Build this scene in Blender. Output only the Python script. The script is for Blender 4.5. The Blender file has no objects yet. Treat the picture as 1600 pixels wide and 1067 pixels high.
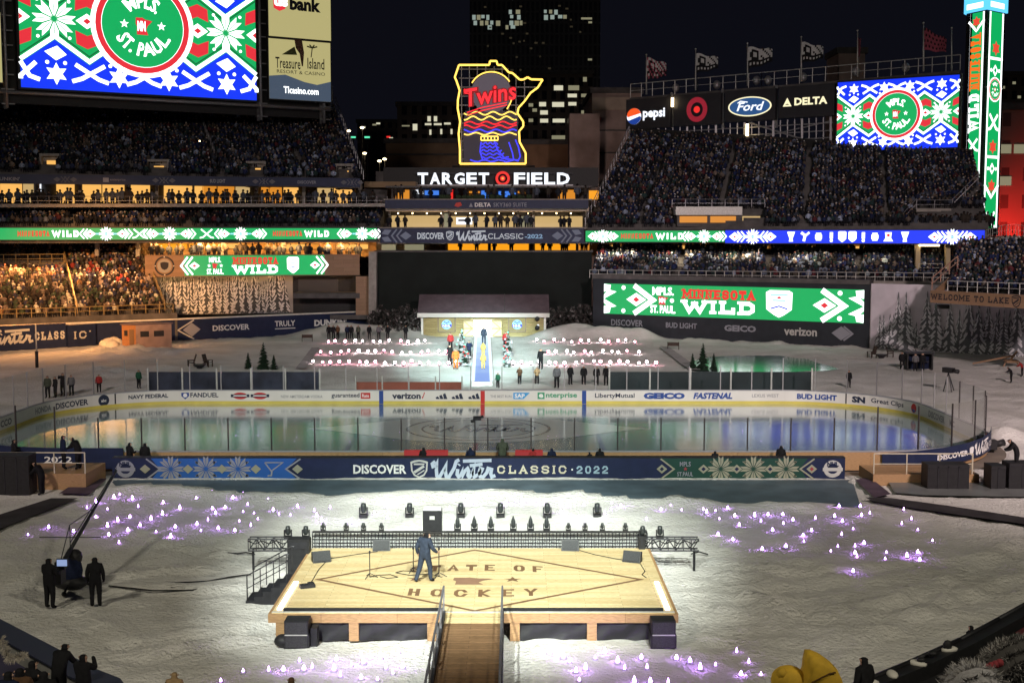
import bpy, bmesh, math, random
import numpy as np
from mathutils import Vector, Matrix
from mathutils import noise as mnoise
R = math.radians
random.seed(7)
SC = bpy.context.scene
COL = SC.collection

# ------------------------------------------------------------------ camera, sky, lamps, exposure
FPX, CAMH, HORIZON = 1938.0, 12.87, 363.0            # focal length in photo pixels, eye height, horizon row
TH = math.atan((533.5 - HORIZON) / FPX)
cd = bpy.data.cameras.new("camera"); cam = bpy.data.objects.new("camera", cd); COL.objects.link(cam)
cam.location = (0, 0, CAMH); cam.rotation_euler = (R(90) - TH, 0, 0)
cd.sensor_width = 36.0; cd.lens = 36.0 * FPX / 1600.0
cd.clip_start = 0.3; cd.clip_end = 6000
SC.camera = cam
w = bpy.data.worlds.new("World"); SC.world = w; w.use_nodes = True
nt = w.node_tree; nt.nodes.clear()
wo = nt.nodes.new("ShaderNodeOutputWorld"); bg = nt.nodes.new("ShaderNodeBackground")
sky = nt.nodes.new("ShaderNodeTexSky"); sky.sky_type = 'NISHITA'; sky.sun_disc = False
sky.sun_elevation = R(-7); sky.sun_rotation = R(180); sky.altitude = 250
mx = nt.nodes.new("ShaderNodeMix"); mx.data_type = 'RGBA'; mx.blend_type = 'ADD'; mx.inputs[0].default_value = 1.0
mx.inputs[7].default_value = (0.036, 0.038, 0.066, 1)      # town glow in the night air
nt.links.new(sky.outputs[0], mx.inputs[6]); nt.links.new(mx.outputs[2], bg.inputs[0])
bg.inputs[1].default_value = 0.1
nt.links.new(bg.outputs[0], wo.inputs[0])
SC.view_settings.view_transform = 'Standard'; SC.view_settings.look = 'None'
SC.view_settings.exposure = 0; SC.view_settings.gamma = 1
SC.cycles.max_bounces = 6; SC.cycles.transparent_max_bounces = 16
SC.cycles.diffuse_bounces = 2; SC.cycles.glossy_bounces = 3; SC.cycles.transmission_bounces = 4
SC.cycles.sample_clamp_indirect = 4.0; SC.cycles.use_denoising = True

def spot(name, loc, aim, power, color, deg, blend, size=0.6):
    l = bpy.data.lights.new(name, 'SPOT'); o = bpy.data.objects.new(name, l); COL.objects.link(o)
    l.energy = power; l.color = color; l.spot_size = R(deg); l.spot_blend = blend; l.shadow_soft_size = size
    o.location = loc; o.rotation_euler = (Vector(aim) - Vector(loc)).to_track_quat('-Z', 'Y').to_euler()
    return o
def area(name, loc, aim, power, color, sx, sy, spread=125):
    l = bpy.data.lights.new(name, 'AREA'); o = bpy.data.objects.new(name, l); COL.objects.link(o)
    l.shape = 'RECTANGLE'; l.size = sx; l.size_y = sy; l.energy = power; l.color = color; l.spread = R(spread)
    o.location = loc; o.rotation_euler = (Vector(aim) - Vector(loc)).to_track_quat('-Z', 'Y').to_euler()
    return o
# dimmed stadium floodlight banks on the grandstand roof behind the camera
spot("flood_lamp", (-38, -8, 46), (-20, 54, 0), 48000, (1.0, 0.91, 0.71), 112, 0.8, 2.5)
spot("flood_lamp", (38, -8, 46), (20, 54, 0), 48000, (1.0, 0.91, 0.71), 112, 0.8, 2.5)
spot("flood_lamp", (40, 0, 44), (30, 110, 0), 300000, (1.0, 0.78, 0.78), 48, 0.9, 2.0)
spot("flood_lamp", (-40, 0, 44), (-26, 122, 0), 125000, (1.0, 0.78, 0.78), 44, 0.9, 2.0)
# show lamps on the same roof: two on the near stage, one pair on the cabin and its forecourt
spot("stage_lamp", (-11, -6, 40), (-1.8, 47.0, 0), 275000, (0.94, 1.0, 0.92), 18, 0.75, 0.5)
spot("stage_lamp", (10, -6, 40), (-0.8, 48.5, 0), 215000, (0.94, 1.0, 0.90), 17.5, 0.75, 0.5)
spot("follow_lamp", (-9, -4, 38), (-3.4, 127, 0), 1700000, (0.70, 1.0, 0.98), 8.2, 0.85, 0.5)
spot("follow_lamp", (8, -4, 38), (-3.0, 130, 0), 1000000, (0.78, 1.0, 0.97), 9.5, 0.85, 0.5)
# amber wash added on the near roof to light the lower left stand
spot("added_amber_flood", (-44, -4, 42), (-49, 146, 6), 1350000, (1.0, 0.45, 0.13), 11, 0.8, 1.0)
# cold wash over the rink
spot("rink_lamp", (0, -6, 44), (-2, 84, 0), 150000, (0.82, 1.0, 0.92), 34, 0.9, 2.0)
spot("added_town_flood", (6, 190, 3), (22, 232, 26), 9000, (1.0, 0.72, 0.62), 80, 0.9, 1.0)  # unseen flood added to lift the stone hall's walls
spot("added_town_flood", (8, 366, 3), (9, 420, 60), 9000, (1.0, 0.86, 0.75), 120, 0.9, 2.0)  # unseen uplight added to bring out the dark tower front

# ------------------------------------------------------------------ pixel -> place helpers
CT, ST = math.cos(TH), math.sin(TH)
def ray(px, py):
    u = (px - 800.0) / FPX; v = (533.5 - py) / FPX
    return Vector((u, CT + v * ST, -ST + v * CT))
CAMP = Vector((0, 0, CAMH))
def at(px, py, Y):
    d = ray(px, py); return CAMP + d * (Y / d.y)
def gnd(px, py, z=0.0):
    d = ray(px, py); return CAMP + d * ((z - CAMH) / d.z)
def ppm(Y): return FPX / Y

# ------------------------------------------------------------------ materials
def lin(c):
    c = c / 255.0
    return c / 12.92 if c <= 0.04045 else ((c + 0.055) / 1.055) ** 2.4
def srgb(r, g, b): return (lin(r), lin(g), lin(b), 1.0)
MATS = {}
def _new(name):
    m = bpy.data.materials.new(name); m.use_nodes = True; MATS[name] = m
    return m, m.node_tree, m.node_tree.nodes, m.node_tree.nodes["Principled BSDF"]
def mat(name, col, rough=0.7, metal=0.0, var=0.0, scale=3.0, bump=0.0, spec=0.3):
    if name in MATS: return MATS[name]
    m, t, n, b = _new(name)
    b.inputs["Base Color"].default_value = (*col[:3], 1); b.inputs["Roughness"].default_value = rough
    b.inputs["Metallic"].default_value = metal; b.inputs["Specular IOR Level"].default_value = spec
    if var > 0 or bump > 0:
        tc = n.new("ShaderNodeTexCoord"); nz = n.new("ShaderNodeTexNoise")
        nz.inputs["Scale"].default_value = scale; nz.inputs["Detail"].default_value = 6
        t.links.new(tc.outputs["Object"], nz.inputs["Vector"])
        if var > 0:
            mp = n.new("ShaderNodeMapRange"); mp.inputs[3].default_value = 1 - var; mp.inputs[4].default_value = 1 + var
            mp.inputs[1].default_value = 0.3; mp.inputs[2].default_value = 0.7
            vm = n.new("ShaderNodeVectorMath"); vm.operation = 'SCALE'; vm.inputs[0].default_value = col[:3]
            t.links.new(nz.outputs["Fac"], mp.inputs[0]); t.links.new(mp.outputs[0], vm.inputs["Scale"])
            t.links.new(vm.outputs[0], b.inputs["Base Color"])
        if bump > 0:
            bp = n.new("ShaderNodeBump"); bp.inputs["Strength"].default_value = 0.6; bp.inputs["Distance"].default_value = bump
            t.links.new(nz.outputs["Fac"], bp.inputs["Height"]); t.links.new(bp.outputs[0], b.inputs["Normal"])
    return m
def emi(name, col, s=1.0):
    if name in MATS: return MATS[name]
    m, t, n, b = _new(name)
    b.inputs["Base Color"].default_value = (0.02, 0.02, 0.02, 1); b.inputs["Roughness"].default_value = 0.6
    b.inputs["Emission Color"].default_value = (*col[:3], 1); b.inputs["Emission Strength"].default_value = s
    return m
def crowd_mat(name, gain=1.0):
    m, t, n, b = _new(name)
    a = n.new("ShaderNodeAttribute"); a.attribute_name = "Col"
    t.links.new(a.outputs["Color"], b.inputs["Base Color"]); b.inputs["Roughness"].default_value = 0.8
    b.inputs["Specular IOR Level"].default_value = 0.2
    return m

# ------------------------------------------------------------------ mesh builder
class MB:
    def __init__(s): s.v = []; s.f = []; s.mi = []; s.ms = []; s.sm = []
    def _m(s, m):
        if m not in s.ms: s.ms.append(m)
        return s.ms.index(m)
    def poly(s, pts, m, smooth=False):
        b = len(s.v); s.v += [tuple(p) for p in pts]; s.f.append(tuple(range(b, b + len(pts))))
        s.mi.append(s._m(m)); s.sm.append(smooth)
    def mesh(s, vs, fs, m, smooth=False):
        b = len(s.v); s.v += [tuple(p) for p in vs]; k = s._m(m)
        for f in fs: s.f.append(tuple(i + b for i in f)); s.mi.append(k); s.sm.append(smooth)
    def box(s, c, d, m, rz=0.0, rx=0.0):
        hx, hy, hz = d[0] / 2, d[1] / 2, d[2] / 2
        M = Matrix.Rotation(rz, 3, 'Z') @ Matrix.Rotation(rx, 3, 'X')
        vs = [Vector(c) + M @ Vector((x * hx, y * hy, z * hz)) for z in (-1, 1) for y in (-1, 1) for x in (-1, 1)]
        s.mesh(vs, [(0, 2, 3, 1), (4, 5, 7, 6), (0, 1, 5, 4), (2, 6, 7, 3), (0, 4, 6, 2), (1, 3, 7, 5)], m)
    def bbox(s, p0, p1, m):
        s.box([(a + b) / 2 for a, b in zip(p0, p1)], [abs(b - a) for a, b in zip(p0, p1)], m)
    def prism(s, pts, off, m):          # outline extruded along a vector
        n = len(pts); off = Vector(off)
        vs = [Vector(p) for p in pts] + [Vector(p) + off for p in pts]
        s.mesh(vs, [tuple(range(n)), tuple(range(2 * n - 1, n - 1, -1))] + [(i, (i + 1) % n, n + (i + 1) % n, n + i) for i in range(n)], m)
    def tube(s, a, b, r0, m, r1=None, n=6, cap=True):
        a = Vector(a); b = Vector(b); r1 = r0 if r1 is None else r1
        d = (b - a); L = d.length
        if L < 1e-6: return
        d /= L; x = d.orthogonal().normalized(); y = d.cross(x)
        vs = []
        for p, r in ((a, r0), (b, r1)):
            for i in range(n):
                t = 2 * math.pi * i / n; vs.append(p + (x * math.cos(t) + y * math.sin(t)) * r)
        fs = [(i, (i + 1) % n, n + (i + 1) % n, n + i) for i in range(n)]
        if cap: fs += [tuple(range(n - 1, -1, -1)), tuple(range(n, 2 * n))]
        s.mesh(vs, fs, m, n > 5)
    def path(s, pts, r, m, n=6):
        for a, b in zip(pts[:-1], pts[1:]): s.tube(a, b, r, m, n=n)
    def lathe(s, c, prof, m, n=10, ax=None, smooth=True):
        vs = []; c = Vector(c)
        for r, z in prof:
            for i in range(n):
                t = 2 * math.pi * i / n; vs.append(c + Vector((r * math.cos(t), r * math.sin(t), z)))
        fs = []
        for k in range(len(prof) - 1):
            for i in range(n): fs.append((k * n + i, k * n + (i + 1) % n, (k + 1) * n + (i + 1) % n, (k + 1) * n + i))
        fs += [tuple(range(n - 1, -1, -1)), tuple(range((len(prof) - 1) * n, len(prof) * n))]
        s.mesh(vs, fs, m, smooth)
    def ball(s, c, r, m, nu=8, nv=6, sc=(1, 1, 1), M=None):
        vs = []; c = Vector(c)
        for j in range(nv + 1):
            ph = math.pi * j / nv
            for i in range(nu):
                t = 2 * math.pi * i / nu
                p = Vector((math.sin(ph) * math.cos(t) * sc[0], math.sin(ph) * math.sin(t) * sc[1], -math.cos(ph) * sc[2])) * r
                vs.append(c + (M @ p if M else p))
        fs = [(j * nu + i, j * nu + (i + 1) % nu, (j + 1) * nu + (i + 1) % nu, (j + 1) * nu + i) for j in range(nv) for i in range(nu)]
        s.mesh(vs, fs, m, True)
    def build(s, name, parent=None, loc=None, link=True):
        o0 = Vector((0, 0, 0))
        if parent is not None: o0 = wloc(parent)
        base = Vector(loc) if loc is not None else o0
        me = bpy.data.meshes.new(name)
        me.from_pydata([(x - base.x, y - base.y, z - base.z) for x, y, z in s.v], [], s.f)
        for m in s.ms: me.materials.append(m)
        me.polygons.foreach_set("material_index", s.mi); me.polygons.foreach_set("use_smooth", s.sm)
        me.validate(); me.update()
        o = bpy.data.objects.new(name, me)
        COL.objects.link(o)
        if parent is not None: o.parent = parent; o.location = base - o0
        else: o.location = base
        return o
def wloc(o):
    p = Vector(o.location)
    while o.parent: o = o.parent; p = p + Vector(o.location)
    return p
def tag(o, label=None, cat=None, group=None, kind=None):
    if label: o['label'] = label
    if cat: o['category'] = cat
    if group: o['group'] = group
    if kind: o['kind'] = kind
    return o
def thing(name, label, cat, loc=(0, 0, 0), group=None):
    o = bpy.data.objects.new(name, None); COL.objects.link(o); o.location = loc
    o.empty_display_size = 0.2
    return tag(o, label, cat, group)
def dup(root, loc=None, rz=None, label=None, group=None, parent=None):
    c = root.copy(); COL.objects.link(c)
    if parent is not None: c.parent = parent
    if loc is not None: c.location = loc
    if rz is not None: c.rotation_euler = (0, 0, rz)
    if label: c['label'] = label
    if group: c['group'] = group
    for ch in list(root.children): dup(ch, parent=c)
    return c

# ------------------------------------------------------------------ drawing flat patterns and lettering on a surface
class Draw:
    """pt(x, y, k) -> point on the surface, k layers proud of it"""
    def __init__(s, mb, pt): s.mb = mb; s.pt = pt; s.j = 0
    def poly(s, pts, m, k=1): s.mb.poly([s.pt(x, y, k) for x, y in pts], m)
    def rect(s, x0, y0, x1, y1, m, k=1, n=1):
        for i in range(n):
            a = x0 + (x1 - x0) * i / n; b = x0 + (x1 - x0) * (i + 1) / n
            s.poly([(a, y0), (b, y0), (b, y1), (a, y1)], m, k)
    def disc(s, cx, cy, rx, m, k=1, ry=None, n=40):
        ry = ry or rx
        s.poly([(cx + rx * math.cos(2 * math.pi * i / n), cy + ry * math.sin(2 * math.pi * i / n)) for i in range(n)], m, k)
    def ring(s, cx, cy, r0, r1, m, k=1, n=40, sy=1.0, a0=0, a1=360):
        for i in range(n):
            t0 = R(a0 + (a1 - a0) * i / n); t1 = R(a0 + (a1 - a0) * (i + 1) / n)
            s.poly([(cx + r * math.cos(t), cy + sy * r * math.sin(t)) for r, t in ((r0, t0), (r1, t0), (r1, t1), (r0, t1))], m, k)
    def diamond(s, cx, cy, rx, ry, m, k=1): s.poly([(cx - rx, cy), (cx, cy - ry), (cx + rx, cy), (cx, cy + ry)], m, k)
    def star(s, cx, cy, r, m, k=1, q=0.4, n=5):
        s.poly([(cx + (r if i % 2 == 0 else r * q) * math.sin(math.pi * i / n), cy + (r if i % 2 == 0 else r * q) * math.cos(math.pi * i / n)) for i in range(2 * n)], m, k)
    def stroke(s, pts, wd, m, k=1, closed=False):
        P = [Vector((a, b)) for a, b in pts]; n = len(P); L = []; Rr = []
        for i in range(n):
            a = P[i - 1] if (i > 0 or closed) else None; b = P[(i + 1) % n] if (i < n - 1 or closed) else None
            d1 = (P[i] - a).normalized() if a is not None else None; d2 = (b - P[i]).normalized() if b is not None else None
            d1 = d1 or d2; d2 = d2 or d1
            t = d1 + d2
            t = t.normalized() if t.length > 1e-4 else d1
            nn = Vector((-t.y, t.x)); c = max(0.45, nn.dot(Vector((-d1.y, d1.x))))
            L.append(P[i] + nn * wd / 2 / c); Rr.append(P[i] - nn * wd / 2 / c)
        for i in range(n if closed else n - 1):
            j = (i + 1) % n; s.poly([Rr[i], Rr[j], L[j], L[i]], m, k)
    def text(s, txt, x0, y0, x1, y1, m, k=1, bold=0.0, shear=0.0, warp=None):
        vs, fs = text_mesh(txt, bold)
        out = []
        for x, y in vs:
            X = x0 + (x1 - x0) * x + shear * (y1 - y0) * (y - 0.5); Yy = y0 + (y1 - y0) * y
            if warp: X, Yy = warp(X, Yy)
            out.append(s.pt(X, Yy, k))
        s.mb.mesh(out, fs, m)
    def arc(s, txt, cx, cy, r, h, a0, a1, m, k=1, bold=0.02, top=True):
        def wp(x, y):
            a = R(a0 + (a1 - a0) * x); rr = r + y
            return cx + rr * math.cos(a), cy + rr * math.sin(a)
        s.text(txt, 0, 0 if top else h, 1, h if top else 0, m, k, bold, 0, wp)
    def slab(s, txt, x0, y0, x1, y1, m, k=1, t=0.22, gap=0.28, serif=True):
        ws = [SLABW.get(c, 0.8) for c in txt]; tot = sum(ws) + gap * (len(txt) - 1); x = x0; sx = (x1 - x0) / tot; h = y1 - y0
        tw = t * h
        for c, wd in zip(txt, ws):
            W_ = wd * sx
            for i, st in enumerate(SLAB.get(c, [])):
                pts = [(x + tw / 2 + a * (W_ - tw), y0 + tw / 2 + b * (h - tw)) for a, b in st]
                if len(st) > 2 and st[0] == st[-1]: s.stroke(pts[:-1], tw, m, k + i * 0.15, closed=True)
                else:
                    p = [Vector(q) for q in pts]
                    d0 = (p[0] - p[1]).normalized() * tw / 2; d1 = (p[-1] - p[-2]).normalized() * tw / 2
                    p[0] += d0; p[-1] += d1
                    s.stroke([tuple(q) for q in p], tw, m, k + i * 0.15)
            if serif:
                for j, (a, b) in enumerate(SERIF.get(c, [])):
                    cx = x + tw / 2 + a * (W_ - tw); cy = y0 + tw * 0.35 + b * (h - tw * 0.7)
                    s.rect(cx - tw * 0.95, cy - tw * 0.35, cx + tw * 0.95, cy + tw * 0.35, m, k + 0.5 + 0.05 * j)
            x += W_ + gap * sx
SLABW = {'I': 0.3, 'W': 1.25, 'M': 1.1, ' ': 0.35, '.': 0.2, '-': 0.5}
_O = [(.25, 0), (0, .25), (0, .75), (.25, 1), (.75, 1), (1, .75), (1, .25), (.75, 0), (.25, 0)]
SLAB = {'A': [[(0, 0), (.5, 1), (1, 0)], [(.25, .33), (.75, .33)]], 'C': [[(1, .72), (.75, 1), (.25, 1), (0, .75), (0, .25), (.25, 0), (.75, 0), (1, .28)]],
 'D': [[(.12, 0), (.12, 1), (.7, 1), (1, .75), (1, .25), (.7, 0), (.12, 0)]], 'E': [[(1, 0), (.12, 0), (.12, 1), (1, 1)], [(.12, .5), (.75, .5)]],
 'F': [[(.12, 0), (.12, 1), (1, 1)], [(.12, .5), (.75, .5)]], 'H': [[(.1, 0), (.1, 1)], [(.9, 0), (.9, 1)], [(.1, .5), (.9, .5)]],
 'I': [[(.5, 0), (.5, 1)]], 'K': [[(.1, 0), (.1, 1)], [(.95, 1), (.15, .45), (.95, 0)]], 'L': [[(.15, 1), (.15, 0), (1, 0), (1, .3)]],
 'M': [[(.05, 0), (.05, 1), (.5, .3), (.95, 1), (.95, 0)]], 'N': [[(.08, 0), (.08, 1), (.92, 0), (.92, 1)]], 'O': [_O],
 'R': [[(.1, 0), (.1, 1), (.75, 1), (1, .85), (1, .6), (.75, .45), (.1, .45)], [(.5, .45), (1, 0)]],
 'S': [[(1, .78), (.75, 1), (.25, 1), (0, .8), (.1, .58), (.9, .42), (1, .2), (.75, 0), (.25, 0), (0, .22)]],
 'T': [[(0, .8), (0, 1), (1, 1), (1, .8)], [(.5, 1), (.5, 0)]], 'W': [[(0, 1), (.25, 0), (.5, .8), (.75, 0), (1, 1)]],
 'Y': [[(0, 1), (.5, .45), (1, 1)], [(.5, .45), (.5, 0)]], '0': [_O], '2': [[(0, .75), (.25, 1), (.75, 1), (1, .75), (1, .6), (0, .12), (0, 0), (1, 0)]], '-': [[(0, .5), (1, .5)]]}
SERIF = {'A': [(0, 0), (1, 0)], 'D': [(.08, 0), (.08, 1)], 'E': [(.05, 0), (.05, 1)], 'F': [(.12, 0)], 'H': [(.1, 0), (.1, 1), (.9, 0), (.9, 1)], 'I': [(.5, 0), (.5, 1)],
 'K': [(.1, 0), (.1, 1), (.95, 0), (.95, 1)], 'L': [(.12, 0), (.15, 1)], 'M': [(.05, 0), (.95, 0), (.0, 1), (1, 1)], 'N': [(.08, 0), (.05, 1), (.92, 1)], 'R': [(.1, 0), (1, 0)], 'T': [(.5, 0)], 'W': [(0, 1), (.5, .85), (1, 1)], 'Y': [(0, 1), (1, 1), (.5, 0)]}
_TX = {}
def text_mesh(txt, bold=0.0):
    key = (txt, bold)
    if key not in _TX:
        cu = bpy.data.curves.new("lettering", 'FONT'); cu.body = txt; cu.size = 1; cu.offset = bold; cu.resolution_u = 2
        cu.fill_mode = 'BOTH'
        ob = bpy.data.objects.new("lettering", cu)
        me = bpy.data.meshes.new_from_object(ob)
        v = np.array([tuple(q.co)[:2] for q in me.vertices]) if len(me.vertices) else np.zeros((1, 2))
        lo = v.min(0); hi = v.max(0); v = (v - lo) / np.maximum(hi - lo, 1e-6)
        _TX[key] = ([tuple(q) for q in v], [tuple(p.vertices) for p in me.polygons])
        bpy.data.objects.remove(ob); bpy.data.meshes.remove(me); bpy.data.curves.remove(cu)
    return _TX[key]
# script lettering for the event's name, as pen strokes in a 5.2 x 1.6 box
WINTER = [[(.35, 1.30), (.15, 1.12), (.2, .92), (.42, 1.0), (.5, 1.3), (.42, .7), (.45, .25), (.62, .15), (.95, .75), (1.1, 1.15), (1.02, .6), (1.08, .2), (1.25, .15), (1.6, .8), (1.75, 1.3), (1.95, 1.42)],
 [(1.85, .75), (1.8, .35), (1.9, .18), (2.05, .3), (2.18, .7), (2.15, .18), (2.32, .6), (2.5, .78), (2.58, .6), (2.52, .3), (2.62, .16), (2.8, .35), (3.0, 1.15), (2.88, .45), (2.95, .18), (3.15, .3), (3.4, .55), (3.48, .75), (3.36, .8), (3.28, .5), (3.35, .2), (3.55, .18), (3.8, .5), (3.88, .8), (4.1, .72), (4.05, .4), (4.12, .18), (4.35, .28)],
 [(2.65, .98), (3.5, 1.1)], [(1.9, 1.02), (1.96, 1.1)], [(2.2, 1.32), (4.1, 1.38)]]
def script_winter(D, x0, y0, x1, y1, m, k=1, wd=0.2):
    sx = (x1 - x0) / 4.4; sy = (y1 - y0) / 1.5
    for i, st in enumerate(WINTER): D.stroke([(x0 + a * sx, y0 + b * sy) for a, b in st], wd * sy, m, k + 0.2 * i)
def frame(lb, rb, top):
    """vertical panel frame from its two bottom corners and a top height; returns pt, width, height"""
    lb = Vector(lb); rb = Vector(rb); z = (lb.z + rb.z) / 2; lb.z = rb.z = z
    u = (rb - lb); W_ = u.length; u /= W_; n = u.cross(Vector((0, 0, 1)))
    def pt(x, y, k=0): return lb + u * x + Vector((0, 0, y)) + n * (0.02 * k)
    return pt, W_, top - z, u, n
def panel(xl, yb, yt, Yl, xr, yb2, yt2, Yr):
    a = at(xl, yb, Yl); b = at(xr, yb2, Yr); t = (at(xl, yt, Yl).z + at(xr, yt2, Yr).z) / 2
    return frame(a, b, t)
def slabbox(mb, pt, x0, y0, x1, y1, depth, m, front=0.0):
    """a solid board behind the pattern plane"""
    fr = [pt(x0, y0, front), pt(x1, y0, front), pt(x1, y1, front), pt(x0, y1, front)]
    bk = [pt(x, y, front - depth / 0.02) for x, y in ((x0, y0), (x1, y0), (x1, y1), (x0, y1))]
    mb.mesh(fr + bk, [(0, 1, 2, 3), (7, 6, 5, 4), (0, 4, 5, 1), (1, 5, 6, 2), (2, 6, 7, 3), (3, 7, 4, 0)], m)

# ------------------------------------------------------------------ shared materials
M_DARK = mat("dark_metal", (0.03, 0.03, 0.035), 0.5, 0.3, 0.2, 4)
M_BLACK = mat("black_shell", (0.018, 0.018, 0.02), 0.55, 0, 0.25, 6)
M_STEEL = mat("grey_steel", (0.28, 0.28, 0.30), 0.45, 0.6, 0.15, 5)
M_PALE = mat("pale_steel", (0.5, 0.5, 0.48), 0.5, 0.3, 0.15, 5)
M_CONC = mat("concrete", (0.30, 0.28, 0.26), 0.85, 0, 0.2, 1.5, 0.01)
M_DCONC = mat("dark_concrete", (0.10, 0.095, 0.095), 0.85, 0, 0.25, 1.0, 0.01)
M_NAVY = mat("navy_vinyl", (0.012, 0.02, 0.06), 0.5, 0, 0.12, 2)
M_WHITEP = mat("white_print", (0.75, 0.75, 0.74), 0.6)
M_GREYP = mat("grey_print", (0.28, 0.29, 0.33), 0.6)
M_SILVP = mat("silver_print", (0.5, 0.5, 0.48), 0.6)
def wood(name, c1, c2, wplank=0.14, along='X', rough=0.6):
    m, t, n, b = _new(name)
    tc = n.new("ShaderNodeTexCoord"); mp = n.new("ShaderNodeMapping")
    if along == 'Y': mp.inputs["Rotation"].default_value = (0, 0, R(90))
    if along == 'XZ': mp.inputs["Rotation"].default_value = (R(90), 0, 0)
    t.links.new(tc.outputs["Object"], mp.inputs[0])
    br = n.new("ShaderNodeTexBrick"); br.inputs["Scale"].default_value = 1.0
    br.inputs["Brick Width"].default_value = 2.4; br.inputs["Row Height"].default_value = wplank
    br.inputs["Mortar Size"].default_value = 0.006; br.inputs["Color1"].default_value = (*c1, 1); br.inputs["Color2"].default_value = (*c2, 1)
    br.inputs["Mortar"].default_value = (c2[0] * .35, c2[1] * .35, c2[2] * .35, 1)
    t.links.new(mp.outputs[0], br.inputs[0])
    nz = n.new("ShaderNodeTexNoise"); m2 = n.new("ShaderNodeMapping"); m2.inputs["Scale"].default_value = (1.2, 14, 14)
    t.links.new(mp.outputs[0], m2.inputs[0]); t.links.new(m2.outputs[0], nz.inputs[0]); nz.inputs["Detail"].default_value = 5
    mr = n.new("ShaderNodeMapRange"); mr.inputs[3].default_value = 0.58; mr.inputs[4].default_value = 1.15
    mr.inputs[1].default_value = .3; mr.inputs[2].default_value = .7
    t.links.new(nz.outputs["Fac"], mr.inputs[0])
    vm = n.new("ShaderNodeVectorMath"); vm.operation = 'SCALE'
    t.links.new(br.outputs["Color"], vm.inputs[0]); t.links.new(mr.outputs[0], vm.inputs["Scale"])
    t.links.new(vm.outputs[0], b.inputs["Base Color"]); b.inputs["Roughness"].default_value = rough
    return m
W_DECK = wood("pale_plank", (0.80, 0.66, 0.38), (0.66, 0.50, 0.25), 0.17, 'X', 0.5)
W_BROWN = wood("brown_plank", (0.26, 0.15, 0.075), (0.20, 0.115, 0.055), 0.22, 'X')
W_PLY = wood("plywood", (0.45, 0.27, 0.13), (0.40, 0.24, 0.11), 1.2, 'XZ')
W_LOG = wood("log_siding", (0.50, 0.42, 0.20), (0.42, 0.34, 0.15), 0.3, 'XZ')
W_SIGN = wood("board_wood", (0.36, 0.22, 0.13), (0.30, 0.18, 0.10), 0.5, 'XZ')
def glassmat(name, tint=(0.9, 0.93, 0.93), refl=0.12):
    m, t, n, b = _new(name); n.remove(b)
    o = n["Material Output"]; tr = n.new("ShaderNodeBsdfTransparent"); tr.inputs[0].default_value = (*tint, 1)
    gl = n.new("ShaderNodeBsdfGlossy"); gl.inputs[1].default_value = 0.08; mxs = n.new("ShaderNodeMixShader")
    fr = n.new("ShaderNodeFresnel"); fr.inputs[0].default_value = 1.3; ml = n.new("ShaderNodeMath"); ml.operation = 'MULTIPLY'; ml.inputs[1].default_value = refl * 4
    t.links.new(fr.outputs[0], ml.inputs[0]); t.links.new(ml.outputs[0], mxs.inputs[0])
    t.links.new(tr.outputs[0], mxs.inputs[1]); t.links.new(gl.outputs[0], mxs.inputs[2]); t.links.new(mxs.outputs[0], o.inputs[0])
    return m
M_GLASS = glassmat("rink_glass")
# light-giving surfaces
E_GREEN = emi("led_green", srgb(12, 158, 84), 1.3); E_BLUE = emi("led_blue", srgb(8, 48, 225), 1.35)
E_WHITE = emi("led_white", srgb(250, 255, 255), 2.0); E_RED = emi("led_red", srgb(235, 50, 62), 1.0)
E_DGREEN = emi("led_dark_green", srgb(10, 105, 55), 1.0)
E_PALEBLUE = emi("led_pale_blue", srgb(150, 215, 255), 1.5)
E_LETTER = emi("lit_letter", srgb(240, 245, 255), 1.3); E_REDLIT = emi("lit_red", srgb(235, 45, 40), 1.1)
E_WARM = emi("lit_room", srgb(235, 175, 90), 1.2); E_WARM2 = emi("lit_room_pale", srgb(215, 180, 120), 0.85)
E_ORANGE = emi("lit_room_orange", srgb(255, 165, 30), 1.0); E_BULB = emi("warm_bulb", srgb(255, 225, 170), 9.0)
E_YELNEON = emi("neon_yellow", srgb(255, 205, 90), 2.2); E_REDNEON = emi("neon_red", srgb(255, 40, 50), 1.5)
E_BLUENEON = emi("neon_blue", srgb(60, 60, 255), 1.7)
E_WIN = emi("lit_window", srgb(235, 230, 200), 0.8); E_WINDIM = emi("dim_window", srgb(190, 185, 150), 0.45)
E_COOLWIN = emi("cool_window", srgb(205, 225, 215), 0.42)
E_PANEL = emi("backlit_panel", srgb(200, 190, 130), 0.8); E_PANELB = emi("backlit_slate", srgb(75, 90, 110), 0.8)
M_INK = mat("dark_ink", (0.02, 0.02, 0.03), 0.6)

# ------------------------------------------------------------------ people
BASE = dict(pelvis=(0, 0, .96), spine=(0, 0, 1.16), chest=(0, .0, 1.36), neck=(0, 0, 1.50), head=(0, .015, 1.62), top=(0, .01, 1.70),
  shL=(-.19, 0, 1.42), elL=(-.26, -.02, 1.15), wrL=(-.26, .08, .93), haL=(-.25, .11, .85),
  shR=(.19, 0, 1.42), elR=(.26, -.02, 1.15), wrR=(.26, .08, .93), haR=(.25, .11, .85),
  hipL=(-.10, 0, .90), knL=(-.12, .03, .50), anL=(-.12, -.01, .09), toL=(-.14, .15, .045),
  hipR=(.10, 0, .90), knR=(.12, .03, .50), anR=(.12, -.01, .09), toR=(.14, .15, .045))
RAD = dict(pelvis=(.19, .15), spine=(.19, .15), chest=(.21, .15), neck=(.085, .085), head=(.105, .115), top=(.085, .09), sh=(.10, .10), el=(.075, .075), wr=(.055, .055),
  ha=(.045, .045), hip=(.125, .13), kn=(.09, .09), an=(.07, .07), to=(.055, .045))
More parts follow.
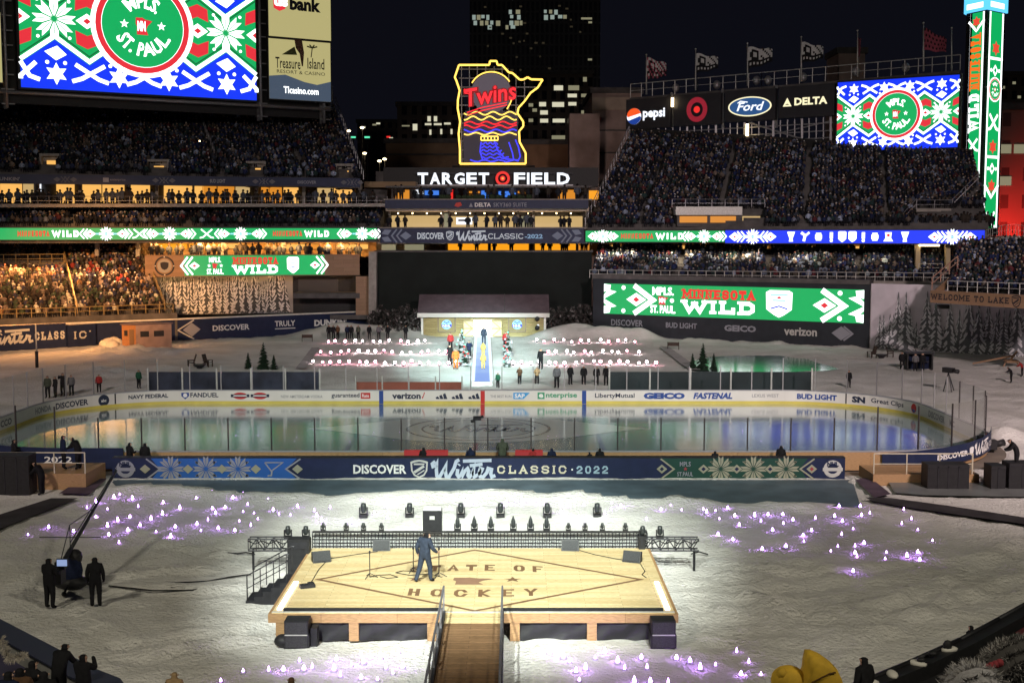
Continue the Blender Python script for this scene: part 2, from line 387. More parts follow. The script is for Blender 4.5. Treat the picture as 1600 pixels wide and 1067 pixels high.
BONES = [('pelvis', 'spine'), ('spine', 'chest'), ('chest', 'neck'), ('neck', 'head'), ('head', 'top')]
for q in 'LR': BONES += [('chest', 'sh' + q), ('sh' + q, 'el' + q), ('el' + q, 'wr' + q), ('wr' + q, 'ha' + q), ('pelvis', 'hip' + q), ('hip' + q, 'kn' + q), ('kn' + q, 'an' + q), ('an' + q, 'to' + q)]
def pose(**kw):
    d = dict(BASE); d.update(kw); return d
POSES = dict(
 stand=pose(),
 hold=pose(elL=(-.27, .06, 1.16), wrL=(-.17, .26, 1.18), haL=(-.11, .32, 1.2), elR=(.27, .06, 1.16), wrR=(.17, .26, 1.18), haR=(.11, .32, 1.2)),
 film=pose(elL=(-.25, .17, 1.30), wrL=(-.13, .30, 1.50), haL=(-.08, .33, 1.56), elR=(.25, .17, 1.30), wrR=(.13, .30, 1.50), haR=(.08, .33, 1.56)),
 lean=pose(spine=(0, .06, 1.14), chest=(0, .18, 1.30), neck=(0, .28, 1.40), head=(0, .36, 1.50), top=(0, .39, 1.57), shL=(-.19, .2, 1.34), shR=(.19, .2, 1.34),
   elL=(-.25, .34, 1.12), wrL=(-.18, .52, 1.05), haL=(-.14, .60, 1.04), elR=(.25, .34, 1.12), wrR=(.18, .52, 1.05), haR=(.14, .60, 1.04)),
 walk=pose(chest=(.02, .03, 1.36), head=(.05, .07, 1.60), top=(.06, .07, 1.68), neck=(.03, .04, 1.50), elL=(-.27, -.08, 1.16), wrL=(-.28, .02, .95), haL=(-.27, .06, .87),
   elR=(.30, .02, 1.16), wrR=(.34, .20, 1.02), haR=(.36, .27, 1.00), hipL=(-.1, 0, .9), knL=(-.17, -.05, .5), anL=(-.24, -.18, .09), toL=(-.30, -.06, .045), knR=(.13, .12, .50), anR=(.15, .12, .09), toR=(.20, .27, .045)),
 point=pose(elL=(-.42, .06, 1.42), wrL=(-.64, .10, 1.50), haL=(-.73, .11, 1.52)),
 sit=pose(pelvis=(0, 0, .50), spine=(0, .02, .70), chest=(0, .05, .90), neck=(0, .06, 1.04), head=(0, .09, 1.16), top=(0, .085, 1.24), shL=(-.19, .05, .96), shR=(.19, .05, .96),
   elL=(-.25, .12, .70), wrL=(-.17, .34, .64), haL=(-.13, .41, .63), elR=(.25, .12, .70), wrR=(.17, .34, .64), haR=(.13, .41, .63),
   hipL=(-.1, .05, .48), knL=(-.13, .48, .50), anL=(-.13, .46, .09), toL=(-.14, .61, .045), hipR=(.1, .05, .48), knR=(.13, .48, .50), anR=(.13, .46, .09), toR=(.14, .61, .045)))
_PM = {}
def _hand(mb_v, mb_f, w, h, side):
    """four unequal curled fingers and a thumb grown from the palm"""
    d = (h - w).normalized(); x = d.orthogonal().normalized(); y = d.cross(x)
    for i, L in enumerate((.062, .072, .068, .055)):
        a = h + x * (.024 * (i - 1.5)); b = a + d * L * .55 + y * .006; c = b + (d * .6 + y * .8) * L * .45
        _tubeto(mb_v, mb_f, [a, b, c], [.0095, .009, .007])
    a = w + (h - w) * .55 + x * side * .03; b = a + (d * .6 + x * side * .8) * .035; c = b + d * .03
    _tubeto(mb_v, mb_f, [a, b, c], [.011, .010, .008])
def _tubeto(V_, F_, pts, rs, n=5):
    b0 = len(V_); d = (pts[-1] - pts[0]).normalized(); x = d.orthogonal().normalized(); y = d.cross(x)
    for p, r in zip(pts, rs):
        for i in range(n): t = 2 * math.pi * i / n; V_.append(p + (x * math.cos(t) + y * math.sin(t)) * r)
    for k in range(len(pts) - 1):
        for i in range(n): F_.append((b0 + k * n + i, b0 + k * n + (i + 1) % n, b0 + (k + 1) * n + (i + 1) % n, b0 + (k + 1) * n + i))
    F_.append(tuple(range(b0 + (len(pts) - 1) * n, b0 + len(pts) * n)))
def person_mesh(key, fingers=False, sub=1):
    kk = (key, fingers, sub)
    if kk in _PM: return _PM[kk]
    J = POSES[key]; names = list(J); idx = {n_: i for i, n_ in enumerate(names)}
    me = bpy.data.meshes.new("person")
    me.from_pydata([J[n_] for n_ in names], [(idx[a], idx[b]) for a, b in BONES], [])
    ob = bpy.data.objects.new("person", me); COL.objects.link(ob)
    md = ob.modifiers.new("skin", 'SKIN'); md.use_smooth_shade = True
    if sub:
        ms = ob.modifiers.new("sub", 'SUBSURF'); ms.levels = sub; ms.render_levels = sub
    if not me.skin_vertices:
        bm = bmesh.new(); bm.from_mesh(me); bm.verts.layers.skin.verify(); bm.to_mesh(me); bm.free()
    for n_ in names:
        r = RAD.get(n_) or RAD[n_[:-1]]
        sv = me.skin_vertices[0].data[idx[n_]]; sv.radius = r; sv.use_root = (n_ == 'pelvis')
    dg = bpy.context.evaluated_depsgraph_get(); dg.update()
    out = bpy.data.meshes.new_from_object(ob.evaluated_get(dg))
    bpy.data.objects.remove(ob)
    V_ = [Vector(v.co) for v in out.vertices]; F_ = [tuple(p.vertices) for p in out.polygons]
    H = Vector(J['head'])
    if fingers:
        for q, sd in (('L', -1), ('R', 1)): _hand(V_, F_, Vector(J['wr' + q]), Vector(J['ha' + q]), sd)
    f0 = len(F_)
    # nose, brow, ears
    up = (Vector(J['top']) - H).normalized(); fw = Vector((0, 1, 0)); sdv = Vector((1, 0, 0))
    _tubeto(V_, F_, [H + fw * .09 + up * .02, H + fw * .135 - up * .02, H + fw * .10 - up * .04], [.012, .018, .012])
    for sgn in (-1, 1): _tubeto(V_, F_, [H + sdv * sgn * .095, H + sdv * sgn * .118], [.02, .028])
    f1 = len(F_)
    for sgn in (-1, 1): _tubeto(V_, F_, [H + fw * .09 + sdv * sgn * .035 + up * .02, H + fw * .112 + sdv * sgn * .035 + up * .02], [.014, .010])
    _tubeto(V_, F_, [H + fw * .085 - up * .065 - sdv * .03, H + fw * .105 - up * .065, H + fw * .085 - up * .065 + sdv * .03], [.006, .008, .006])
    bpy.data.meshes.remove(out)
    m2 = bpy.data.meshes.new("person"); m2.from_pydata([tuple(v) for v in V_], [], F_)
    segs = [(Vector(J[a]), Vector(J[b]), a, b) for a, b in BONES]; mi = []
    for i, p in enumerate(m2.polygons):
        c = Vector(p.center); best = None
        for a, b, an, bn in segs:
            t = max(0, min(1, (c - a).dot(b - a) / max((b - a).length_squared, 1e-9))); dd = (a + (b - a) * t - c).length
            if best is None or dd < best[0]: best = (dd, an, bn)
        an, bn = best[1], best[2]
        if i >= f1: k = 5
        elif i >= f0: k = 2
        elif bn in ('head', 'top') or an == 'head':
            hz = (c - H).dot(up); k = 3 if (hz > .045 or (c - H).y < -.035) else 2
            if hz < -.10: k = 0
        elif an[:2] in ('hi', 'kn') and bn[:2] != 'hi': k = 1
        elif an[:2] == 'an' or bn[:2] == 'to': k = 5
        elif bn[:2] == 'ha' : k = 4
        else: k = 0
        mi.append(k)
    for q in range(6): m2.materials.append(M_BLACK)
    m2.polygons.foreach_set("material_index", mi); m2.polygons.foreach_set("use_smooth", [True] * len(mi)); m2.update()
    _PM[kk] = m2
    return m2
def cloth(name, c): return mat("cloth_" + name, c, 0.85, 0, 0.25, 9, 0.004, 0.15)
CL = dict(black=cloth("black", (0.012, 0.012, 0.014)), navy=cloth("navy", (0.012, 0.018, 0.045)), grey=cloth("grey", (0.12, 0.12, 0.13)), slate=cloth("slate", (0.030, 0.040, 0.062)),
  red=cloth("red", (0.30, 0.03, 0.03)), orange=cloth("orange", (0.55, 0.13, 0.03)), green=cloth("green", (0.02, 0.09, 0.05)), tan=cloth("tan", (0.35, 0.24, 0.13)), yellow=cloth("yellow", (0.40, 0.28, 0.08)),
  white=cloth("white", (0.55, 0.55, 0.55)), brown=cloth("brown", (0.10, 0.055, 0.03)), olive=cloth("olive", (0.06, 0.07, 0.05)))
SKIN = mat("skin", (0.45, 0.28, 0.20), 0.6)
_PV = {}
def person(posek, loc, rz, label, coat='black', legs='black', hat='black', h=1.75, group=None, fingers=False, sub=1, name="person", gloves=True):
    kk = (posek, fingers, sub, coat, legs, hat, gloves)
    if kk not in _PV:
        m = person_mesh(posek, fingers, sub).copy()
        for i, mm in enumerate((CL[coat], CL[legs], SKIN, CL[hat], CL['black'] if gloves else SKIN, CL['black'])): m.materials[i] = mm
        _PV[kk] = m
    o = bpy.data.objects.new(name, _PV[kk]); COL.objects.link(o)
    o.location = loc; o.rotation_euler = (0, 0, rz); s = h / 1.75; o.scale = (s, s, s)
    return tag(o, label, "person", group)

# ------------------------------------------------------------------ low detail figures for the packed stands
def crowd_template(standing=False):
    mb = MB(); m = M_BLACK; out = []; cols = []
    zb = 0.0 if not standing else 0.45
    def add(f, c):
        n0 = len(mb.v); f(); cols.extend([c] * (len(mb.v) - n0))
    # coat: flattened rings hip -> shoulder, tapering to the neck
    def torso():
        vs = []; n = 8
        for rx, ry, z in ((.20, .17, zb + .0), (.22, .16, zb + .25), (.25, .15, zb + .48), (.20, .12, zb + .60), (.09, .09, zb + .66)):
            for i in range(n): t = 2 * math.pi * i / n; vs.append((rx * math.cos(t), ry * math.sin(t), z))
        mb.mesh(vs, [(k * n + i, k * n + (i + 1) % n, (k + 1) * n + (i + 1) % n, (k + 1) * n + i) for k in range(4) for i in range(n)], m, True)
    add(torso, 0)
    add(lambda: mb.tube((-.25, 0, zb + .52), (-.30, .08, zb + .22), .07, m, .055, 5, False), 0)
    add(lambda: mb.tube((-.30, .08, zb + .22), (-.14, -.28, zb + .20), .055, m, .045, 5, True), 0)
    add(lambda: mb.tube((.25, 0, zb + .52), (.30, .08, zb + .22), .07, m, .055, 5, False), 0)
    add(lambda: mb.tube((.30, .08, zb + .22), (.14, -.28, zb + .20), .055, m, .045, 5, True), 0)
    add(lambda: mb.ball((0, -.02, zb + .76), .105, m, 7, 5, (.9, .95, 1.15)), 1)
    add(lambda: mb.ball((0, .02, zb + .815), .122, m, 7, 4, (.98, 1.05, .9)), 2)
    if standing:
        add(lambda: mb.tube((-.10, 0, .5), (-.11, 0, 0), .11, m, .07, 5), 3); add(lambda: mb.tube((.10, 0, .5), (.11, 0, 0), .11, m, .07, 5), 3)
    else:
        add(lambda: mb.tube((-.10, 0, .06), (-.12, -.42, .06), .10, m, .08, 5), 3); add(lambda: mb.tube((.10, 0, .06), (.12, -.42, .06), .10, m, .08, 5), 3)
        add(lambda: mb.tube((-.12, -.40, .04), (-.12, -.40, -.40), .07, m, .055, 5), 3); add(lambda: mb.tube((.12, -.40, .04), (.12, -.40, -.40), .07, m, .055, 5), 3)
    return np.array(mb.v), mb.f, np.array(cols)
T_SIT = crowd_template(False); T_STD = crowd_template(True)
COATS = np.array([(.012, .012, .014)] * 8 + [(.015, .02, .05)] * 4 + [(.05, .05, .055)] * 3 + [(.13, .13, .14)] * 2 + [(.02, .035, .028)] * 2 + [(.10, .02, .02), (.30, .30, .31), (.07, .05, .03), (.16, .11, .07), (.02, .025, .05)])
HATS = np.array([(.012, .012, .014)] * 6 + [(.02, .035, .03)] * 2 + [(.3, .3, .3), (.55, .55, .55), (.10, .03, .03), (.06, .045, .03), (.09, .09, .1)])
def crowd_mesh(name, pts, mat_, rng, tmpl=None, gain=1.0, rz=None):
    """pts: seats (x, y, z, facing)"""
    V0, F0, C0 = tmpl or T_SIT; n = len(pts); nv = len(V0); V_ = np.zeros((n, nv, 3)); CC = np.ones((n, nv, 4))
    for i, (x, y, z, a) in enumerate(pts):
        s = rng.uniform(.9, 1.1); x += rng.uniform(-.1, .1); y += rng.uniform(-.2, .2); z += rng.choice((0, 0, .05, .12, .3)) * rng.random(); a2 = a + rng.uniform(-.6, .6); ca, sa = math.cos(a2), math.sin(a2)
        lean = rng.uniform(-.10, .16)
        vx = V0[:, 0] * s; vy = (V0[:, 1] - lean * np.maximum(V0[:, 2], 0)) * s
        V_[i, :, 0] = x + vx * ca - vy * sa; V_[i, :, 1] = y + vx * sa + vy * ca; V_[i, :, 2] = z + V0[:, 2] * s * rng.uniform(.95, 1.08)
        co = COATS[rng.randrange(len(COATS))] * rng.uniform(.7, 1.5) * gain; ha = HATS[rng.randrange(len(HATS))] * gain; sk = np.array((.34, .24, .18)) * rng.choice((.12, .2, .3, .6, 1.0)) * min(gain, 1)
        co = co * (np.array((.8, .95, 1.25)) if gain < 2 else np.array((1.25, 1, .8))); co = np.minimum(co, .6); ha = np.minimum(ha, .6); pal = np.array([co, sk, ha, np.array((.015, .015, .02))]); CC[i, :, :3] = pal[C0]  # high gain paints amber light into coats; others get a cool tint
    F_ = [tuple(np.array(f)) for f in F0]; me = bpy.data.meshes.new(name)
    loops = np.concatenate([np.array(f) for f in F0]); tot = np.array([len(f) for f in F0])
    allloops = (loops[None, :] + (np.arange(n) * nv)[:, None]).ravel(); alltot = np.tile(tot, n)
    me.vertices.add(n * nv); me.vertices.foreach_set("co", V_.ravel()); me.loops.add(len(allloops)); me.loops.foreach_set("vertex_index", allloops)
    me.polygons.add(len(alltot)); st = np.concatenate([[0], np.cumsum(alltot)[:-1]]); me.polygons.foreach_set("loop_start", st); me.polygons.foreach_set("loop_total", alltot)
    ca_ = me.color_attributes.new("Col", 'FLOAT_COLOR', 'POINT'); ca_.data.foreach_set("color", CC.ravel())
    me.materials.append(mat_); me.update(calc_edges=True); me.polygons.foreach_set("use_smooth", [True] * len(alltot)); me.validate()
    o = bpy.data.objects.new(name, me); COL.objects.link(o); return o
M_CROWD = crowd_mat("crowd_clothes")
def lerp(a, b, t): return Vector(a) + (Vector(b) - Vector(a)) * t
def stand_rows(FL, FR, BL, BR, rows, pitch, rng, fill=.93, aisles=(), pockets=(), edge=.5):
    """seats on a bank of steps between its front and back lines"""
    out = []
    for r in range(rows):
        t = (r + .5) / rows; L = lerp(FL, BL, t); Rr = lerp(FR, BR, t); t0 = r / rows
        z = lerp(FL, BL, t0).z; z2 = lerp(FR, BR, t0).z; d = Rr - L; n = int(d.length / pitch); a = math.atan2(d.y, d.x)
        for i in range(n):
            u = (i + .5 + rng.uniform(-.12, .12)) / n
            if rng.random() > fill: continue
            p = L + d * u
            if any(abs(u - q) * d.length < .34 for q in aisles): continue
            if any(u0 < u < u1 and r0 <= r < r1 for u0, u1, r0, r1 in pockets): continue
            out.append((p.x, p.y, z + (z2 - z) * u + .45, a))
    return out
def stand_deck(mb, FL, FR, BL, BR, rows, m, m2, under=2.0):
    for r in range(rows):
        a = lerp(FL, BL, r / rows); b = lerp(FR, BR, r / rows); c = lerp(FR, BR, (r + 1) / rows); d = lerp(FL, BL, (r + 1) / rows)
        c2 = Vector((c.x, c.y, b.z)); d2 = Vector((d.x, d.y, a.z))
        mb.poly([a, b, c2, d2], m); mb.poly([d2, c2, c, d], m2)
    dn = Vector((0, 0, -under))
    for p, q in ((FL, FR), (FR, BR), (BR, BL), (BL, FL)):
        p = Vector(p); q = Vector(q); mb.poly([p + dn, q + dn, q, p], m2)
    mb.poly([Vector(p) + dn for p in (FL, BL, BR, FR)], m2)

# ------------------------------------------------------------------ repeated printed / LED motifs
def linY(px, a, b):
    u = (px - 800) / FPX; X0, Y0 = (a[0] - 800) / FPX * a[1], a[1]; X1, Y1 = (b[0] - 800) / FPX * b[1], b[1]
    t = (u * Y0 - X0) / ((X1 - X0) - u * (Y1 - Y0)); return Y0 + t * (Y1 - Y0)
def LY(px): return linY(px, (0, 148), (588, 160))
def RY(px): return linY(px, (915, 160), (1538, 148))
def proj(p):
    r = Vector(p) - CAMP; d = r.y * CT - r.z * ST
    return 800 + FPX * r.x / d, 533.5 - FPX * (r.y * ST + r.z * CT) / d
def flake(D, cx, cy, r, m, k=1):
    """eight-petal knitted snowflake"""
    for i in range(8):
        a = R(45 * i); ca, sa = math.cos(a), math.sin(a)
        for sg in (-1, 1):
            pts = [(.12, .018 * sg), (.55, .19 * sg), (1.0, .19 * sg), (.80, .018 * sg)]
            D.poly([(cx + r * (x * ca - y * sa), cy + r * (x * sa + y * ca)) for x, y in pts][::sg], m, k)
def sticks(D, cx, cy, rx, ry, m, k=1, wd=None):
    wd = wd or ry * .38
    for sg in (-1, 1):
        D.stroke([(cx - sg * rx * .8, cy + ry), (cx + sg * rx * .55, cy - ry * .75), (cx + sg * rx, cy - ry * .9)], wd, m, k + .3 * (sg + 1))
def zig(D, pts, wd, m, k=1): D.stroke(pts, wd, m, k)
STATE = [(.02, .96), (.36, .96), (.38, 1.0), (.44, .95), (.62, .86), (.75, .86), (1.0, .80), (.72, .52), (.62, .30), (.70, .12), (.74, 0), (.06, 0), (.08, .45), (0, .62)]
def roundel(D, cx, cy, r, k=1, gm=None, rm=None, wm=None, ink=None, dot=False):
    gm = gm or E_GREEN; rm = rm or E_RED; wm = wm or E_WHITE
    D.disc(cx, cy, r, wm, k); D.ring(cx, cy, r * .80, r * .91, rm, k + 1); D.disc(cx, cy, r * .79, gm, k + 1)
    D.arc("MPLS.", cx, cy, r * .34, r * .26, 133, 45, wm, k + 2, .03); D.arc("ST. PAUL.", cx, cy, r * .32, r * .27, 204, 338, wm, k + 2, .03, top=False)
    s = r * .34; D.poly([(cx - s * .42 + s * x * .95, cy - s * .5 + s * y) for x, y in STATE], rm, k + 2)
    D.text("MN", cx - s * .32, cy - s * .3, cx + s * .14, cy + s * .28, wm, k + 3, .04)
    for sg in (-1, 1): D.star(cx + sg * r * .36, cy + r * .02, r * .09, wm, k + 2)
def knit_screen(D, W_, H_):
    """the big screen's picture in a 1750 x 1000 design space"""
    sx = W_ / 1750; sy = H_ / 1000
    S = Draw(D.mb, lambda x, y, k: D.pt(x * sx, y * sy, k))
    S.rect(0, 0, 1750, 1000, E_GREEN, 1)
    zx = [0, 240, 480, 677, 875, 1073, 1270, 1510, 1750]; zy = [175, 352, 185, 330, 185, 330, 185, 352, 175]
    for fl in (0, 1):
        f = (lambda y: 1000 - y) if fl else (lambda y: y)
        for i in range(8):
            q = [(zx[i], f(0)), (zx[i + 1], f(0)), (zx[i + 1], f(zy[i + 1])), (zx[i], f(zy[i]))]
            S.poly(q if not fl else q[::-1], E_BLUE, 2)
        S.stroke([(a, f(b + 25)) for a, b in zip(zx, zy)], 30, E_WHITE, 3)
        S.stroke([(a, f(b + 62)) for a, b in zip(zx, zy)], 10, E_DGREEN, 2)
        for cx in (0, 484, 875, 1270, 1750):
            for sg in (-1, 1):
                p = [(cx - sg * 105, f(185)), (cx + sg * 60, f(85)), (cx + sg * 130, f(62))]
                p = [(min(max(a, 0), 1750), b) for a, b in p]
                if abs(p[0][0] - p[1][0]) < 5: p = p[1:]
                S.stroke(p, 30, E_WHITE, 3 + .3 * sg)
        for cx in (245, 690, 1060, 1510):
            S.star(cx, f(110), 80, E_WHITE, 3, .52, 6); S.poly([(cx - 80, f(265)), (cx, f(205)), (cx + 75, f(250)), (cx + 10, f(310))][::-1 if fl else 1], E_WHITE, 3)
            for sg in (-1, 1): S.disc(cx + sg * 62, f(190), 14, E_WHITE, 3, n=10)
        for cx in (0, 470, 1290, 1750):
            for sg in (-1, 1):
                q = [(cx, f(300)), (cx + sg * 78, f(335)), (cx + sg * 84, f(430)), (cx, f(395))]
                q = [(min(max(a, 0), 1750), b) for a, b in q]
                if max(a for a, _ in q) - min(a for a, _ in q) > 5: S.poly(q, E_RED, 2.4 + .2 * sg)
            for sg in (-1, 1):
                if 0 < cx + sg * 125 < 1750: S.disc(cx + sg * 125, f(370), 12, E_WHITE, 3, n=10)
    for cx in (240, 1510): flake(S, cx, 500, 152, E_WHITE, 3)
    for cx in (470, 1290): S.diamond(cx, 500, 80, 55, E_WHITE, 3); S.diamond(cx, 500, 30, 22, E_RED, 4)
    for cx, s in ((0, 1), (1750, -1)): S.poly([(cx, 445), (cx + s * 75, 500), (cx, 555)], E_WHITE, 3); S.poly([(cx, 478), (cx + s * 28, 500), (cx, 522)], E_RED, 4)
    RR = 382 * sx
    roundel(D, 875 * sx, 500 * sy, RR, 5)
def shield(D, cx, cy, w_, h_, m, k=1, m2=None):
    P = [(-.5, .38), (-.28, .46), (0, .5), (.28, .46), (.5, .38), (.46, -.1), (.3, -.36), (0, -.5), (-.3, -.36), (-.46, -.1)]
    D.poly([(cx + a * w_, cy + b * h_) for a, b in reversed(P)], m, k)
    if m2:
        D.poly([(cx + a * w_ * .8, cy + b * h_ * .8) for a, b in reversed(P)], m2, k + 1)
        D.stroke([(cx - w_ * .28, cy - h_ * .18), (cx + w_ * .28, cy + h_ * .16)], h_ * .14, m, k + 2)
        D.stroke([(cx - w_ * .1, cy - h_ * .3), (cx + w_ * .3, cy - h_ * .06)], h_ * .06, m, k + 2)
        D.rect(cx - w_ * .3, cy + h_ * .22, cx + w_ * .3, cy + h_ * .31, m, k + 2)
def crest(D, cx, cy, w_, h_, k=1):
    """event crest: white badge with blue and red bars"""
    P = [(-.5, .42), (-.36, .5), (.36, .5), (.5, .42), (.48, -.2), (.2, -.4), (0, -.5), (-.2, -.4), (-.48, -.2)]
    D.poly([(cx + a * w_, cy + b * h_) for a, b in reversed(P)], E_WHITE, k)
    D.rect(cx - w_ * .33, cy + h_ * .30, cx + w_ * .33, cy + h_ * .36, E_PALEBLUE, k + 1); D.rect(cx - w_ * .25, cy + .1 * h_, cx + w_ * .25, cy + .16 * h_, E_PALEBLUE, k + 1)
    D.stroke([(cx - w_ * .32, cy - .18 * h_), (cx, cy - .08 * h_), (cx + w_ * .32, cy - .18 * h_)], h_ * .05, E_BLUE, k + 1); D.diamond(cx, cy + h_ * .23, w_ * .1, h_ * .05, E_RED, k + 1)
def led_seq(D, x0, x1, H_, bg_, items):
    """ribbon screen: list of (kind, position in 0..1)"""
    n = max(1, int((x1 - x0) / 6)); D.rect(x0, 0, x1, H_, bg_, 1, n)
def rib_diamond(D, cx, H_, dirn=1):
    D.diamond(cx, H_ / 2, H_ * .46, H_ * .36, E_WHITE, 2); D.diamond(cx, H_ / 2, H_ * .12, H_ * .10, E_RED, 3)
    for o in (.55, .85): D.stroke([(cx + dirn * H_ * (o - .35), H_ * .92), (cx + dirn * H_ * o, H_ / 2), (cx + dirn * H_ * (o - .35), H_ * .08)], H_ * .11, E_WHITE, 2)
def rib_burst(D, cx, H_):
    flake(D, cx, H_ / 2, H_ * .62, E_WHITE, 2)
    D.rect(cx - H_ * .9, H_ * .44, cx + H_ * .9, H_ * .56, E_PALEBLUE, 1.8)
def wild_words(D, x0, x1, H_, top=.92):
    m_ = (x0 + x1) / 2
    D.slab("MINNESOTA", x0, H_ * .28, m_ + (x1 - x0) * .02, H_ * .76, E_REDLIT, 2, .2, .2, False)
    D.slab("WILD", m_ + (x1 - x0) * .06, H_ * .22, x1, H_ * .80, E_WHITE, 2, .26, .2, False)
def forest_print(D, W_, H_, n, rng, bgm, dark, snow, hmin=.55, hmax=.95):
    D.rect(0, 0, W_, H_, bgm, 1)
    for i in range(n):
        cx = W_ * (i + rng.uniform(.1, .9)) / n; h = H_ * rng.uniform(hmin, hmax); b = rng.uniform(-.02, .06) * H_; wdt = h * rng.uniform(.16, .22)
        T = rng.randrange(8, 12); k0 = 2 + (i % 5) * .9
        if cx - wdt < 0.1 or cx + wdt > W_ - 0.1: continue
        for t in range(T):
            f = t / T; yb = b + h * (.04 + .9 * f); ht = h * 2.1 / T; wd = wdt * (1 - f) ** .8 + .04
            l = wd * rng.uniform(.8, 1.15); r_ = wd * rng.uniform(.8, 1.15); top_ = min(yb + ht, H_ * .99)
            pts = [(cx - l, yb - ht * .15), (cx - l * .45, yb + ht * .02), (cx - l * .2, yb - ht * .1), (cx + r_ * .15, yb + ht * .03), (cx + r_ * .5, yb - ht * .05), (cx + r_, yb - ht * .12), (cx + r_ * .2, top_), (cx - l * .1, top_)]
            pts = [(x, max(y, 0.01)) for x, y in pts]
            D.poly(pts, dark, k0 + t * .06)
            for q in range(4):
                sgn = (-1, 1, -1, 1)[q]; w0 = rng.uniform(.05, .45); y0 = yb + ht * rng.uniform(.12, .5)
                D.poly([(cx + sgn * wd * w0, y0 + ht * .22), (cx + sgn * wd * (w0 + .48), max(.01, y0 - ht * .22)), (cx + sgn * wd * (w0 + .38), max(.01, y0 - ht * .34)), (cx + sgn * wd * w0 * .8, y0 - ht * .02)][::-sgn], snow, k0 + t * .06 + .03)

# ------------------------------------------------------------------ ground, town behind
tag_ = tag
g = MB(); g.poly([(-2500, -600, -.6), (2500, -600, -.6), (2500, 4000, -.6), (-2500, 4000, -.6)], mat("asphalt", (0.04, 0.04, 0.045), .9, 0, .3, .2)); tag(g.build("ground"), kind="structure")
M_TOWER = None
def facade(name, wall, glass, sx, sz, mort=.25):
    m, t, n, b = _new(name); tc = n.new("ShaderNodeTexCoord"); mp = n.new("ShaderNodeMapping"); mp.inputs["Rotation"].default_value = (R(90), 0, 0)
    br = n.new("ShaderNodeTexBrick"); br.offset = 0; br.inputs["Scale"].default_value = 1; br.inputs["Brick Width"].default_value = sx; br.inputs["Row Height"].default_value = sz
    br.inputs["Mortar Size"].default_value = mort; br.inputs["Mortar Smooth"].default_value = 0; br.inputs["Color1"].default_value = (*glass, 1); br.inputs["Color2"].default_value = tuple(x * .6 for x in glass) + (1,); br.inputs["Mortar"].default_value = (*wall, 1)
    t.links.new(tc.outputs["Object"], mp.inputs[0]); t.links.new(mp.outputs[0], br.inputs[0]); t.links.new(br.outputs["Color"], b.inputs["Base Color"])
    t.links.new(br.outputs["Fac"], b.inputs["Roughness"]); return m
M_TOWER = facade("tower_facade", (.07, .07, .075), (.035, .036, .042), 1.6, 3.6, .35)
M_LOWF = facade("lowrise_facade", (.12, .10, .09), (.02, .02, .025), 2.4, 3.4, .6)
M_BRICK = facade("brick_facade", (.30, .17, .14), (.17, .09, .08), 3.2, 4.0, 1.0)
M_STONE = mat("pink_limestone", (.32, .24, .22), .85, 0, .2, .4)
def building(name, label, cat, x0, x1, ytop, Y, depth, m, group=None, zb=-.6, roof=True):
    a = at(x0, 363, Y); b = at(x1, 363, Y); zt = at((x0 + x1) / 2, ytop, Y).z
    t = thing(name, label, cat, ((a.x + b.x) / 2, Y + depth / 2, zb), group)
    mb = MB(); mb.bbox((a.x, Y, zb), (b.x, Y + depth, zt), m); mb.build("wall", t)
    if roof:
        mb = MB(); mb.bbox((a.x - .4, Y - .4, zt), (b.x + .4, Y + depth, zt + 1.0), M_DCONC); mb.build("roof_parapet", t)
    return t
def lit(t, px0, px1, py0, py1, Y, m, d=.12):
    a = at(px0, py1, Y); b = at(px1, py0, Y); mb = MB(); mb.bbox((a.x, Y - d, a.z), (b.x, Y + .02, b.z), m); return mb.build("window", t)
rng = random.Random(3)
tw = building("office_tower", "tall dark office tower with a few lit floors rising behind the neon sign", "tower", 735, 936, -260, 420, 40, M_TOWER)
for r, (y0, xs) in enumerate(((16, (795, 806, 850, 858, 866)), (24, (737, 745, 752, 760, 797, 808, 850, 860, 872, 880)), (33, (740, 750, 758, 766, 775, 796, 804, 812)), (40, (762, 790, 798)))):
    for x in xs:
        if x < 738: x = 738
        lit(tw, x, x + rng.uniform(4, 7), y0, y0 + rng.uniform(5, 8), 420, rng.choice((E_COOLWIN, E_COOLWIN, E_WINDIM)))
E_FAINT = emi("faint_window", srgb(150, 135, 105), .10)
for _ in range(38): lit(tw, (q_ := rng.uniform(742, 926)), q_ + rng.uniform(2, 5), (r_ := rng.uniform(4, 205)), r_ + 2.6, 420, E_FAINT)
for y0 in (28, 34, 92, 112): lit(tw, 908 + rng.uniform(0, 12), 925, y0, y0 + 3, 420, E_WINDIM)
ob = building("office_block", "mid-rise block with rows of lit office floors right of the neon sign", "building", 818, 925, 116, 330, 30, M_LOWF)
for r in range(8):
    y0 = 120 + r * 13
    for x0, x1 in ((842, 858), (862, 884), (887, 905), (908, 921)):
        if rng.random() < (.35 if x0 < 850 else .62): lit(ob, x0 + rng.uniform(0, 4), x1 - rng.uniform(0, 5), y0 + 1, y0 + rng.uniform(6, 9), 330, rng.choice((E_WIN, E_WIN, E_WINDIM)))
for x0, y0 in ((826, 162), (832, 170), (826, 186)): lit(ob, x0, x0 + 7, y0, y0 + 5, 330, E_WINDIM)
b1 = building("parking_ramp", "low brown parking ramp with lit deck left behind the neon sign", "building", 604, 716, 224, 260, 24, mat("brown_stone", (.22, .15, .10), .85, 0, .2, .4))
mb = MB(); a = at(604, 243, 259.8); c = at(716, 240, 259.8); mb.bbox((a.x, 259.6, a.z), (c.x, 260.0, c.z), M_DCONC); mb.build("deck_band", b1)
b2 = building("office_block", "dark low block with a lit row of windows, left of the neon sign", "building", 622, 722, 166, 300, 20, M_LOWF)
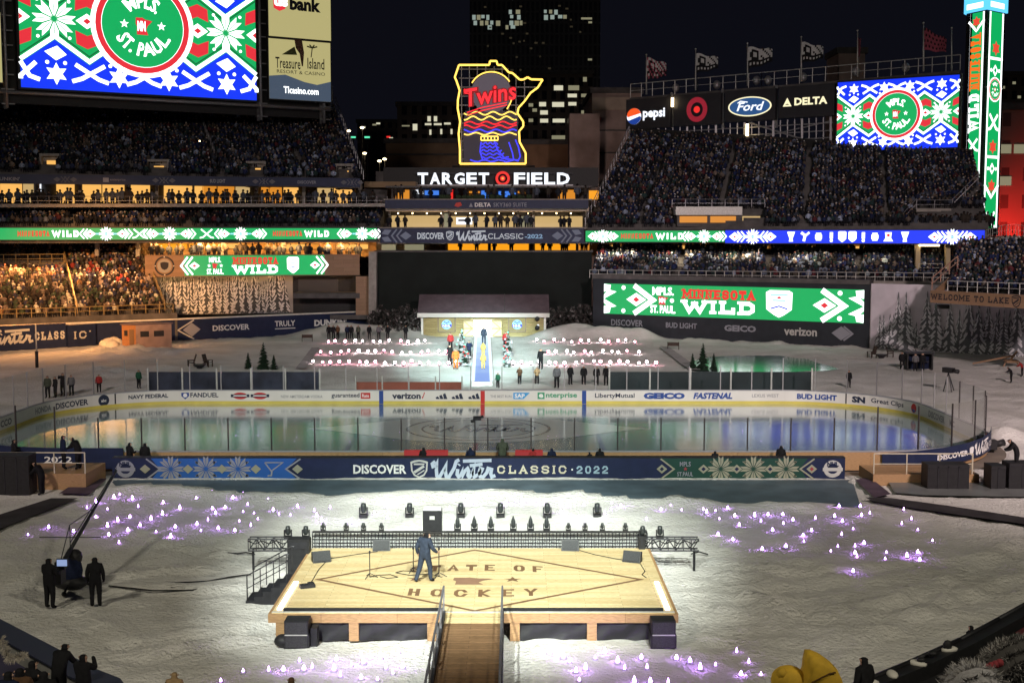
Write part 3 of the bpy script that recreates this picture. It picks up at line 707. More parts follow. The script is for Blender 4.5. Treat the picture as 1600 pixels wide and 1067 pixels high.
for x0, x1, y0, y1, m in ((645, 652, 194, 204, E_WIN), (668, 673, 182, 190, E_WIN), (678, 683, 182, 190, E_WIN), (628, 640, 196, 198, E_WINDIM), (664, 674, 193, 196, E_WIN), (678, 690, 193, 196, E_WIN), (694, 704, 192, 195, E_WIN), (671, 674, 203, 211, E_WIN), (688, 691, 202, 210, E_WIN), (704, 707, 202, 210, E_WIN)): lit(b2, x0, x1, y0, y1, 300, m)
b3 = building("dark_office", "unlit low block with a few small lamps beyond the left stand", "building", 560, 625, 192, 380, 20, M_LOWF)
for x0, y0, m in ((565, 198, E_WIN), (582, 194, E_WINDIM), (588, 192, E_WIN), (604, 213, E_REDLIT), (608, 215, E_WIN)): lit(b3, x0, x0 + 6, y0, y0 + 2.5, 380, m)
E_TRAF = emi("traffic_green", srgb(90, 220, 170), 1.5)
for i, (x0, y0) in enumerate(((552, 215), (574, 215))):
    p = at(x0, y0, 240); t = thing("traffic_light", ("traffic light showing green nearest the left stand's end", "traffic light showing green nearer the parking ramp")[i], "traffic light", (p.x, 240, -.6), "traffic lights in the street")
    mb = MB(); mb.tube((p.x, 240, -.6), (p.x, 240, p.z + .6), .10, M_DARK); mb.build("pole", t)
    mb = MB(); mb.box((p.x, 239.8, p.z), (1.6, .3, .8), M_BLACK); h_ = mb.build("signal_head", t)
    mb = MB(); mb.box((p.x, 239.6, p.z), (1.0, .1, .3), E_TRAF); mb.build("lens", h_)
for i, (x0, y0, q) in enumerate(((545, 205, "farthest left, by the stand's end"), (566, 200, "above the two green signals"), (570, 240, "below the two green signals"), (593, 252, "in front of the parking ramp's left end"), (601, 249, "tallest by the parking ramp's left corner"))):
    Y = 225; p = at(x0, y0, Y); t = thing("street_lamp", "street lamp in the dark street " + q, "street lamp", (p.x, Y, -.6), "street lamps beyond the stadium")
    mb = MB(); mb.tube((p.x, Y, -.6), (p.x, Y, p.z + .3), .08, M_DARK); mb.build("pole", t)
    mb = MB(); mb.ball((p.x, Y - .2, p.z), .28, E_BULB, 8, 5, (1.3, 1, .7)); mb.build("lamp_head", t)
b4 = building("stone_hall", "stepped pinkish stone hall right of the lit office block", "building", 924, 1000, 146, 232, 26, M_STONE)
mb = MB(); a = at(918, 172, 229); c = at(986, 172, 229); d_ = at(890, 177, 226); zt = at(905, 178, 226).z
mb.bbox((d_.x, 226, -.6), (a.x + 2, 232, zt), M_STONE); mb.build("side_wing", b4)
mb = MB(); mb.bbox((a.x + 1, 231.6, at(950, 172, 231.6).z), (c.x, 231.98, at(950, 152, 231.6).z), mat("pale_limestone", (.42, .34, .28), .85, 0, .15, .5)); mb.build("upper_band", b4)
for yy in (205, 240): 
    mb = MB(); z_ = at(950, yy, 231.8).z; mb.bbox((at(925, yy, 231.8).x, 231.8, z_), (c.x, 231.99, z_ + .25), M_DCONC); mb.build("string_course", b4)
b5 = building("low_brick_block", "low brown brick block between the neon sign and the stone hall", "building", 800, 892, 226, 250, 14, mat("tan_brick", (.26, .15, .09), .85, 0, .2, .4))
b6 = building("brick_warehouse", "brick warehouse washed by red light at the right edge", "building", 1556, 1680, 172, 185, 25, M_BRICK)
spot("red_wash_lamp", (at(1578, 300, 178).x, 178, 9), at(1590, 330, 186), 5000, (1, .03, .02), 75, .9, .3)
spot("red_wash_lamp", (at(1608, 300, 172).x, 178, 9), at(1612, 320, 186), 5000, (1, .03, .02), 75, .9, .3)
lit(b6, 1560, 1580, 226, 240, 185, E_WINDIM); lit(b6, 1584, 1606, 226, 240, 185, E_WINDIM); lit(b6, 1562, 1580, 276, 290, 185, E_WINDIM)
b7 = building("rooftop_house", "small tan stair house behind the flag walkway", "building", 1304, 1345, 84, 215, 8, M_STONE)
b8 = building("dark_office", "dark block with faint windows behind the lit column", "building", 1545, 1680, 118, 330, 20, M_LOWF)
for x0, y0 in ((1548, 110 + 20), (1565, 135), (1582, 128), (1590, 150)): lit(b8, x0, x0 + 5, y0, y0 + 4, 330, E_WINDIM)

# ------------------------------------------------------------------ left side of the stadium
crng = random.Random(11)
def stand(label, FL, FR, BL, BR, rows, mats=(M_DCONC, M_DCONC), under=2.0):
    t = thing("grandstand", label, "grandstand", Vector(FL))
    mb = MB(); stand_deck(mb, FL, FR, BL, BR, rows, mats[0], mats[1], under); mb.build("seating_deck", t); return t
def pockets_filter(seats, boxes):
    out = []
    for s in seats:
        x, y = proj((s[0], s[1], s[2] + .3))
        if any(x0 < x < x1 and y0 < y < y1 for x0, y0, x1, y1 in boxes): continue
        out.append(s)
    return out
FL, FR = at(-110, 266, LY(-110)), at(563, 283, LY(563)); BL, BR = at(-150, 150, LY(-110) + 26), at(520, 166, LY(540) + 24)
U1 = stand("upper left grandstand packed with dark figures below the big screen", FL, FR, BL, BR, 29, under=.9)
seats = stand_rows(FL, FR, BL, BR, 29, .52, crng, .95, (.24, .45, .66, .86))
VOM = [(62, 240, 92, 268), (228, 249, 264, 276), (383, 252, 415, 280), (524, 256, 552, 284)]
seats = pockets_filter(seats, VOM)
tag(crowd_mesh("crowd", seats, M_CROWD, crng, gain=.95), "dark winter crowd filling the upper left grandstand below the big screen", "crowd", kind="stuff")
for i, (x0, y0, x1, y1) in enumerate(VOM):
    Y = LY(x0) + 3.2; a = at(x0, y1, Y); b = at(x1, y0, Y)
    t = thing("entry_portal", "concrete stair portal lit inside, " + ("nearest the left edge of the upper left stand", "under the big screen's middle", "below the dark stand's bright right section", "at the right end of the upper left stand")[i], "portal", (a.x, Y, a.z), "portals in the upper left stand")
    mb = MB(); W_ = b.x - a.x
    mb.bbox((a.x, Y, a.z - 1), (a.x + .25, Y + 3, b.z), M_CONC); mb.bbox((b.x - .25, Y, a.z - 1), (b.x, Y + 3, b.z), M_CONC); mb.bbox((a.x + .25, Y, b.z - .3), (b.x - .25, Y + 3, b.z), M_CONC)
    mb.build("frame", t)
    mb = MB(); mb.bbox((a.x + .25, Y + .8, a.z - 1), (b.x - .25, Y + .9, b.z - .3), M_CONC); mb.build("back_wall", t)
    mb = MB(); mb.bbox((a.x + W_ * .28, Y + .6, a.z + .15), (a.x + W_ * .7, Y + .78, a.z + (b.z - a.z) * .62), E_WARM); mb.build("lit_doorway", t)
for px, py, Y, l_ in ((142, 158, 172, "bright phone light high in the upper left crowd, under the big screen"), (312, 221, 163, "bright phone light in the middle of the upper left crowd"), (1412, 271, 168, "bright phone light in the upper right crowd near the stair rail"), (1198, 262, 170, "pale phone light in the middle of the upper right crowd"), (1100, 300, 166, "small phone light low in the upper right crowd")):
    p = at(px, py, Y); t = thing("phone_light", l_, "phone", p, "phone lights in the crowd"); mb = MB(); mb.box(p, (.09, .02, .17), M_BLACK); mb.build("case", t); mb = MB(); mb.box(p + Vector((0, -.03, .02)), (.16, .02, .16), E_BULB); mb.build("lamp", t)
# stair rails up the dark stand
def rail_line(mb, pts, hgt, m, r=.035, post=1.6):
    top = [Vector(p) + Vector((0, 0, hgt)) for p in pts]; mid = [Vector(p) + Vector((0, 0, hgt * .5)) for p in pts]
    mb.path(top, r, m, 5); mb.path(mid, r * .7, m, 4)
    for a, b in zip(pts[:-1], pts[1:]):
        n = max(1, int((Vector(b) - Vector(a)).length / post))
        for i in range(n + 1): p = lerp(a, b, i / n); mb.tube(p, p + Vector((0, 0, hgt)), r, m, n=4, cap=False)
mb = MB(); rail_line(mb, [BR + Vector((.4, 0, .2)), FR + Vector((.4, 0, .2))], 1.1, M_STEEL, .05); mb.build("end_rail", U1)
mb = MB(); p0, p1 = lerp(BL, BR, .66), lerp(FL, FR, .66); rail_line(mb, [lerp(p0, p1, .1) + Vector((0, 0, .3)), lerp(p0, p1, .75) + Vector((0, 0, .3))], .95, M_STEEL, .03); mb.build("aisle_rail", U1)
# posts along the top row
mb = MB(); rail_line(mb, [BL + Vector((0, -.2, .2)), BR + Vector((0, -.2, .2))], 2.6, M_STEEL, .06, 2.4); mb.build("back_rail", U1)
mb = MB(); mb.poly([BL + Vector((0, .8, -6)), BR + Vector((0, .8, -6)), BR + Vector((0, .8, 2.0)), BL + Vector((0, .8, 2.0))], M_BLACK); mb.build("back_wall", U1)
M_SLATEP = mat("slate_print", (.13, .13, .15), .6)
# navy fascia with sponsor names
pt, W_, H_, u_, n_ = panel(-110, 281, 266, LY(-110) - .3, 563, 297, 284, LY(563) - .3)
H_ = 1.12; mb = MB(); slabbox(mb, pt, 0, 0, W_, H_, .5, M_NAVY); D = Draw(mb, pt)
def fx(px): # photo column -> metres along the fascia
    Y = LY(px) - .3; return (at(px, 280, Y) - pt(0, 0, 0)).xy.length
D.text("DUNKIN'", fx(-8), .35, fx(31), .78, M_GREYP, 1, .02); D.rect(fx(161), .3, fx(170), .82, M_GREYP, 1); D.text("enterprise", fx(172), .38, fx(196), .74, M_GREYP, 1)
D.text("BUD LIGHT", fx(328), .34, fx(352), .80, M_GREYP, 1, .02); D.text("DISCOVER", fx(465), .34, fx(494), .72, M_GREYP, 1, .02)
for c in (102, 256, 412, 550):
    for q, dr in ((-13, 1), (13, -1)):
        D.diamond(fx(c + q), .56, .42, .3, M_SLATEP, 1)
        for o in (.75, 1.15): D.stroke([(fx(c + q) + dr * (o - .3), .92), (fx(c + q) + dr * o, .56), (fx(c + q) + dr * (o - .3), .2)], .09, M_SLATEP, 1)
mb.build("fascia", U1)
# suite level
FLR = at(-110, 321, LY(-110)); 
SU = thing("suite_level", "row of warmly lit suites between the two left decks", "suites", FLR)
mb = MB()
def strip(mb, x0, x1, yt0, yt1, yb0, yb1, off, m, d=.3, fn=LY):
    a = at(x0, yb0, fn(x0) + off); b = at(x1, yb1, fn(x1) + off); c = at(x1, yt1, fn(x1) + off); e = at(x0, yt0, fn(x0) + off)
    q = Vector((0, d, 0)); mb.mesh([a, b, c, e, a + q, b + q, c + q, e + q], [(0, 1, 2, 3), (7, 6, 5, 4), (0, 4, 5, 1), (1, 5, 6, 2), (2, 6, 7, 3), (3, 7, 4, 0)], m)
strip(mb, -110, 605, 280, 290, 324, 322, 6, M_DCONC); mb.build("back_wall", SU)
mb = MB(); 
for (xa, xb) in ((-110, 605),):
    a = at(xa, 319, LY(xa)); b = at(xb, 318, LY(xb)); q = Vector((0, 7, 0)); z = Vector((0, 0, -.4)); mb.mesh([a, b, b + q, a + q, a + z, b + z, b + q + z, a + q + z], [(0, 1, 2, 3), (7, 6, 5, 4), (0, 4, 5, 1), (1, 5, 6, 2), (2, 6, 7, 3), (3, 7, 4, 0)], M_CONC)
mb.build("floor_slab", SU)
segs = [(-60, -8, 1), (0, 34, 1), (36, 52, 2), (58, 64, 0), (88, 116, 1), (128, 158, 1), (160, 194, 1), (204, 234, 1), (256, 300, 1), (304, 318, 1), (316, 338, 3), (340, 366, 3), (368, 390, 2), (408, 420, 3), (421, 440, 3), (443, 466, 1), (496, 520, 2), (522, 552, 1)]
E_WARM3 = emi("lit_room_amber", srgb(235, 150, 50), .85)
for x0, x1, k in segs:
    mb = MB(); strip(mb, x0, x1, 286 + x0 * .016, 286 + x1 * .016, 318, 318, 5.7, (E_LETTER, E_WARM, E_WARM2, E_WARM3)[k], .1); mb.build("window", SU)
for x0 in (55, 122, 198, 242, 398, 472, 560): mb = MB(); strip(mb, x0, x0 + 5, 284, 284, 320, 320, 3.2, M_CONC, .4); mb.build("pillar", SU)
mb = MB(); rail_line(mb, [at(-110, 321, LY(-110) + .3), at(605, 320, LY(605) + .3)], 1.05, M_STEEL, .03, 1.3); mb.build("front_rail", SU)
# narrow lower tier of the club deck
FL, FR = at(-110, 354, LY(-110)), at(592, 354, LY(592)); BL, BR = at(-110, 326, LY(-110) + 5), at(600, 326, LY(600) + 5)
U2 = stand("narrow left club deck full of people above the green ribbon screen", FL, FR, BL, BR, 6)
tag(crowd_mesh("crowd", stand_rows(FL, FR, BL, BR, 6, .52, crng, .93, (.3, .55, .8)), M_CROWD, crng), "dark crowd on the narrow left deck above the green ribbon screen", "crowd", kind="stuff")
# green ribbon screen, left
def ribbon(label, xl, yb, yt, Yl, xr, yb2, yt2, Yr):
    pt, W_, H_, u_, n_ = panel(xl, yb, yt, Yl, xr, yb2, yt2, Yr); t = thing("ribbon_screen", label, "screen", pt(W_ / 2, 0, 0))
    return t, pt, W_, H_
t, pt, W_, H_ = ribbon("long green ribbon screen along the left deck with white and red lettering", -110, 376, 356, LY(-110) - .5, 589, 373, 357, LY(589) - .5)
mb = MB(); slabbox(mb, pt, -.2, -.12, W_ + .2, H_ + .12, .6, M_BLACK); mb.build("housing", t)
mb = MB(); D = Draw(mb, pt); led_seq(D, 0, W_, H_, E_GREEN, [])
def fx(px): return (at(px, 366, LY(px) - .5) - pt(0, 0, 0)).xy.length
for a, b in ((-60, 26 - 40), (27, 123), (426, 514)): wild_words(D, fx(a), fx(b), H_)
for c in (166, 265, 376, 566): 
    rib_diamond(D, fx(c - 25), H_, -1) if c != 566 else rib_diamond(D, fx(c - 24), H_, -1)
    rib_burst(D, fx(c), H_)
    if c < 560: rib_diamond(D, fx(c + 25), H_, 1)
    else: rib_diamond(D, fx(c + 16), H_, 1)
for c in (218, 323): sticks(D, fx(c), H_ / 2, H_ * .6, H_ * .4, E_WHITE, 2, H_ * .12)
mb.build("display", t)
# lower concourse and stand, left
CC = thing("concourse", "amber lit concourse under the left green ribbon screen", "concourse", at(100, 400, LY(100) + 8))
mb = MB(); strip(mb, -110, 600, 373, 371, 405, 401, 11, mat("tan_wall", (.45, .30, .15), .8, 0, .2, .6)); mb.build("back_wall", CC)
mb = MB(); a = at(-110, 377, LY(-110)); b = at(594, 373.5, LY(594)); q = Vector((0, 12, 0)); z = Vector((0, 0, .5)); mb.mesh([a, b, b + q, a + q, a + z, b + z, b + q + z, a + q + z], [(3, 2, 1, 0), (4, 5, 6, 7), (4, 0, 1, 5), (1, 2, 6, 5), (2, 3, 7, 6), (3, 0, 4, 7)], M_CONC); mb.build("ceiling", CC)
for x0, x1, y0, y1, m in ((248, 262, 381, 389, E_ORANGE), (266, 292, 381, 389, E_ORANGE), (296, 318, 381, 389, E_ORANGE), (322, 350, 381, 388, E_ORANGE), (356, 380, 381, 388, E_WARM), (386, 432, 382, 388, E_WARM3), (436, 480, 382, 389, E_WARM), (486, 520, 382, 389, E_WARM3), (526, 575, 382, 389, E_WARM)):
    mb = MB(); strip(mb, x0, x1, y0, y0, y1, y1, 10.7, m, .1); mb.build("window", CC)
for x0 in (148, 212, 310, 345, 440): mb = MB(); strip(mb, x0, x0 + 6, 376, 376, 400, 400, 4, M_CONC, .5); mb.build("pillar", CC)
for x0, p, c in ((10, 2400, (1, .36, .09)), (90, 2200, (1, .39, .11)), (170, 1700, (1, .45, .16)), (-70, 2400, (1, .42, .13)), (262, 700, (1, .5, .15)), (340, 800, (1, .5, .15)), (430, 700, (1, .5, .15)), (530, 700, (1, .5, .15))):
    p0 = at(x0, 379.5, LY(x0) + (.7 if x0 < 200 else 1.5)); area("concourse_lamp", p0, p0 + (Vector((.2, -2.2, -5)) if x0 < 200 else Vector((0, 5, -3))), p, c, 5, .6, 118)
FL, FR = at(-90, 502, 137), at(262, 489, 147.5); BL, BR = at(-90, 386, LY(-90) + 9), at(222, 388, LY(222) + 9)
L1 = stand("lower left grandstand lit amber, full of people in winter clothes", FL, FR, BL, BR, 20, under=3.4)
LLS = stand_rows(FL, FR, BL, BR, 20, .52, crng, .95, (.585, .985), ())
LLS = pockets_filter(LLS, [(-60, 392, 100, 415)])
LLS.sort(key=lambda s: (s[1] > 0, s[1]))
vis = [s for s in LLS if proj(s[:3])[0] > 4]
LL_IND = vis[:200]; ids = set(map(id, LL_IND))
tag(crowd_mesh("crowd", [s for s in LLS if id(s) not in ids], M_CROWD, crng, gain=2.3), "amber lit crowd in the upper rows of the lower left grandstand", "crowd", kind="stuff")  # raised gain puts the amber brightness into these clothes
VAR = []
for i in range(10):
    o = crowd_mesh("spectator", [(0, 0, 0, 0)], M_CROWD, crng, gain=2.3); VAR.append(o.data); bpy.data.objects.remove(o)  # same raised gain, amber light painted into the coats
for i, s in enumerate(LL_IND):
    o = bpy.data.objects.new("spectator", VAR[i % 10]); COL.objects.link(o); o.location = s[:3]; o.rotation_euler = (0, 0, s[3])
    tag(o, "spectator in winter coat and hat in the front rows of the lower left grandstand", "person", "spectators in the front rows of the lower left grandstand")
RAILY = mat("yellow_rail", (.30, .22, .10), .5, 0.1)
mb = MB()
for f in (.585, .99): rail_line(mb, [lerp(FL, FR, f) + Vector((0, -.2, .3)), lerp(lerp(FL, FR, f), lerp(BL, BR, f), .97) + Vector((0, 0, .3))], 1.05, RAILY, .06, 2.2)
mb.build("aisle_rail", L1)
mb = MB(); rail_line(mb, [FL + Vector((0, -.5, .1)), FR + Vector((.8, -.5, .1))], 1.0, RAILY, .05, 1.5); mb.build("front_rail", L1)
mb = MB(); mb.prism([FL + Vector((0, -.3, .05)), FR + Vector((1.2, -.3, .05)), FR + Vector((1.2, -.3, -3.4)), FL + Vector((0, -.3, -3.4))], (0, .25, 0), M_DCONC); mb.build("front_wall", L1)
mb = MB(); a, b = at(-90, 413, LY(-90) + 5.2), at(100, 411, LY(100) + 5.2); rail_line(mb, [a, b], 1.1, RAILY, .05, 1.4); mb.prism([a, b, b + Vector((0, 0, -.5)), a + Vector((0, 0, -.5))], (0, .3, 0), RAILY); mb.build("terrace_rail", L1)
# standing people on the terrace and behind the orange windows
POOL = []
for i in range(4):
    o = crowd_mesh("spectator", [(0, 0, 0, 0)], M_CROWD, crng, T_STD, .4); POOL.append(o.data); bpy.data.objects.remove(o)  # clothes darkened in colour so figures read as backlit silhouettes
def standing(px, py, Y, label, group, rng=crng):
    p = at(px, py, Y); o = bpy.data.objects.new("spectator", POOL[rng.randrange(4)]); COL.objects.link(o); o.location = p; o.rotation_euler = (0, 0, rng.uniform(-.6, .6) + (math.pi if rng.random() < .3 else 0)); s = rng.uniform(1.15, 1.35); o.scale = (s, s, s)
    return tag(o, label, "person", group)
for i in range(18): x = 2 + i * 5.6 + crng.uniform(-1.5, 1.5); standing(x, 409, LY(x) + 6.2, "spectator standing along the amber terrace rail at the left edge", "spectators along the amber terrace rail")
for i in range(34): x = 236 + i * 10 + crng.uniform(-3, 3); standing(x, 402, LY(x) + 2.2, "spectator standing in the amber concourse above the wooden board", "spectators in the amber concourse")
for a, b, n in ((2, 60, 9), (62, 160, 13), (165, 240, 11), (262, 330, 9), (334, 402, 10), (410, 470, 8), (478, 590, 13)):
    for i in range(n): x = a + (b - a) * (i + crng.random()) / n; standing(x, 320, LY(x) + 2.2, "dark figure standing against the lit suites on the left", "figures standing in the left suites")
# wooden board with emblem and green screen
pt, W_, H_, u_, n_ = panel(227, 432, 399, LY(227) + .8, 562, 431, 397, LY(562) + .8)
def fxg(off):
    def f(px): return (at(px, 415, LY(px) + off) - pt(0, 0, 0)).xy.length
    return f
f = fxg(.8); t = thing("scoreboard", "wooden board with a round emblem and a green screen above the snowy print", "sign", pt(W_ / 2, 0, 0))
mb = MB(); slabbox(mb, pt, 0, 0, W_, H_, .6, W_SIGN); D = Draw(mb, pt)
D.ring(f(257), H_ / 2, 1.0, 1.2, M_INK, 1); D.disc(f(257), H_ / 2, .85, mat("worn_silver", (.35, .33, .3), .6), 1); shield(D, f(257), H_ / 2, 1.0, 1.0, M_INK, 2)
for q in range(4): D.star(f(257) + 1.1 * math.cos(q * 1.57), H_ / 2 + 1.1 * math.sin(q * 1.57), .12, M_WHITEP, 2)
mb.build("board", t)
mb = MB(); D = Draw(mb, pt); a, b = f(288), f(507); D.rect(a, .12, b, H_ - .1, E_GREEN, 2)
def mini(D, a, b, H_, y0=.1, k=2):
    w_ = b - a; h = H_
    for c, s in ((a + w_ * .07, 1), (b - w_ * .07, -1)):
        D.diamond(c, h / 2 + y0, h * .26, h * .2, E_WHITE, k + 1); D.diamond(c, h / 2 + y0, h * .1, h * .08, E_RED, k + 2)
        for o in (.42, .66): D.stroke([(c - s * h * (o - .34), h * .95 + y0), (c - s * h * o, h / 2 + y0), (c - s * h * (o - .34), h * .05 + y0)], h * .09, E_WHITE, k + 1)
    c = a + w_ * .215; D.text("MPLS.", c - h * .30, h * .66 + y0, c + h * .30, h * .94 + y0, E_WHITE, k + 1, .03); D.text("ST. PAUL.", c - h * .42, h * .06 + y0, c + h * .42, h * .34 + y0, E_WHITE, k + 1, .03); D.poly([(c - h * .14 + h * .3 * x, h * .37 + h * .26 * y + y0) for x, y in STATE], E_RED, k + 1)
    for sg in (-1, 1): D.star(c + sg * h * .3, h * .5 + y0, h * .1, E_WHITE, k + 1)
    D.slab("MINNESOTA", a + w_ * .34, h * .56 + y0, a + w_ * .66, h * .92 + y0, E_REDLIT, k + 1, .24, .16)
    D.slab("WILD", a + w_ * .34, h * .08 + y0, a + w_ * .66, h * .52 + y0, E_WHITE, k + 1, .28, .14)
    crest(D, a + w_ * .77, h * .5 + y0, h * .62, h * .86, k + 1)
mini(D, a, b, H_ - .25, .12); mb.build("display", t)
# snowy forest print, bullpen, pillar
PR_BG = mat("print_grey", (.34, .33, .34), .7); PR_DK = mat("print_dark", (.06, .065, .075), .7); PR_SN = mat("print_snow", (.66, .68, .72), .7); PR_BG2 = mat("print_dim", (.30, .31, .33), .7)
pt, W_, H_, u_, n_ = panel(236, 492, 433, LY(236) + 4, 458, 489, 432, LY(458) + 4)
mb = MB(); slabbox(mb, pt, 0, 0, W_, H_, .4, PR_BG2); D = Draw(mb, pt); forest_print(D, W_, H_, 90, random.Random(5), PR_BG2, PR_DK, PR_SN, .6, 1.15)
tag(mb.build("forest_print", loc=pt(W_ / 2, 0, 0)), "printed banner of snow-laden forest beside the lower left stand's yellow stair rail", "banner")
t = thing("bullpen", "dark bullpen opening with a shaded roof beside the snowy print", "bullpen", at(510, 492, LY(510)))
mb = MB(); strip(mb, 458, 576, 430, 430, 492, 492, 4, M_BLACK); mb.build("back_wall", t)
mb = MB(); strip(mb, 458, 562, 458, 458, 466, 466, .2, M_DCONC, 3.6); mb.build("shelf", t)
mb = MB(); strip(mb, 466, 528, 436, 436, 456, 456, 3.6, mat("dark_panel", (.05, .05, .055), .5), .2); mb.build("panel", t)
mb = MB(); strip(mb, 556, 576, 432, 432, 496, 496, .3, W_SIGN, .3); mb.build("side_board", t)
mb = MB(); strip(mb, 458, 576, 492, 492, 499, 499, .2, M_DCONC, .4); mb.build("low_wall", t)
mb = MB(); strip(mb, 576, 588, 393, 393, 512, 512, -1, M_CONC, 1.2); tag(mb.build("concrete_pillar", loc=at(582, 512, LY(582) - 1)), "tall tan concrete pillar at the left end of the black wall", "pillar")
# outfield fence with adverts
lb, rb = gnd(-110, 552), gnd(582, 517)
pt, W_, H_, u_, n_ = frame(lb, rb, 2.5)
def along(px):
    r = ray(px, 363); t_ = ((lb.x * u_.y - lb.y * u_.x)) / (r.x * u_.y - r.y * u_.x); return (Vector((r.x * t_, r.y * t_, 0)) - Vector((lb.x, lb.y, 0))).length
t = thing("outfield_fence", "navy padded outfield fence with adverts, left of the cabin", "fence", lerp(lb, rb, .5))
mb = MB(); slabbox(mb, pt, 0, -.3, W_, H_, .4, M_NAVY); mb.build("padding", t)
mb = MB(); slabbox(mb, pt, 0, H_, W_, H_ + .16, .6, mat("snow_cap", (.7, .68, .62), .9, 0, .1, 2), 5); mb.build("snow_cap", t)
def advert(fn):
    mb = MB(); fn(Draw(mb, pt)); return mb.build("lettering", t)
advert(lambda D: D.text("DISCOVER", along(329), .95, along(387), 1.65, M_WHITEP, 1, .03))
advert(lambda D: (D.text("TRULY", along(427), 1.15, along(459), 1.85, M_WHITEP, 1, .02), D.rect(along(427), .82, along(459), .92, M_WHITEP, 1)))
advert(lambda D: D.text("DUNKIN'", along(489), .95, along(540), 1.8, M_WHITEP, 1, .05))
advert(lambda D: (D.text("MPLS", along(243), 1.75, along(261), 2.2, M_SILVP, 1, .02), D.text("ST.PAUL", along(241), .35, along(264), .8, M_SILVP, 1, .02), D.star(along(246), 1.3, .2, M_SILVP), D.star(along(259), 1.3, .2, M_SILVP)))
def dia(D, px): c = along(px); D.diamond(c, 1.25, 1.1, .85, M_GREYP, 1); D.stroke([(c + .3, 2.4), (c - 1.7, 1.25), (c + .3, .1)], .16, M_SILVP, 1)
advert(lambda D: dia(D, 296))
# event board in front of the fence, far left
lb, rb = gnd(-110, 556), gnd(104, 543); pt, W_, H_, u_, n_ = frame(lb, rb, 2.75); t = thing("event_board", "navy event board with script lettering at the left edge, in front of the outfield fence", "sign", lerp(lb, rb, .5))
mb = MB(); slabbox(mb, pt, 0, 0, W_, H_, .5, M_NAVY); mb.build("board", t)
mb = MB(); D = Draw(mb, pt); script_winter(D, along(-45), .7, along(47), 2.35, M_SILVP, 1, .24); D.slab("CLASS", along(49), 1.0, along(96), 1.9, M_SILVP, 1, .2, .3); mb.build("lettering", t)
lb2, rb2 = gnd(107, 543), gnd(150, 539.5); pt, W_, H_, u_, n_ = frame(lb2, rb2, 2.5); t = thing("event_board", "short navy panel ending the event lettering, right of the script board", "sign", lerp(lb2, rb2, .5)); 
mb = MB(); slabbox(mb, pt, 0, 0, W_, H_, .5, M_NAVY); mb.build("board", t); mb = MB(); D = Draw(mb, pt); D.slab("IC", W_ * .2, .9, W_ * .66, 1.75, M_SILVP, 1, .2, .3); D.rect(W_ * .76, 1.6, W_ * .82, 1.75, M_SILVP); mb.build("lettering", t)

# ------------------------------------------------------------------ big screen, left, and its panels
SY0, SY1 = 150, 165
pt, W_, H_, u_, n_ = panel(33, 137, -73, SY0, 401, 157, -53, SY1); H_ = W_ * 1000 / 1750
t = thing("big_screen", "huge screen with green and blue knit pattern over the left stand", "screen", pt(W_ / 2, -2, 0))
mb = MB(); slabbox(mb, pt, -.3, -.25, W_ + .3, H_ + .3, 1.0, M_BLACK); mb.build("housing", t)
mb = MB(); knit_screen(Draw(mb, pt), W_, H_); mb.build("display", t)
mb = MB()
for x in (-1.6, W_ + .7, W_ + 9.6): 
    for d in (0, 55): mb.tube(pt(x, -2.5, -20 - d), pt(x, H_ + 3, -20 - d), .22, M_STEEL, n=6)
    for i in range(12): mb.tube(pt(x, -2 + i * (H_ + 4) / 12, -20), pt(x, -2 + (i + 1) * (H_ + 4) / 12, -75), .1, M_STEEL, n=4); mb.tube(pt(x - .6, -2 + i * (H_ + 4) / 12, -18), pt(x + .9, -2 + i * (H_ + 4) / 12, -18), .09, M_STEEL, n=4)
mb.tube(pt(-8, -.6, -20), pt(W_ + 10.5, -.6, -20), .25, M_STEEL); mb.build("steel_frame", t)
mb = MB(); slabbox(mb, pt, -8, -1.8, W_ + 10.5, H_ + 4, .5, M_BLACK, -80); mb.build("back_sheet", t)
def sidepanel(label, pxl, pyb, pyt, pxr, pyb2, pyt2, fn):
    Yl = linY(pxl, (33, SY0), (401, SY1)); Yr = linY(pxr, (33, SY0), (401, SY1)); pt, W_, H_, u_, n_ = panel(pxl, pyb, pyt, Yl - .3, pxr, pyb2, pyt2, Yr - .3)
    t = thing("backlit_sign", label, "sign", pt(W_ / 2, 0, 0)); mb = MB(); slabbox(mb, pt, -.12, -.12, W_ + .12, H_ + .12, .7, M_BLACK); mb.build("box", t)
    mb = MB(); fn(Draw(mb, pt), W_, H_); mb.build("face", t)
def usb(D, W_, H_):
    D.rect(0, 0, W_, H_, E_PANEL, 1); s = W_ / 98
    D.poly([(8 * s, 41 * s), (17 * s, 37 * s), (26 * s, 41 * s), (27 * s, 60 * s), (7 * s, 60 * s)], E_RED, 2)
    D.text("us", 9 * s, 44 * s, 30 * s, 56 * s, E_WHITE, 3, .05); D.text("bank", 33 * s, 40 * s, 82 * s, 60 * s, M_INK, 2, .05)
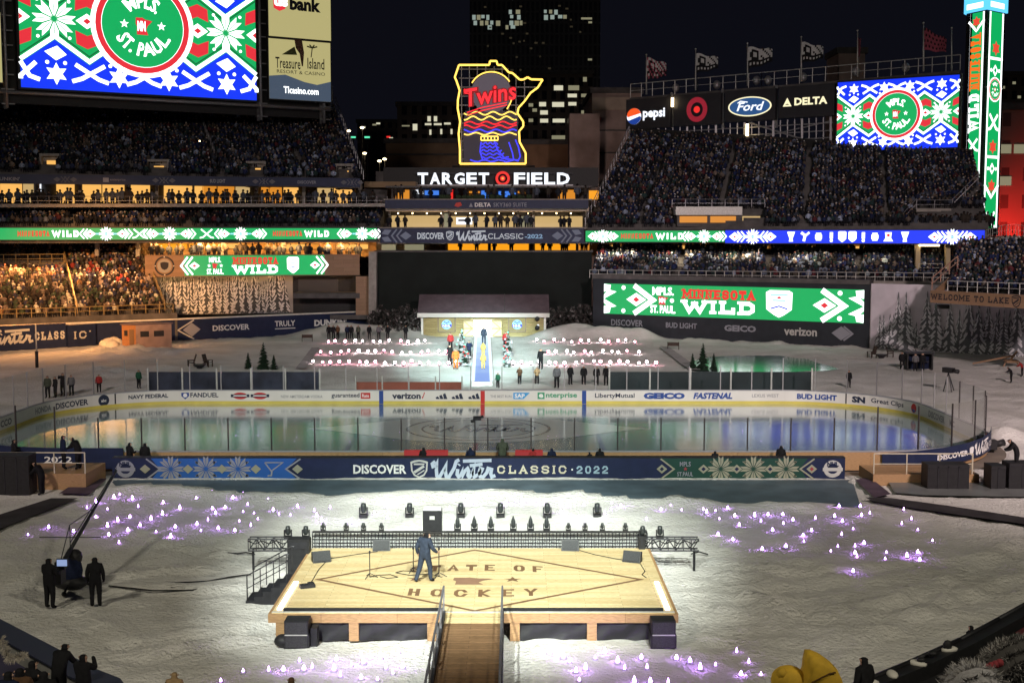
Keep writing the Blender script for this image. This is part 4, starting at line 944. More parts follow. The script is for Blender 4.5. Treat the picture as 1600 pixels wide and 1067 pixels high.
def tis(D, W_, H_):
    D.rect(0, 0, W_, H_, E_PANEL, 1); s = W_ / 97
    D.poly([(0, 0), (W_, 0), (W_, 30 * s), (75 * s, 24 * s), (55 * s, 27 * s), (25 * s, 36 * s), (0, 33 * s)], E_PANELB, 2)
    D.text("Treasure", 10 * s, 45 * s, 49 * s, 61 * s, M_INK, 2, .01); D.text("Island", 60 * s, 47 * s, 87 * s, 63 * s, M_INK, 2, .01); D.text("RESORT & CASINO", 12 * s, 38 * s, 88 * s, 43 * s, M_INK, 2)
    D.text("TIcasino.com", 22 * s, 9 * s, 77 * s, 19 * s, E_WHITE, 3, .02)
    br = mat("sign_brown", (.10, .05, .03), .6); D.poly([(40 * s, 88 * s), (46 * s, 92 * s), (52 * s, 88 * s), (55 * s, 70 * s), (53 * s, 50 * s), (51 * s, 50 * s), (48 * s, 68 * s), (42 * s, 76 * s)], br, 2)
    D.stroke([(44 * s, 90 * s), (34 * s, 93 * s), (27 * s, 88 * s)], 2.2 * s, br, 2); D.poly([(20 * s, 65 * s), (40 * s, 78 * s), (44 * s, 66 * s)], mat("sign_green", (.08, .09, .03), .6), 2)
    D.stroke([(66 * s, 64 * s), (68 * s, 78 * s)], 1.5 * s, br, 2)
    for a in (-1.2, -.5, .4, 1.1): D.stroke([(68 * s, 78 * s), (68 * s + 9 * s * math.sin(a), 78 * s + 5 * s * math.cos(a))], 2 * s, mat("sign_green", (.08, .09, .03), .6), 2.2 + a * .1)
sidepanel("cream backlit sign with bank lettering, right of the big screen", 420, 59, -38, 517, 62, -32, usb)
sidepanel("cream and slate resort sign with a bird, below the bank sign", 421, 154, 62, 517, 160, 66, tis)
sidepanel("cream backlit panel cut by the left edge of the photo", -60, 126, 14, 4, 129, 20, lambda D, W_, H_: D.rect(0, 0, W_, H_, E_PANEL, 1))

# ------------------------------------------------------------------ centre field
C0 = at(588, 400, 161)
YC = 160.5
def cz(py, Y=YC): return at(756, py, Y).z
def cx_(px, Y=YC): return at(px, 363, Y).x
def cbox(mb, x0, x1, y0, y1, m, Y=YC, d=.4): mb.bbox((cx_(x0, Y), Y, cz(y1, Y)), (cx_(x1, Y), Y + d, cz(y0, Y)), m)
t = thing("batters_eye", "tall black wall behind the log cabin", "wall", (cx_(756), YC + .5, 0))
mb = MB(); mb.bbox((cx_(587), YC, -.3), (cx_(925), YC + 1.2, cz(394)), mat("black_green", (.006, .010, .009), .8, 0, .3, .6)); mb.build("wall", t)
mb = MB(); mb.bbox((cx_(585), YC - .25, cz(394)), (cx_(927), YC + 1.4, cz(391.5)), M_DCONC); mb.build("coping", t)
CB = thing("club_building", "lit club building of several decks above the black wall", "building", (cx_(756), YC + 6, cz(394)))
mb = MB(); cbox(mb, 588, 930, 268, 394, M_DCONC, YC + 9, 1.0); mb.build("back_wall", CB)
mb = MB()
for y0, y1 in ((378, 381), (355, 358)): cbox(mb, 590, 925, y0, y1, M_CONC, YC + .2, 9)
cbox(mb, 603, 920, 324, 330, mat("tan_ceiling", (.48, .40, .32), .8), YC + .4, 8.6); cbox(mb, 600, 925, 311, 313, M_CONC, YC - .2, 9); mb.build("floor_slab", CB)
mb = MB(); cbox(mb, 603, 925, 290.5, 293.5, M_DCONC, YC + 1.2, 7.0); cbox(mb, 570, 650, 284, 293, mat("tan_wall2", (.28, .2, .12), .8), YC + 4, 4); mb.build("roof_edge", CB)
for x0, x1, y0, y1, m in ((700, 762, 381, 391, E_ORANGE), (766, 826, 381, 391, E_ORANGE), (836, 900, 381, 391, E_ORANGE), (903, 921, 381, 391, E_WARM3), (632, 662, 382, 391, E_WINDIM), (596, 618, 382, 391, E_WINDIM),
    (612, 690, 337, 356, E_WARM2), (704, 806, 338, 356, E_WARM2), (812, 832, 338, 356, E_WINDIM), (836, 910, 338, 356, E_WARM2), (694, 701, 334, 356, E_WINDIM), (616, 640, 297, 311, E_WARM3), (872, 900, 297, 311, E_WARM3), (703, 708, 295, 311, E_REDLIT), (727, 750, 299, 302, E_WARM3), (727, 750, 305, 307, E_WARM3), (809, 828, 299, 302, E_WARM3), (920, 935, 298, 312, E_ORANGE)):
    mb = MB(); cbox(mb, x0, x1, y0, y1, m, YC + 8.8, .12); mb.build("window", CB)
for x0, x1, y0, y1 in ((648, 662, 297, 303), (664, 686, 298, 305), (752, 765, 298, 310), (779, 806, 299, 308)):
    mb = MB(); cbox(mb, x0, x1, y0, y1, emi("bar_screen", srgb(70, 130, 235), 1.0) if x0 > 660 else E_LETTER, YC + 8.4, .12); mb.build("screen", CB)
mb = MB(); cbox(mb, 713, 738, 340, 351, E_LETTER, YC + 6, .2); cbox(mb, 716, 735, 343, 346, M_INK, YC + 5.95, .04); mb.build("menu_board", CB)
for x0 in (607, 690, 700, 808, 832, 915): mb = MB(); cbox(mb, x0, x0 + 3, 330, 356, M_CONC, YC + 3, .5); mb.build("pillar", CB)
for x0 in (612, 692, 832, 915): mb = MB(); cbox(mb, x0, x0 + 3, 294, 312, M_DCONC, YC + 2, .5); mb.build("pillar", CB)
for i in range(13):
    mb = MB(); p = at(622 + i * 22.5, 333.5, YC + 4); mb.ball(p, .10, E_BULB, 6, 4); mb.build("ceiling_bulb", CB)
for x0 in (692, 763, 828, 900): mb = MB(); cbox(mb, x0, x0 + 4, 381, 393, M_DCONC, YC + 6, .5); mb.build("mullion", CB)
area("club_lamp", (cx_(680), YC + 4, cz(333)), (cx_(680), YC + 4.6, cz(360)), 500, (1, .78, .5), 6, 2); area("club_lamp", (cx_(840), YC + 4, cz(333)), (cx_(840), YC + 4.6, cz(360)), 500, (1, .78, .5), 6, 2)
for i, x in enumerate([609, 622, 634, 690, 703, 730, 742, 760, 773, 782, 793, 806, 815, 822, 831, 876, 882, 890]): standing(x, 357, YC + 1.2, "dark figure at the front rail of the lit club deck above the event ribbon", "figures at the club deck rail")
for i in range(22): standing(618 + i * 14 + crng.uniform(-4, 4), 313, YC + 1.4, "dark figure on the upper bar deck under the stadium name", "figures on the upper bar deck")
for i, x in enumerate((720, 746, 772, 800, 848, 858, 880, 886, 908, 914)): standing(x, 394, YC + 7.2, "dark figure against the amber windows over the black wall", "figures at the amber windows over the black wall")
# planters on the bar deck
mb = MB()
for i in range(40):
    x = crng.uniform(680, 830); p = at(x, 311, YC + .8); mb.ball(p + Vector((0, 0, .25)), crng.uniform(.2, .4), mat("shrub", (.03, .05, .025), .9), 5, 4, (1, .7, 1))
mb.build("planting", CB)
# navy fascia with airline lettering
t = thing("fascia_sign", "narrow navy fascia with small airline lettering above the lit club deck", "sign", (cx_(760), YC - .6, cz(326)))
mb = MB(); cbox(mb, 602, 919, 312.5, 326, M_NAVY, YC - .6, .35); mb.build("board", t)
def flatpt(x0, y1, Y):
    o = Vector((cx_(x0, Y), Y, cz(y1, Y)))
    s = Y / FPX
    return (lambda px, py, k=0: Vector((cx_(px, Y), Y - .02 * k, cz(py, Y))))
P_ = flatpt(0, 0, YC - .6); mb = MB(); D = Draw(mb, P_)
D.poly([(733, 323.5), (739, 323.5), (736, 317)], M_GREYP); D.text("DELTA", 742, 323.3, 767, 317, M_WHITEP, 1, .03); D.text("SKY360 SUITE", 771, 323.3, 823, 317, M_GREYP, 1)
D.poly([(710, 322), (716, 324), (722, 321), (720, 316), (713, 317)], mat("sign_red", (.5, .05, .04), .6)); mb.build("lettering", t)
# event ribbon in the middle
t = thing("event_ribbon", "navy event ribbon with white lettering between the green ribbon screens", "screen", (cx_(754), YC - .9, cz(380)))
mb = MB(); cbox(mb, 594, 913, 357, 380, M_NAVY, YC - .9, .5); mb.build("board", t)
E_SILV = emi("lit_silver", srgb(190, 195, 205), .75); E_SLATE = emi("lit_slate", srgb(100, 105, 125), .6)
P_ = flatpt(0, 0, YC - .9); mb = MB(); D = Draw(mb, P_)
D.text("DISCOVER", 652, 374, 694, 363.5, E_SILV, 1, .03); shield(D, 703, 368.5, 12, -15, E_SILV, 1, M_NAVY)
script_winter(D, 712, 377, 762, 360, E_SILV, 1, .22); D.slab("CLASSIC", 764, 373.5, 817, 365, E_SILV, 1, .16, .35); D.text("-2022", 820, 373, 848, 366, emi("lit_bluegrey", srgb(130, 165, 200), .8), 1, .03)
for c, s in ((634, 1), (871, -1)):
    D.diamond(c, 368.5, 9, -6.5, E_SLATE, 1)
    for o in (14, 22): D.stroke([(c - s * (o - 8), 379), (c - s * o, 368.5), (c - s * (o - 8), 358.5)], 2.4, E_SLATE, 1)
    for sg in (-1, 1): D.poly([(c - s * 28, 368.5 + sg * 1), (c - s * 38, 368.5 + sg * 3), (c - s * 33, 368.5 + sg * 9.5), (c - s * 22, 368.5 + sg * 9)][::(1 if s * sg > 0 else -1)], E_SLATE, 1.4)
mb.build("lettering", t)
# stadium name
YN = 168
t = thing("name_sign", "big white stadium name with a red ring, under the neon sign", "sign", (cx_(771, YN), YN, cz(291, YN)))
P_ = flatpt(0, 0, YN)
for s_, x0, x1 in (("TARGET", 653, 767), ("FIELD", 803, 890)):
    for i, ch in enumerate(s_):
        mb = MB(); D = Draw(mb, P_); cw = (x1 - x0) / len(s_) if s_ == "TARGET" else None
        if s_ == "TARGET": a = x0 + i * cw; b = a + cw - 2.6
        else: ws = (17.5, 3.8, 17.5, 17, 20); a = x0 + sum(ws[:i]) + i * 2.8; b = a + ws[i]
        D.text(ch, a, 288.5, b, 270, E_LETTER, 1, .035); D.text(ch, a, 288.5, b, 270, M_STEEL, -14, .035); mb.build("letter", t)
mb = MB(); D = Draw(mb, P_); D.ring(785.5, 279, 7.2, 11.2, E_REDLIT, 1); D.disc(785.5, 279, 4.2, E_REDLIT, 1, n=20); D.disc(785.5, 279, 2, emi("lit_orange", srgb(255, 150, 70), 1.4), 2, n=12); mb.build("ring_emblem", t)
mb = MB(); cbox(mb, 648, 895, 288.5, 291.5, M_STEEL, YN - .2, 1); 
for x0 in (655, 700, 745, 785, 830, 880): cbox(mb, x0, x0 + 1.5, 266, 288, M_DARK, YN + .6, .3)
cbox(mb, 648, 895, 270, 272, M_DARK, YN + .6, .2); mb.build("carrier", t)
mb = MB(); cbox(mb, 600, 935, 262, 292, M_BLACK, YN + 1.2, 1.0); tag(mb.build("roof_screen_wall", loc=(cx_(771, YN), YN + 1.2, cz(292, YN))), "dark roof screen wall behind the lit stadium name", "wall")
# neon sign in the outline of the state
YS = 172
def npx(x, y): return 690 + x / 5.333, 80 + y / 5.333
P_ = lambda x, y, k=0: Vector((cx_(npx(x, y)[0], YS), YS - .05 * k, at(756, npx(x, y)[1], YS).z))
t = thing("neon_sign", "tall neon sign outlined in yellow in the shape of the state, red script inside", "sign", P_(430, 960))
OUT = [(115, 220), (150, 118), (400, 118), (405, 85), (460, 85), (468, 118), (505, 118), (560, 180), (590, 185), (650, 240), (680, 240), (715, 220), (745, 238), (840, 240), (800, 305), (740, 350), (690, 420), (640, 475), (632, 520), (680, 590), (680, 628), (645, 670), (650, 760), (700, 850), (700, 940), (155, 940), (155, 820), (145, 690), (158, 590), (138, 480), (140, 410), (155, 330), (128, 248), (115, 220)]
mb = MB(); mb.path([P_(x, y, 2) for x, y in OUT], .13, E_YELNEON, 6); mb.build("outline_tube", t)
mb = MB(); mb.path([P_(415 + 185 * math.cos(R(a)), 365 - 190 * math.sin(R(a)), 2) for a in range(35, 150, 6)], .09, E_YELNEON, 5); mb.path([P_(x, y, 2) for x, y in ((585, 400), (570, 440), (545, 485))], .09, E_YELNEON, 5); mb.build("ball_tube", t)
GREYPAN = emi("lit_grey", srgb(95, 85, 95), .8)
mb = MB(); D = Draw(mb, P_); D.disc(415, 350, 165, GREYPAN, .5, n=40); mb.build("ball_panel", t)
mb = MB(); D = Draw(mb, P_)
def nw(x, y): return x, y - (x - 180) * .16 + 20
mred = emi("dark_neon_red", srgb(150, 20, 25), .8)
D.text("Twins", 185, 460, 625, 300, mred, 3, .08, 0, lambda x, y: nw(x, y)); D.text("Twins", 190, 455, 620, 305, E_REDNEON, 4, .012, 0, lambda x, y: nw(x, y))
D.stroke([nw(195, 300), nw(200, 335), nw(230, 345)], 10, E_REDNEON, 4)
for q in (0, 1): D.stroke([nw(215, 500 + 22 * q), nw(340, 478 + 26 * q), nw(545, 470 + 20 * q)], 8, E_REDNEON, 4)
mb.build("script_lettering", t)
mb = MB()
for k, (y, x0, x1) in enumerate(((770, 335, 470), (800, 330, 480), (830, 328, 500), (860, 325, 520), (890, 330, 560), (915, 240, 640))):
    mb.path([P_(x0 + (x1 - x0) * i / 12, y + 9 * math.sin(i * 1.7 + k), 2) for i in range(13)], .085, E_BLUENEON, 5)
mb.path([P_(x, y, 2) for x, y in ((330, 760), (322, 840), (345, 912))], .085, E_BLUENEON, 5); mb.path([P_(x, y, 2) for x, y in ((440, 755), (470, 830), (530, 900), (640, 910), (655, 880), (640, 800), (615, 740))], .085, E_BLUENEON, 5)
mb.path([P_(x, y, 2) for x, y in ((560, 760), (590, 850), (600, 905))], .085, E_BLUENEON, 5); mb.build("river_tube", t)
mb = MB(); D = Draw(mb, P_); D.poly([(185, 930), (690, 930), (640, 760), (635, 640), (640, 540), (600, 500), (200, 500), (180, 640)], emi("lit_slate_dim", srgb(58, 50, 62), .6), .4); mb.build("back_panel", t)
for k, (y, am, m) in enumerate(((520, 14, E_YELNEON), (560, 16, E_YELNEON), (600, 12, E_REDNEON), (630, 12, E_REDNEON), (665, 12, E_BLUENEON), (690, 10, E_YELNEON))):
    for x0, x1 in ((190, 625),): mb = MB(); mb.path([P_(x0 + (x1 - x0) * i / 22, y + am * math.sin(i * .9 + k * 1.3), 2) for i in range(23)], .09, m, 5); mb.build("wave_tube", t)
mb = MB()
for y in (712, 745): mb.path([P_(330, y, 2), P_(470, y, 2)], .09, E_YELNEON, 5)
for x in range(330, 471, 28): mb.path([P_(x, 712, 2), P_(x, 745, 2)], .08, E_YELNEON, 5)
mb.build("bridge_tube", t)
mb = MB()
for x in (170, 235, 300, 370, 440, 505, 560, 620, 690): 
    y0, y1 = (125, 935) if x < 520 else ((190, 935) if x < 640 else (250, 420 if x > 650 else 935)); mb.tube(P_(x, y0, -6), P_(x, y1, -6), .06, M_STEEL, n=4)
for y in range(150, 940, 75):
    x1 = 560 if y < 240 else (790 if y < 320 else (700 if y < 420 else 640)); mb.tube(P_(150, y, -6), P_(x1, y, -6), .06, M_STEEL, n=4)
mb.build("lattice", t)
mb = MB()
for x in (100, 240, 400, 560, 690, 770): mb.tube(P_(x, 955, -4), P_(x, 1010, -4), .12, M_DARK, n=5)
mb.tube(P_(90, 960, -4), P_(775, 960, -4), .14, M_DARK, n=5); mb.build("stand_frame", t)

# ------------------------------------------------------------------ right side
FL, FR = at(918, 356, RY(918)), at(1545, 352, RY(1545)); BL, BR = at(986, 212, 182), at(1520, 248, 158)
U3 = stand("upper right grandstand full of dark figures below the sponsor boards", FL, FR, BL, BR, 30)
seats = pockets_filter(stand_rows(FL, FR, BL, BR, 30, .52, crng, .96, (.14, .34, .56, .76)), [(1050, 318, 1194, 359), (1425, 318, 1560, 356)])
tag(crowd_mesh("crowd", seats, M_CROWD, crng, gain=1.0), "dark winter crowd filling the upper right grandstand under the sponsor boards", "crowd", kind="stuff")
mb = MB(); rail_line(mb, [BL + Vector((-.3, 0, .2)), FL + Vector((-.3, 0, .2))], 1.1, M_STEEL, .05); mb.build("end_rail", U3)
mb = MB(); mb.poly([BL + Vector((0, .6, -4)), BR + Vector((.3, .6, -4)), BR + Vector((.3, .6, 1.2)), BL + Vector((0, .6, 1.2))], M_BLACK); mb.build("back_wall", U3)
# small lit box in the stand
t = thing("press_booth", "pale booth with amber lit windows low in the upper right stand", "booth", at(1120, 345, RY(1120) + .6))
Yb = RY(1120) + .6
def rbox(mb, x0, x1, y0, y1, m, Y, d=.4):
    a = at(x0, y1, Y); b = at(x1, y0, Y); mb.bbox((a.x, Y, a.z), (b.x, Y + d, b.z), m)
mb = MB(); rbox(mb, 1056, 1160, 323, 336, M_PALE, Yb, 3.5); mb.build("roof", t); mb = MB(); rbox(mb, 1058, 1192, 336, 354, M_DCONC, Yb + .5, 2); mb.build("wall", t)
for x0, x1 in ((1062, 1105), (1110, 1150), (1160, 1192)): mb = MB(); rbox(mb, x0, x1, 338, 348, E_WARM3 if x0 < 1155 else E_WARM2, Yb + .36, .12); mb.build("window", t)
mb = MB(); rail_line(mb, [at(1050, 324, Yb + .1), at(1195, 324, Yb + .1)], 1, M_STEEL, .035); mb.build("rail", t)
t = thing("stair_landing", "railed stair landing with steps rising right, below the lit column", "stairs", at(1460, 350, RY(1460) + 2)); Yb = RY(1470) + 2.2
mb = MB(); rbox(mb, 1432, 1500, 326, 331, M_CONC, Yb, 4); rbox(mb, 1432, 1500, 331, 356, M_DCONC, Yb + 1.5, 2); mb.build("landing", t)
mb = MB(); 
for x0 in (1440, 1456, 1474): rbox(mb, x0, x0 + 12, 336, 350, E_WINDIM, Yb + 1.38, .1)
mb.build("window", t)
mb = MB(); rail_line(mb, [at(1432, 327, Yb - .1), at(1488, 327, Yb - .1)], 1.1, M_STEEL, .045); rail_line(mb, [at(1488, 327, Yb - .1), at(1528, 287, Yb - .1)], 1.2, M_STEEL, .06); rail_line(mb, [at(1408, 352, Yb - .4), at(1432, 326, Yb - .1)], 1.2, M_STEEL, .05); mb.build("rail", t)
mb = MB(); p0, p1 = at(1488, 330, Yb), at(1530, 290, Yb)
for i in range(10): q = lerp(p0, p1, i / 10); mb.bbox((q.x, q.y, q.z - .3), (q.x + (p1.x - p0.x) / 10 + .05, q.y + 1.8, q.z + .25), M_DCONC)
mb.build("steps", t)
for i in range(24): x = 1405 + i * 6.2; standing(x, 357, RY(x) + .9, "dark figure along the rail above the blue ribbon screen's right half", "figures above the blue ribbon screen")
# sponsor boards and right screen
A_, B_ = (978, 184), (1497, 159)
def SYp(px): return linY(px, A_, B_)
def sboard(label, x0, x1, yb0, yb1, yt0, yt1, fn):
    pt, W_, H_, u_, n_ = panel(x0, yb0, yt0, SYp(x0), x1, yb1, yt1, SYp(x1)); t = thing("sponsor_board", label, "sign", pt(W_ / 2, 0, 0), "sponsor boards over the right stand")
    mb = MB(); slabbox(mb, pt, 0, 0, W_, H_, .8, mat("board_charcoal", (.028, .028, .034), .5, 0, .12, 1)); mb.build("board", t); mb = MB(); fn(Draw(mb, pt), W_, H_); mb.build("emblem", t); return t
E_CREAM = emi("lit_cream", srgb(250, 240, 195), 1.15); E_DRED = emi("lit_dark_red", srgb(150, 25, 45), .9)
def pep(D, W_, H_):
    s = W_ / 70; cx, cy, r = 13 * s, H_ * .42, 11.5 * s; D.disc(cx, cy, r, E_LETTER, 1)
    N_ = 14; top = [(cx + r * math.cos(R(a)), cy + r * math.sin(R(a))) for a in np.linspace(10, 170, N_)]; low = [(cx + r * .9 * x, cy + r * (.12 + .22 * x)) for x in np.linspace(-1, 1, N_)]
    D.poly(top + low, emi("lit_orange_red", srgb(240, 85, 30), 1.1), 2)
    bot = [(cx + r * math.cos(R(a)), cy + r * math.sin(R(a))) for a in np.linspace(205, 350, N_)]; up = [(cx + r * .85 * x, cy + r * (-.28 + .28 * x)) for x in np.linspace(1, -1, N_)]
    D.poly(bot + up, emi("lit_cola_blue", srgb(20, 60, 150), 1.0), 2); D.text("pepsi", 27 * s, H_ * .26, 62 * s, H_ * .66, E_LETTER, 1, .035)
sboard("charcoal board with red, white and blue globe and white lettering", 978, 1047, 204, 197, 157, 151, pep)
def bul(D, W_, H_): r = H_ * .36; D.ring(W_ / 2, H_ / 2, r * .58, r, E_DRED, 1, sy=1.1); D.ring(W_ / 2, H_ / 2, r * .30, r * .56, M_INK, 1, sy=1.1); D.disc(W_ / 2, H_ / 2, r * .30, E_REDLIT, 2)
sboard("charcoal board with a dim red ring target", 1052, 1126, 199, 193, 150, 144, bul)
def oval(D, W_, H_):
    c = (W_ / 2, H_ * .46); D.disc(*c, W_ * .43, E_CREAM, 1, ry=H_ * .32); D.disc(*c, W_ * .40, emi("lit_oval_blue", srgb(40, 85, 140), .9), 2, ry=H_ * .28); D.text("Ford", W_ * .27, H_ * .32, W_ * .76, H_ * .60, E_LETTER, 3, .02, .35); D.stroke([(W_ * .26, H_ * .58), (W_ * .32, H_ * .64), (W_ * .46, H_ * .60)], H_ * .035, E_LETTER, 3)
sboard("charcoal board with a glowing blue oval badge", 1132, 1211, 192, 186, 143, 138, oval)
def dlt(D, W_, H_): D.poly([(W_ * .08, H_ * .36), (W_ * .24, H_ * .36), (W_ * .16, H_ * .64)], E_CREAM, 1); D.poly([(W_ * .12, H_ * .41), (W_ * .20, H_ * .41), (W_ * .16, H_ * .45)], mat("board_charcoal", (0, 0, 0)), 2); D.text("DELTA", W_ * .29, H_ * .38, W_ * .88, H_ * .62, E_CREAM, 1, .04)
sboard("charcoal board with white triangle and airline lettering, beside the right screen", 1216, 1303, 186, 180, 138, 129, dlt)
t = thing("board_truss", "grey steel truss holding the sponsor boards over the right stand", "truss", at(1140, 240, SYp(1140) + .5))
mb = MB()
def tp(px, py, off=.9): return at(px, py, SYp(px) + off)
for i in range(29): x = 984 + i * 11.2; mb.tube(tp(x, 204 - (x - 978) * .066), tp(x, 236 + (x - 984) * .02), .09 if i % 4 else .2, M_STEEL, n=4)
for y in (208, 220, 231): mb.tube(tp(984, y + 2), tp(1302, y - 16), .10, M_STEEL, n=4)
mb.tube(tp(1170, 192), tp(1300, 232), .14, M_STEEL, n=4); mb.tube(tp(1140, 226), tp(1296, 190), .10, M_STEEL, n=4)
for x in (1050, 1129, 1213): mb.tube(tp(x, 200), tp(x, 150 - (x - 978) * .07), .2, M_STEEL, n=5)
mb.build("lattice", t)
mb = MB(); 
for x, y, h in ((1049, 153, 14), (1166, 194, 18)): a = tp(x, y, -.8); mb.bbox((a.x, a.y, a.z - h / 11.), (a.x + .35, a.y + .2, a.z), E_BULB)
mb.build("work_lamp", t)
mb = MB(); mb.tube(tp(1444, 236), tp(1444, 290), .25, M_STEEL, n=6); mb.tube(tp(1310, 238), tp(1310, 262), .25, M_STEEL, n=6); mb.build("post", t)
pt, W_, H_, u_, n_ = panel(1307, 237, 126, SYp(1307), 1496, 230, 112, SYp(1497)); H_ = W_ * .58
t = thing("big_screen", "smaller screen with the green and blue knit pattern over the right stand", "screen", pt(W_ / 2, 0, 0))
mb = MB(); slabbox(mb, pt, -.2, -.2, W_ + .2, H_ + .2, 1.0, M_BLACK); mb.build("housing", t); mb = MB(); knit_screen(Draw(mb, pt), W_, H_); mb.build("display", t)
# walkway with rail and flags above the boards
t = thing("roof_walkway", "railed walkway along the top of the sponsor boards", "walkway", tp(1200, 140, 1.5))
mb = MB(); pts = [tp(x, 153 - (x - 985) * .083, 1.2) for x in (985, 1090, 1190, 1310, 1500)]; rail_line(mb, pts, 1.95, M_PALE, .055, 1.7); mb.build("rail", t)
mb = MB(); 
for a, b in zip(pts[:-1], pts[1:]): q = Vector((0, 2, 0)); z = Vector((0, 0, -.3)); mb.mesh([a, b, b + q, a + q, a + z, b + z, b + q + z, a + q + z], [(0, 1, 2, 3), (7, 6, 5, 4), (0, 4, 5, 1)], M_DCONC)
mb.build("deck", t)
mb = MB()
for x, y in ((1056, 138), (1120, 133), (1182, 126), (1200, 126), (1255, 121), (1337, 112), (1415, 106)): mb = MB(); mb.ball(tp(x, y, 2.0), .6, M_STEEL, 8, 6, (.9, .7, 1.1)); mb.build("lamp_bank", t)
FLAGS = [(1010, 86, 90, 30, 34, 0.35, "white with red print, leftmost over the boards"), (1087, 77, 84, 34, 30, .2, "black and white with a ring, over the red target board"), (1168, 68, 74, 38, 34, .1, "black and white with a letter ring, over the blue oval board"), (1252, 58, 66, 34, 32, .25, "white flag with a black ring, over the airline board"), (1340, 48, 60, 5, 34, 0, "furled flag on a thin pole above the screen's left end"), (1443, 36, 44, 36, 34, .55, "pink and dark flag above the screen's right end")]
for px, ytop, fy, fw, fh, drop, lab in FLAGS:
    Y = SYp(px) + 1.6; b = at(px, 150 - (px - 985) * .083, Y); tp_ = at(px, ytop, Y); t = thing("flag", "flag on a pole, " + lab, "flag", b, "flags over the right stand")
    mb = MB(); mb.tube(b, tp_, .11, M_PALE, .06, 6); mb.ball(tp_, .14, M_PALE, 6, 4); mb.build("pole", t)
    a = at(px + 1, fy, Y); s = Y / FPX; NU, NV = 14, 8; mw = CL['white']; mk = CL['black']; mr = cloth("flag_pink", (.35, .08, .12))
    vs = []
    for j in range(NV + 1):
        for i in range(NU + 1):
            u, v = i / NU, j / NV; vs.append((a.x + u * fw * s, a.y + .35 * math.sin(u * 7 + v * 1.2) * u, a.z - (v * fh * (1 - .45 * u) + drop * fw * u * .9) * s + .12 * math.sin(u * 9)))
    mb = MB(); fl = MB()
    for j in range(NV):
        for i in range(NU):
            cu, cv = (i + .5) / NU, (j + .5) / NV; ring = abs(math.hypot((cu - .28) * 1.6, (cv - .38)) - .22) < .08
            base = mk if cv > .66 else mw
            if ring or (cv < .66 and cu > .5 and (i * 3 + j * 5) % 4 == 0): base = mk
            if cv > .66 and .1 < cu < .9 and j == 6 and i % 2: base = mw
            if "red print" in lab: base = mr if (i + 2 * j) % 3 == 0 else base
            if "pink" in lab: base = mr if (i * 2 + j) % 4 else mk
            if "furled" in lab: base = mk if (i + j) % 3 else mr
            k = j * (NU + 1) + i; fl.poly([vs[k], vs[k + 1], vs[k + NU + 2], vs[k + NU + 1]], base, True)
    fl.build("cloth", t)
px = 1487; Y = SYp(px) + 1.6; b = at(px, 112, Y); t = thing("flagpole", "bare flagpole beside the lit column", "pole", b); mb = MB(); mb.tube(b, at(px, 44, Y), .10, M_PALE, .06, 6); mb.ball(at(px, 44, Y), .13, M_PALE, 6, 4); mb.build("pole", t)
# lit column
t = thing("light_column", "tall square column of lit green and white knit panels with a pale blue cap", "column", at(1532, 356, 167))
cA, cB, cC = at(1503, 300, 168.8), at(1533.5, 300, 165.6), at(1561, 300, 168.4)
zt, zb = at(1534, 16, 166).z, at(1534, 356, 166).z
mb = MB(); pr = [Vector((cA.x - .1, cA.y + .1, zb - 1)), Vector((cB.x, cB.y + .12, zb - 1)), Vector((cC.x + .1, cC.y + .1, zb - 1)), Vector((cB.x, cB.y + 5.6, zb - 1))]; mb.prism(pr, (0, 0, zt - zb + 1), M_BLACK); mb.build("core", t)
mb = MB(); pr2 = [Vector((p.x, p.y, zt)) + (Vector((p.x, p.y, 0)) - Vector((cB.x, cB.y + 2.1, 0))).normalized() * .35 for p in pr]; mb.prism(pr2, (0, 0, 1.9), emi("cap_cyan", srgb(90, 190, 240), 1.5)); 
mb.build("cap", t)
mb = MB()
for q in (0, 1): fr_, W_, H_, u_, n_ = frame(pr2[q], pr2[q + 1], zt + 1.6); Draw(mb, fr_).rect(W_ * .12, .4, W_ * .8, 1.1, E_WHITE, 1)
mb.build("cap_mark", t)
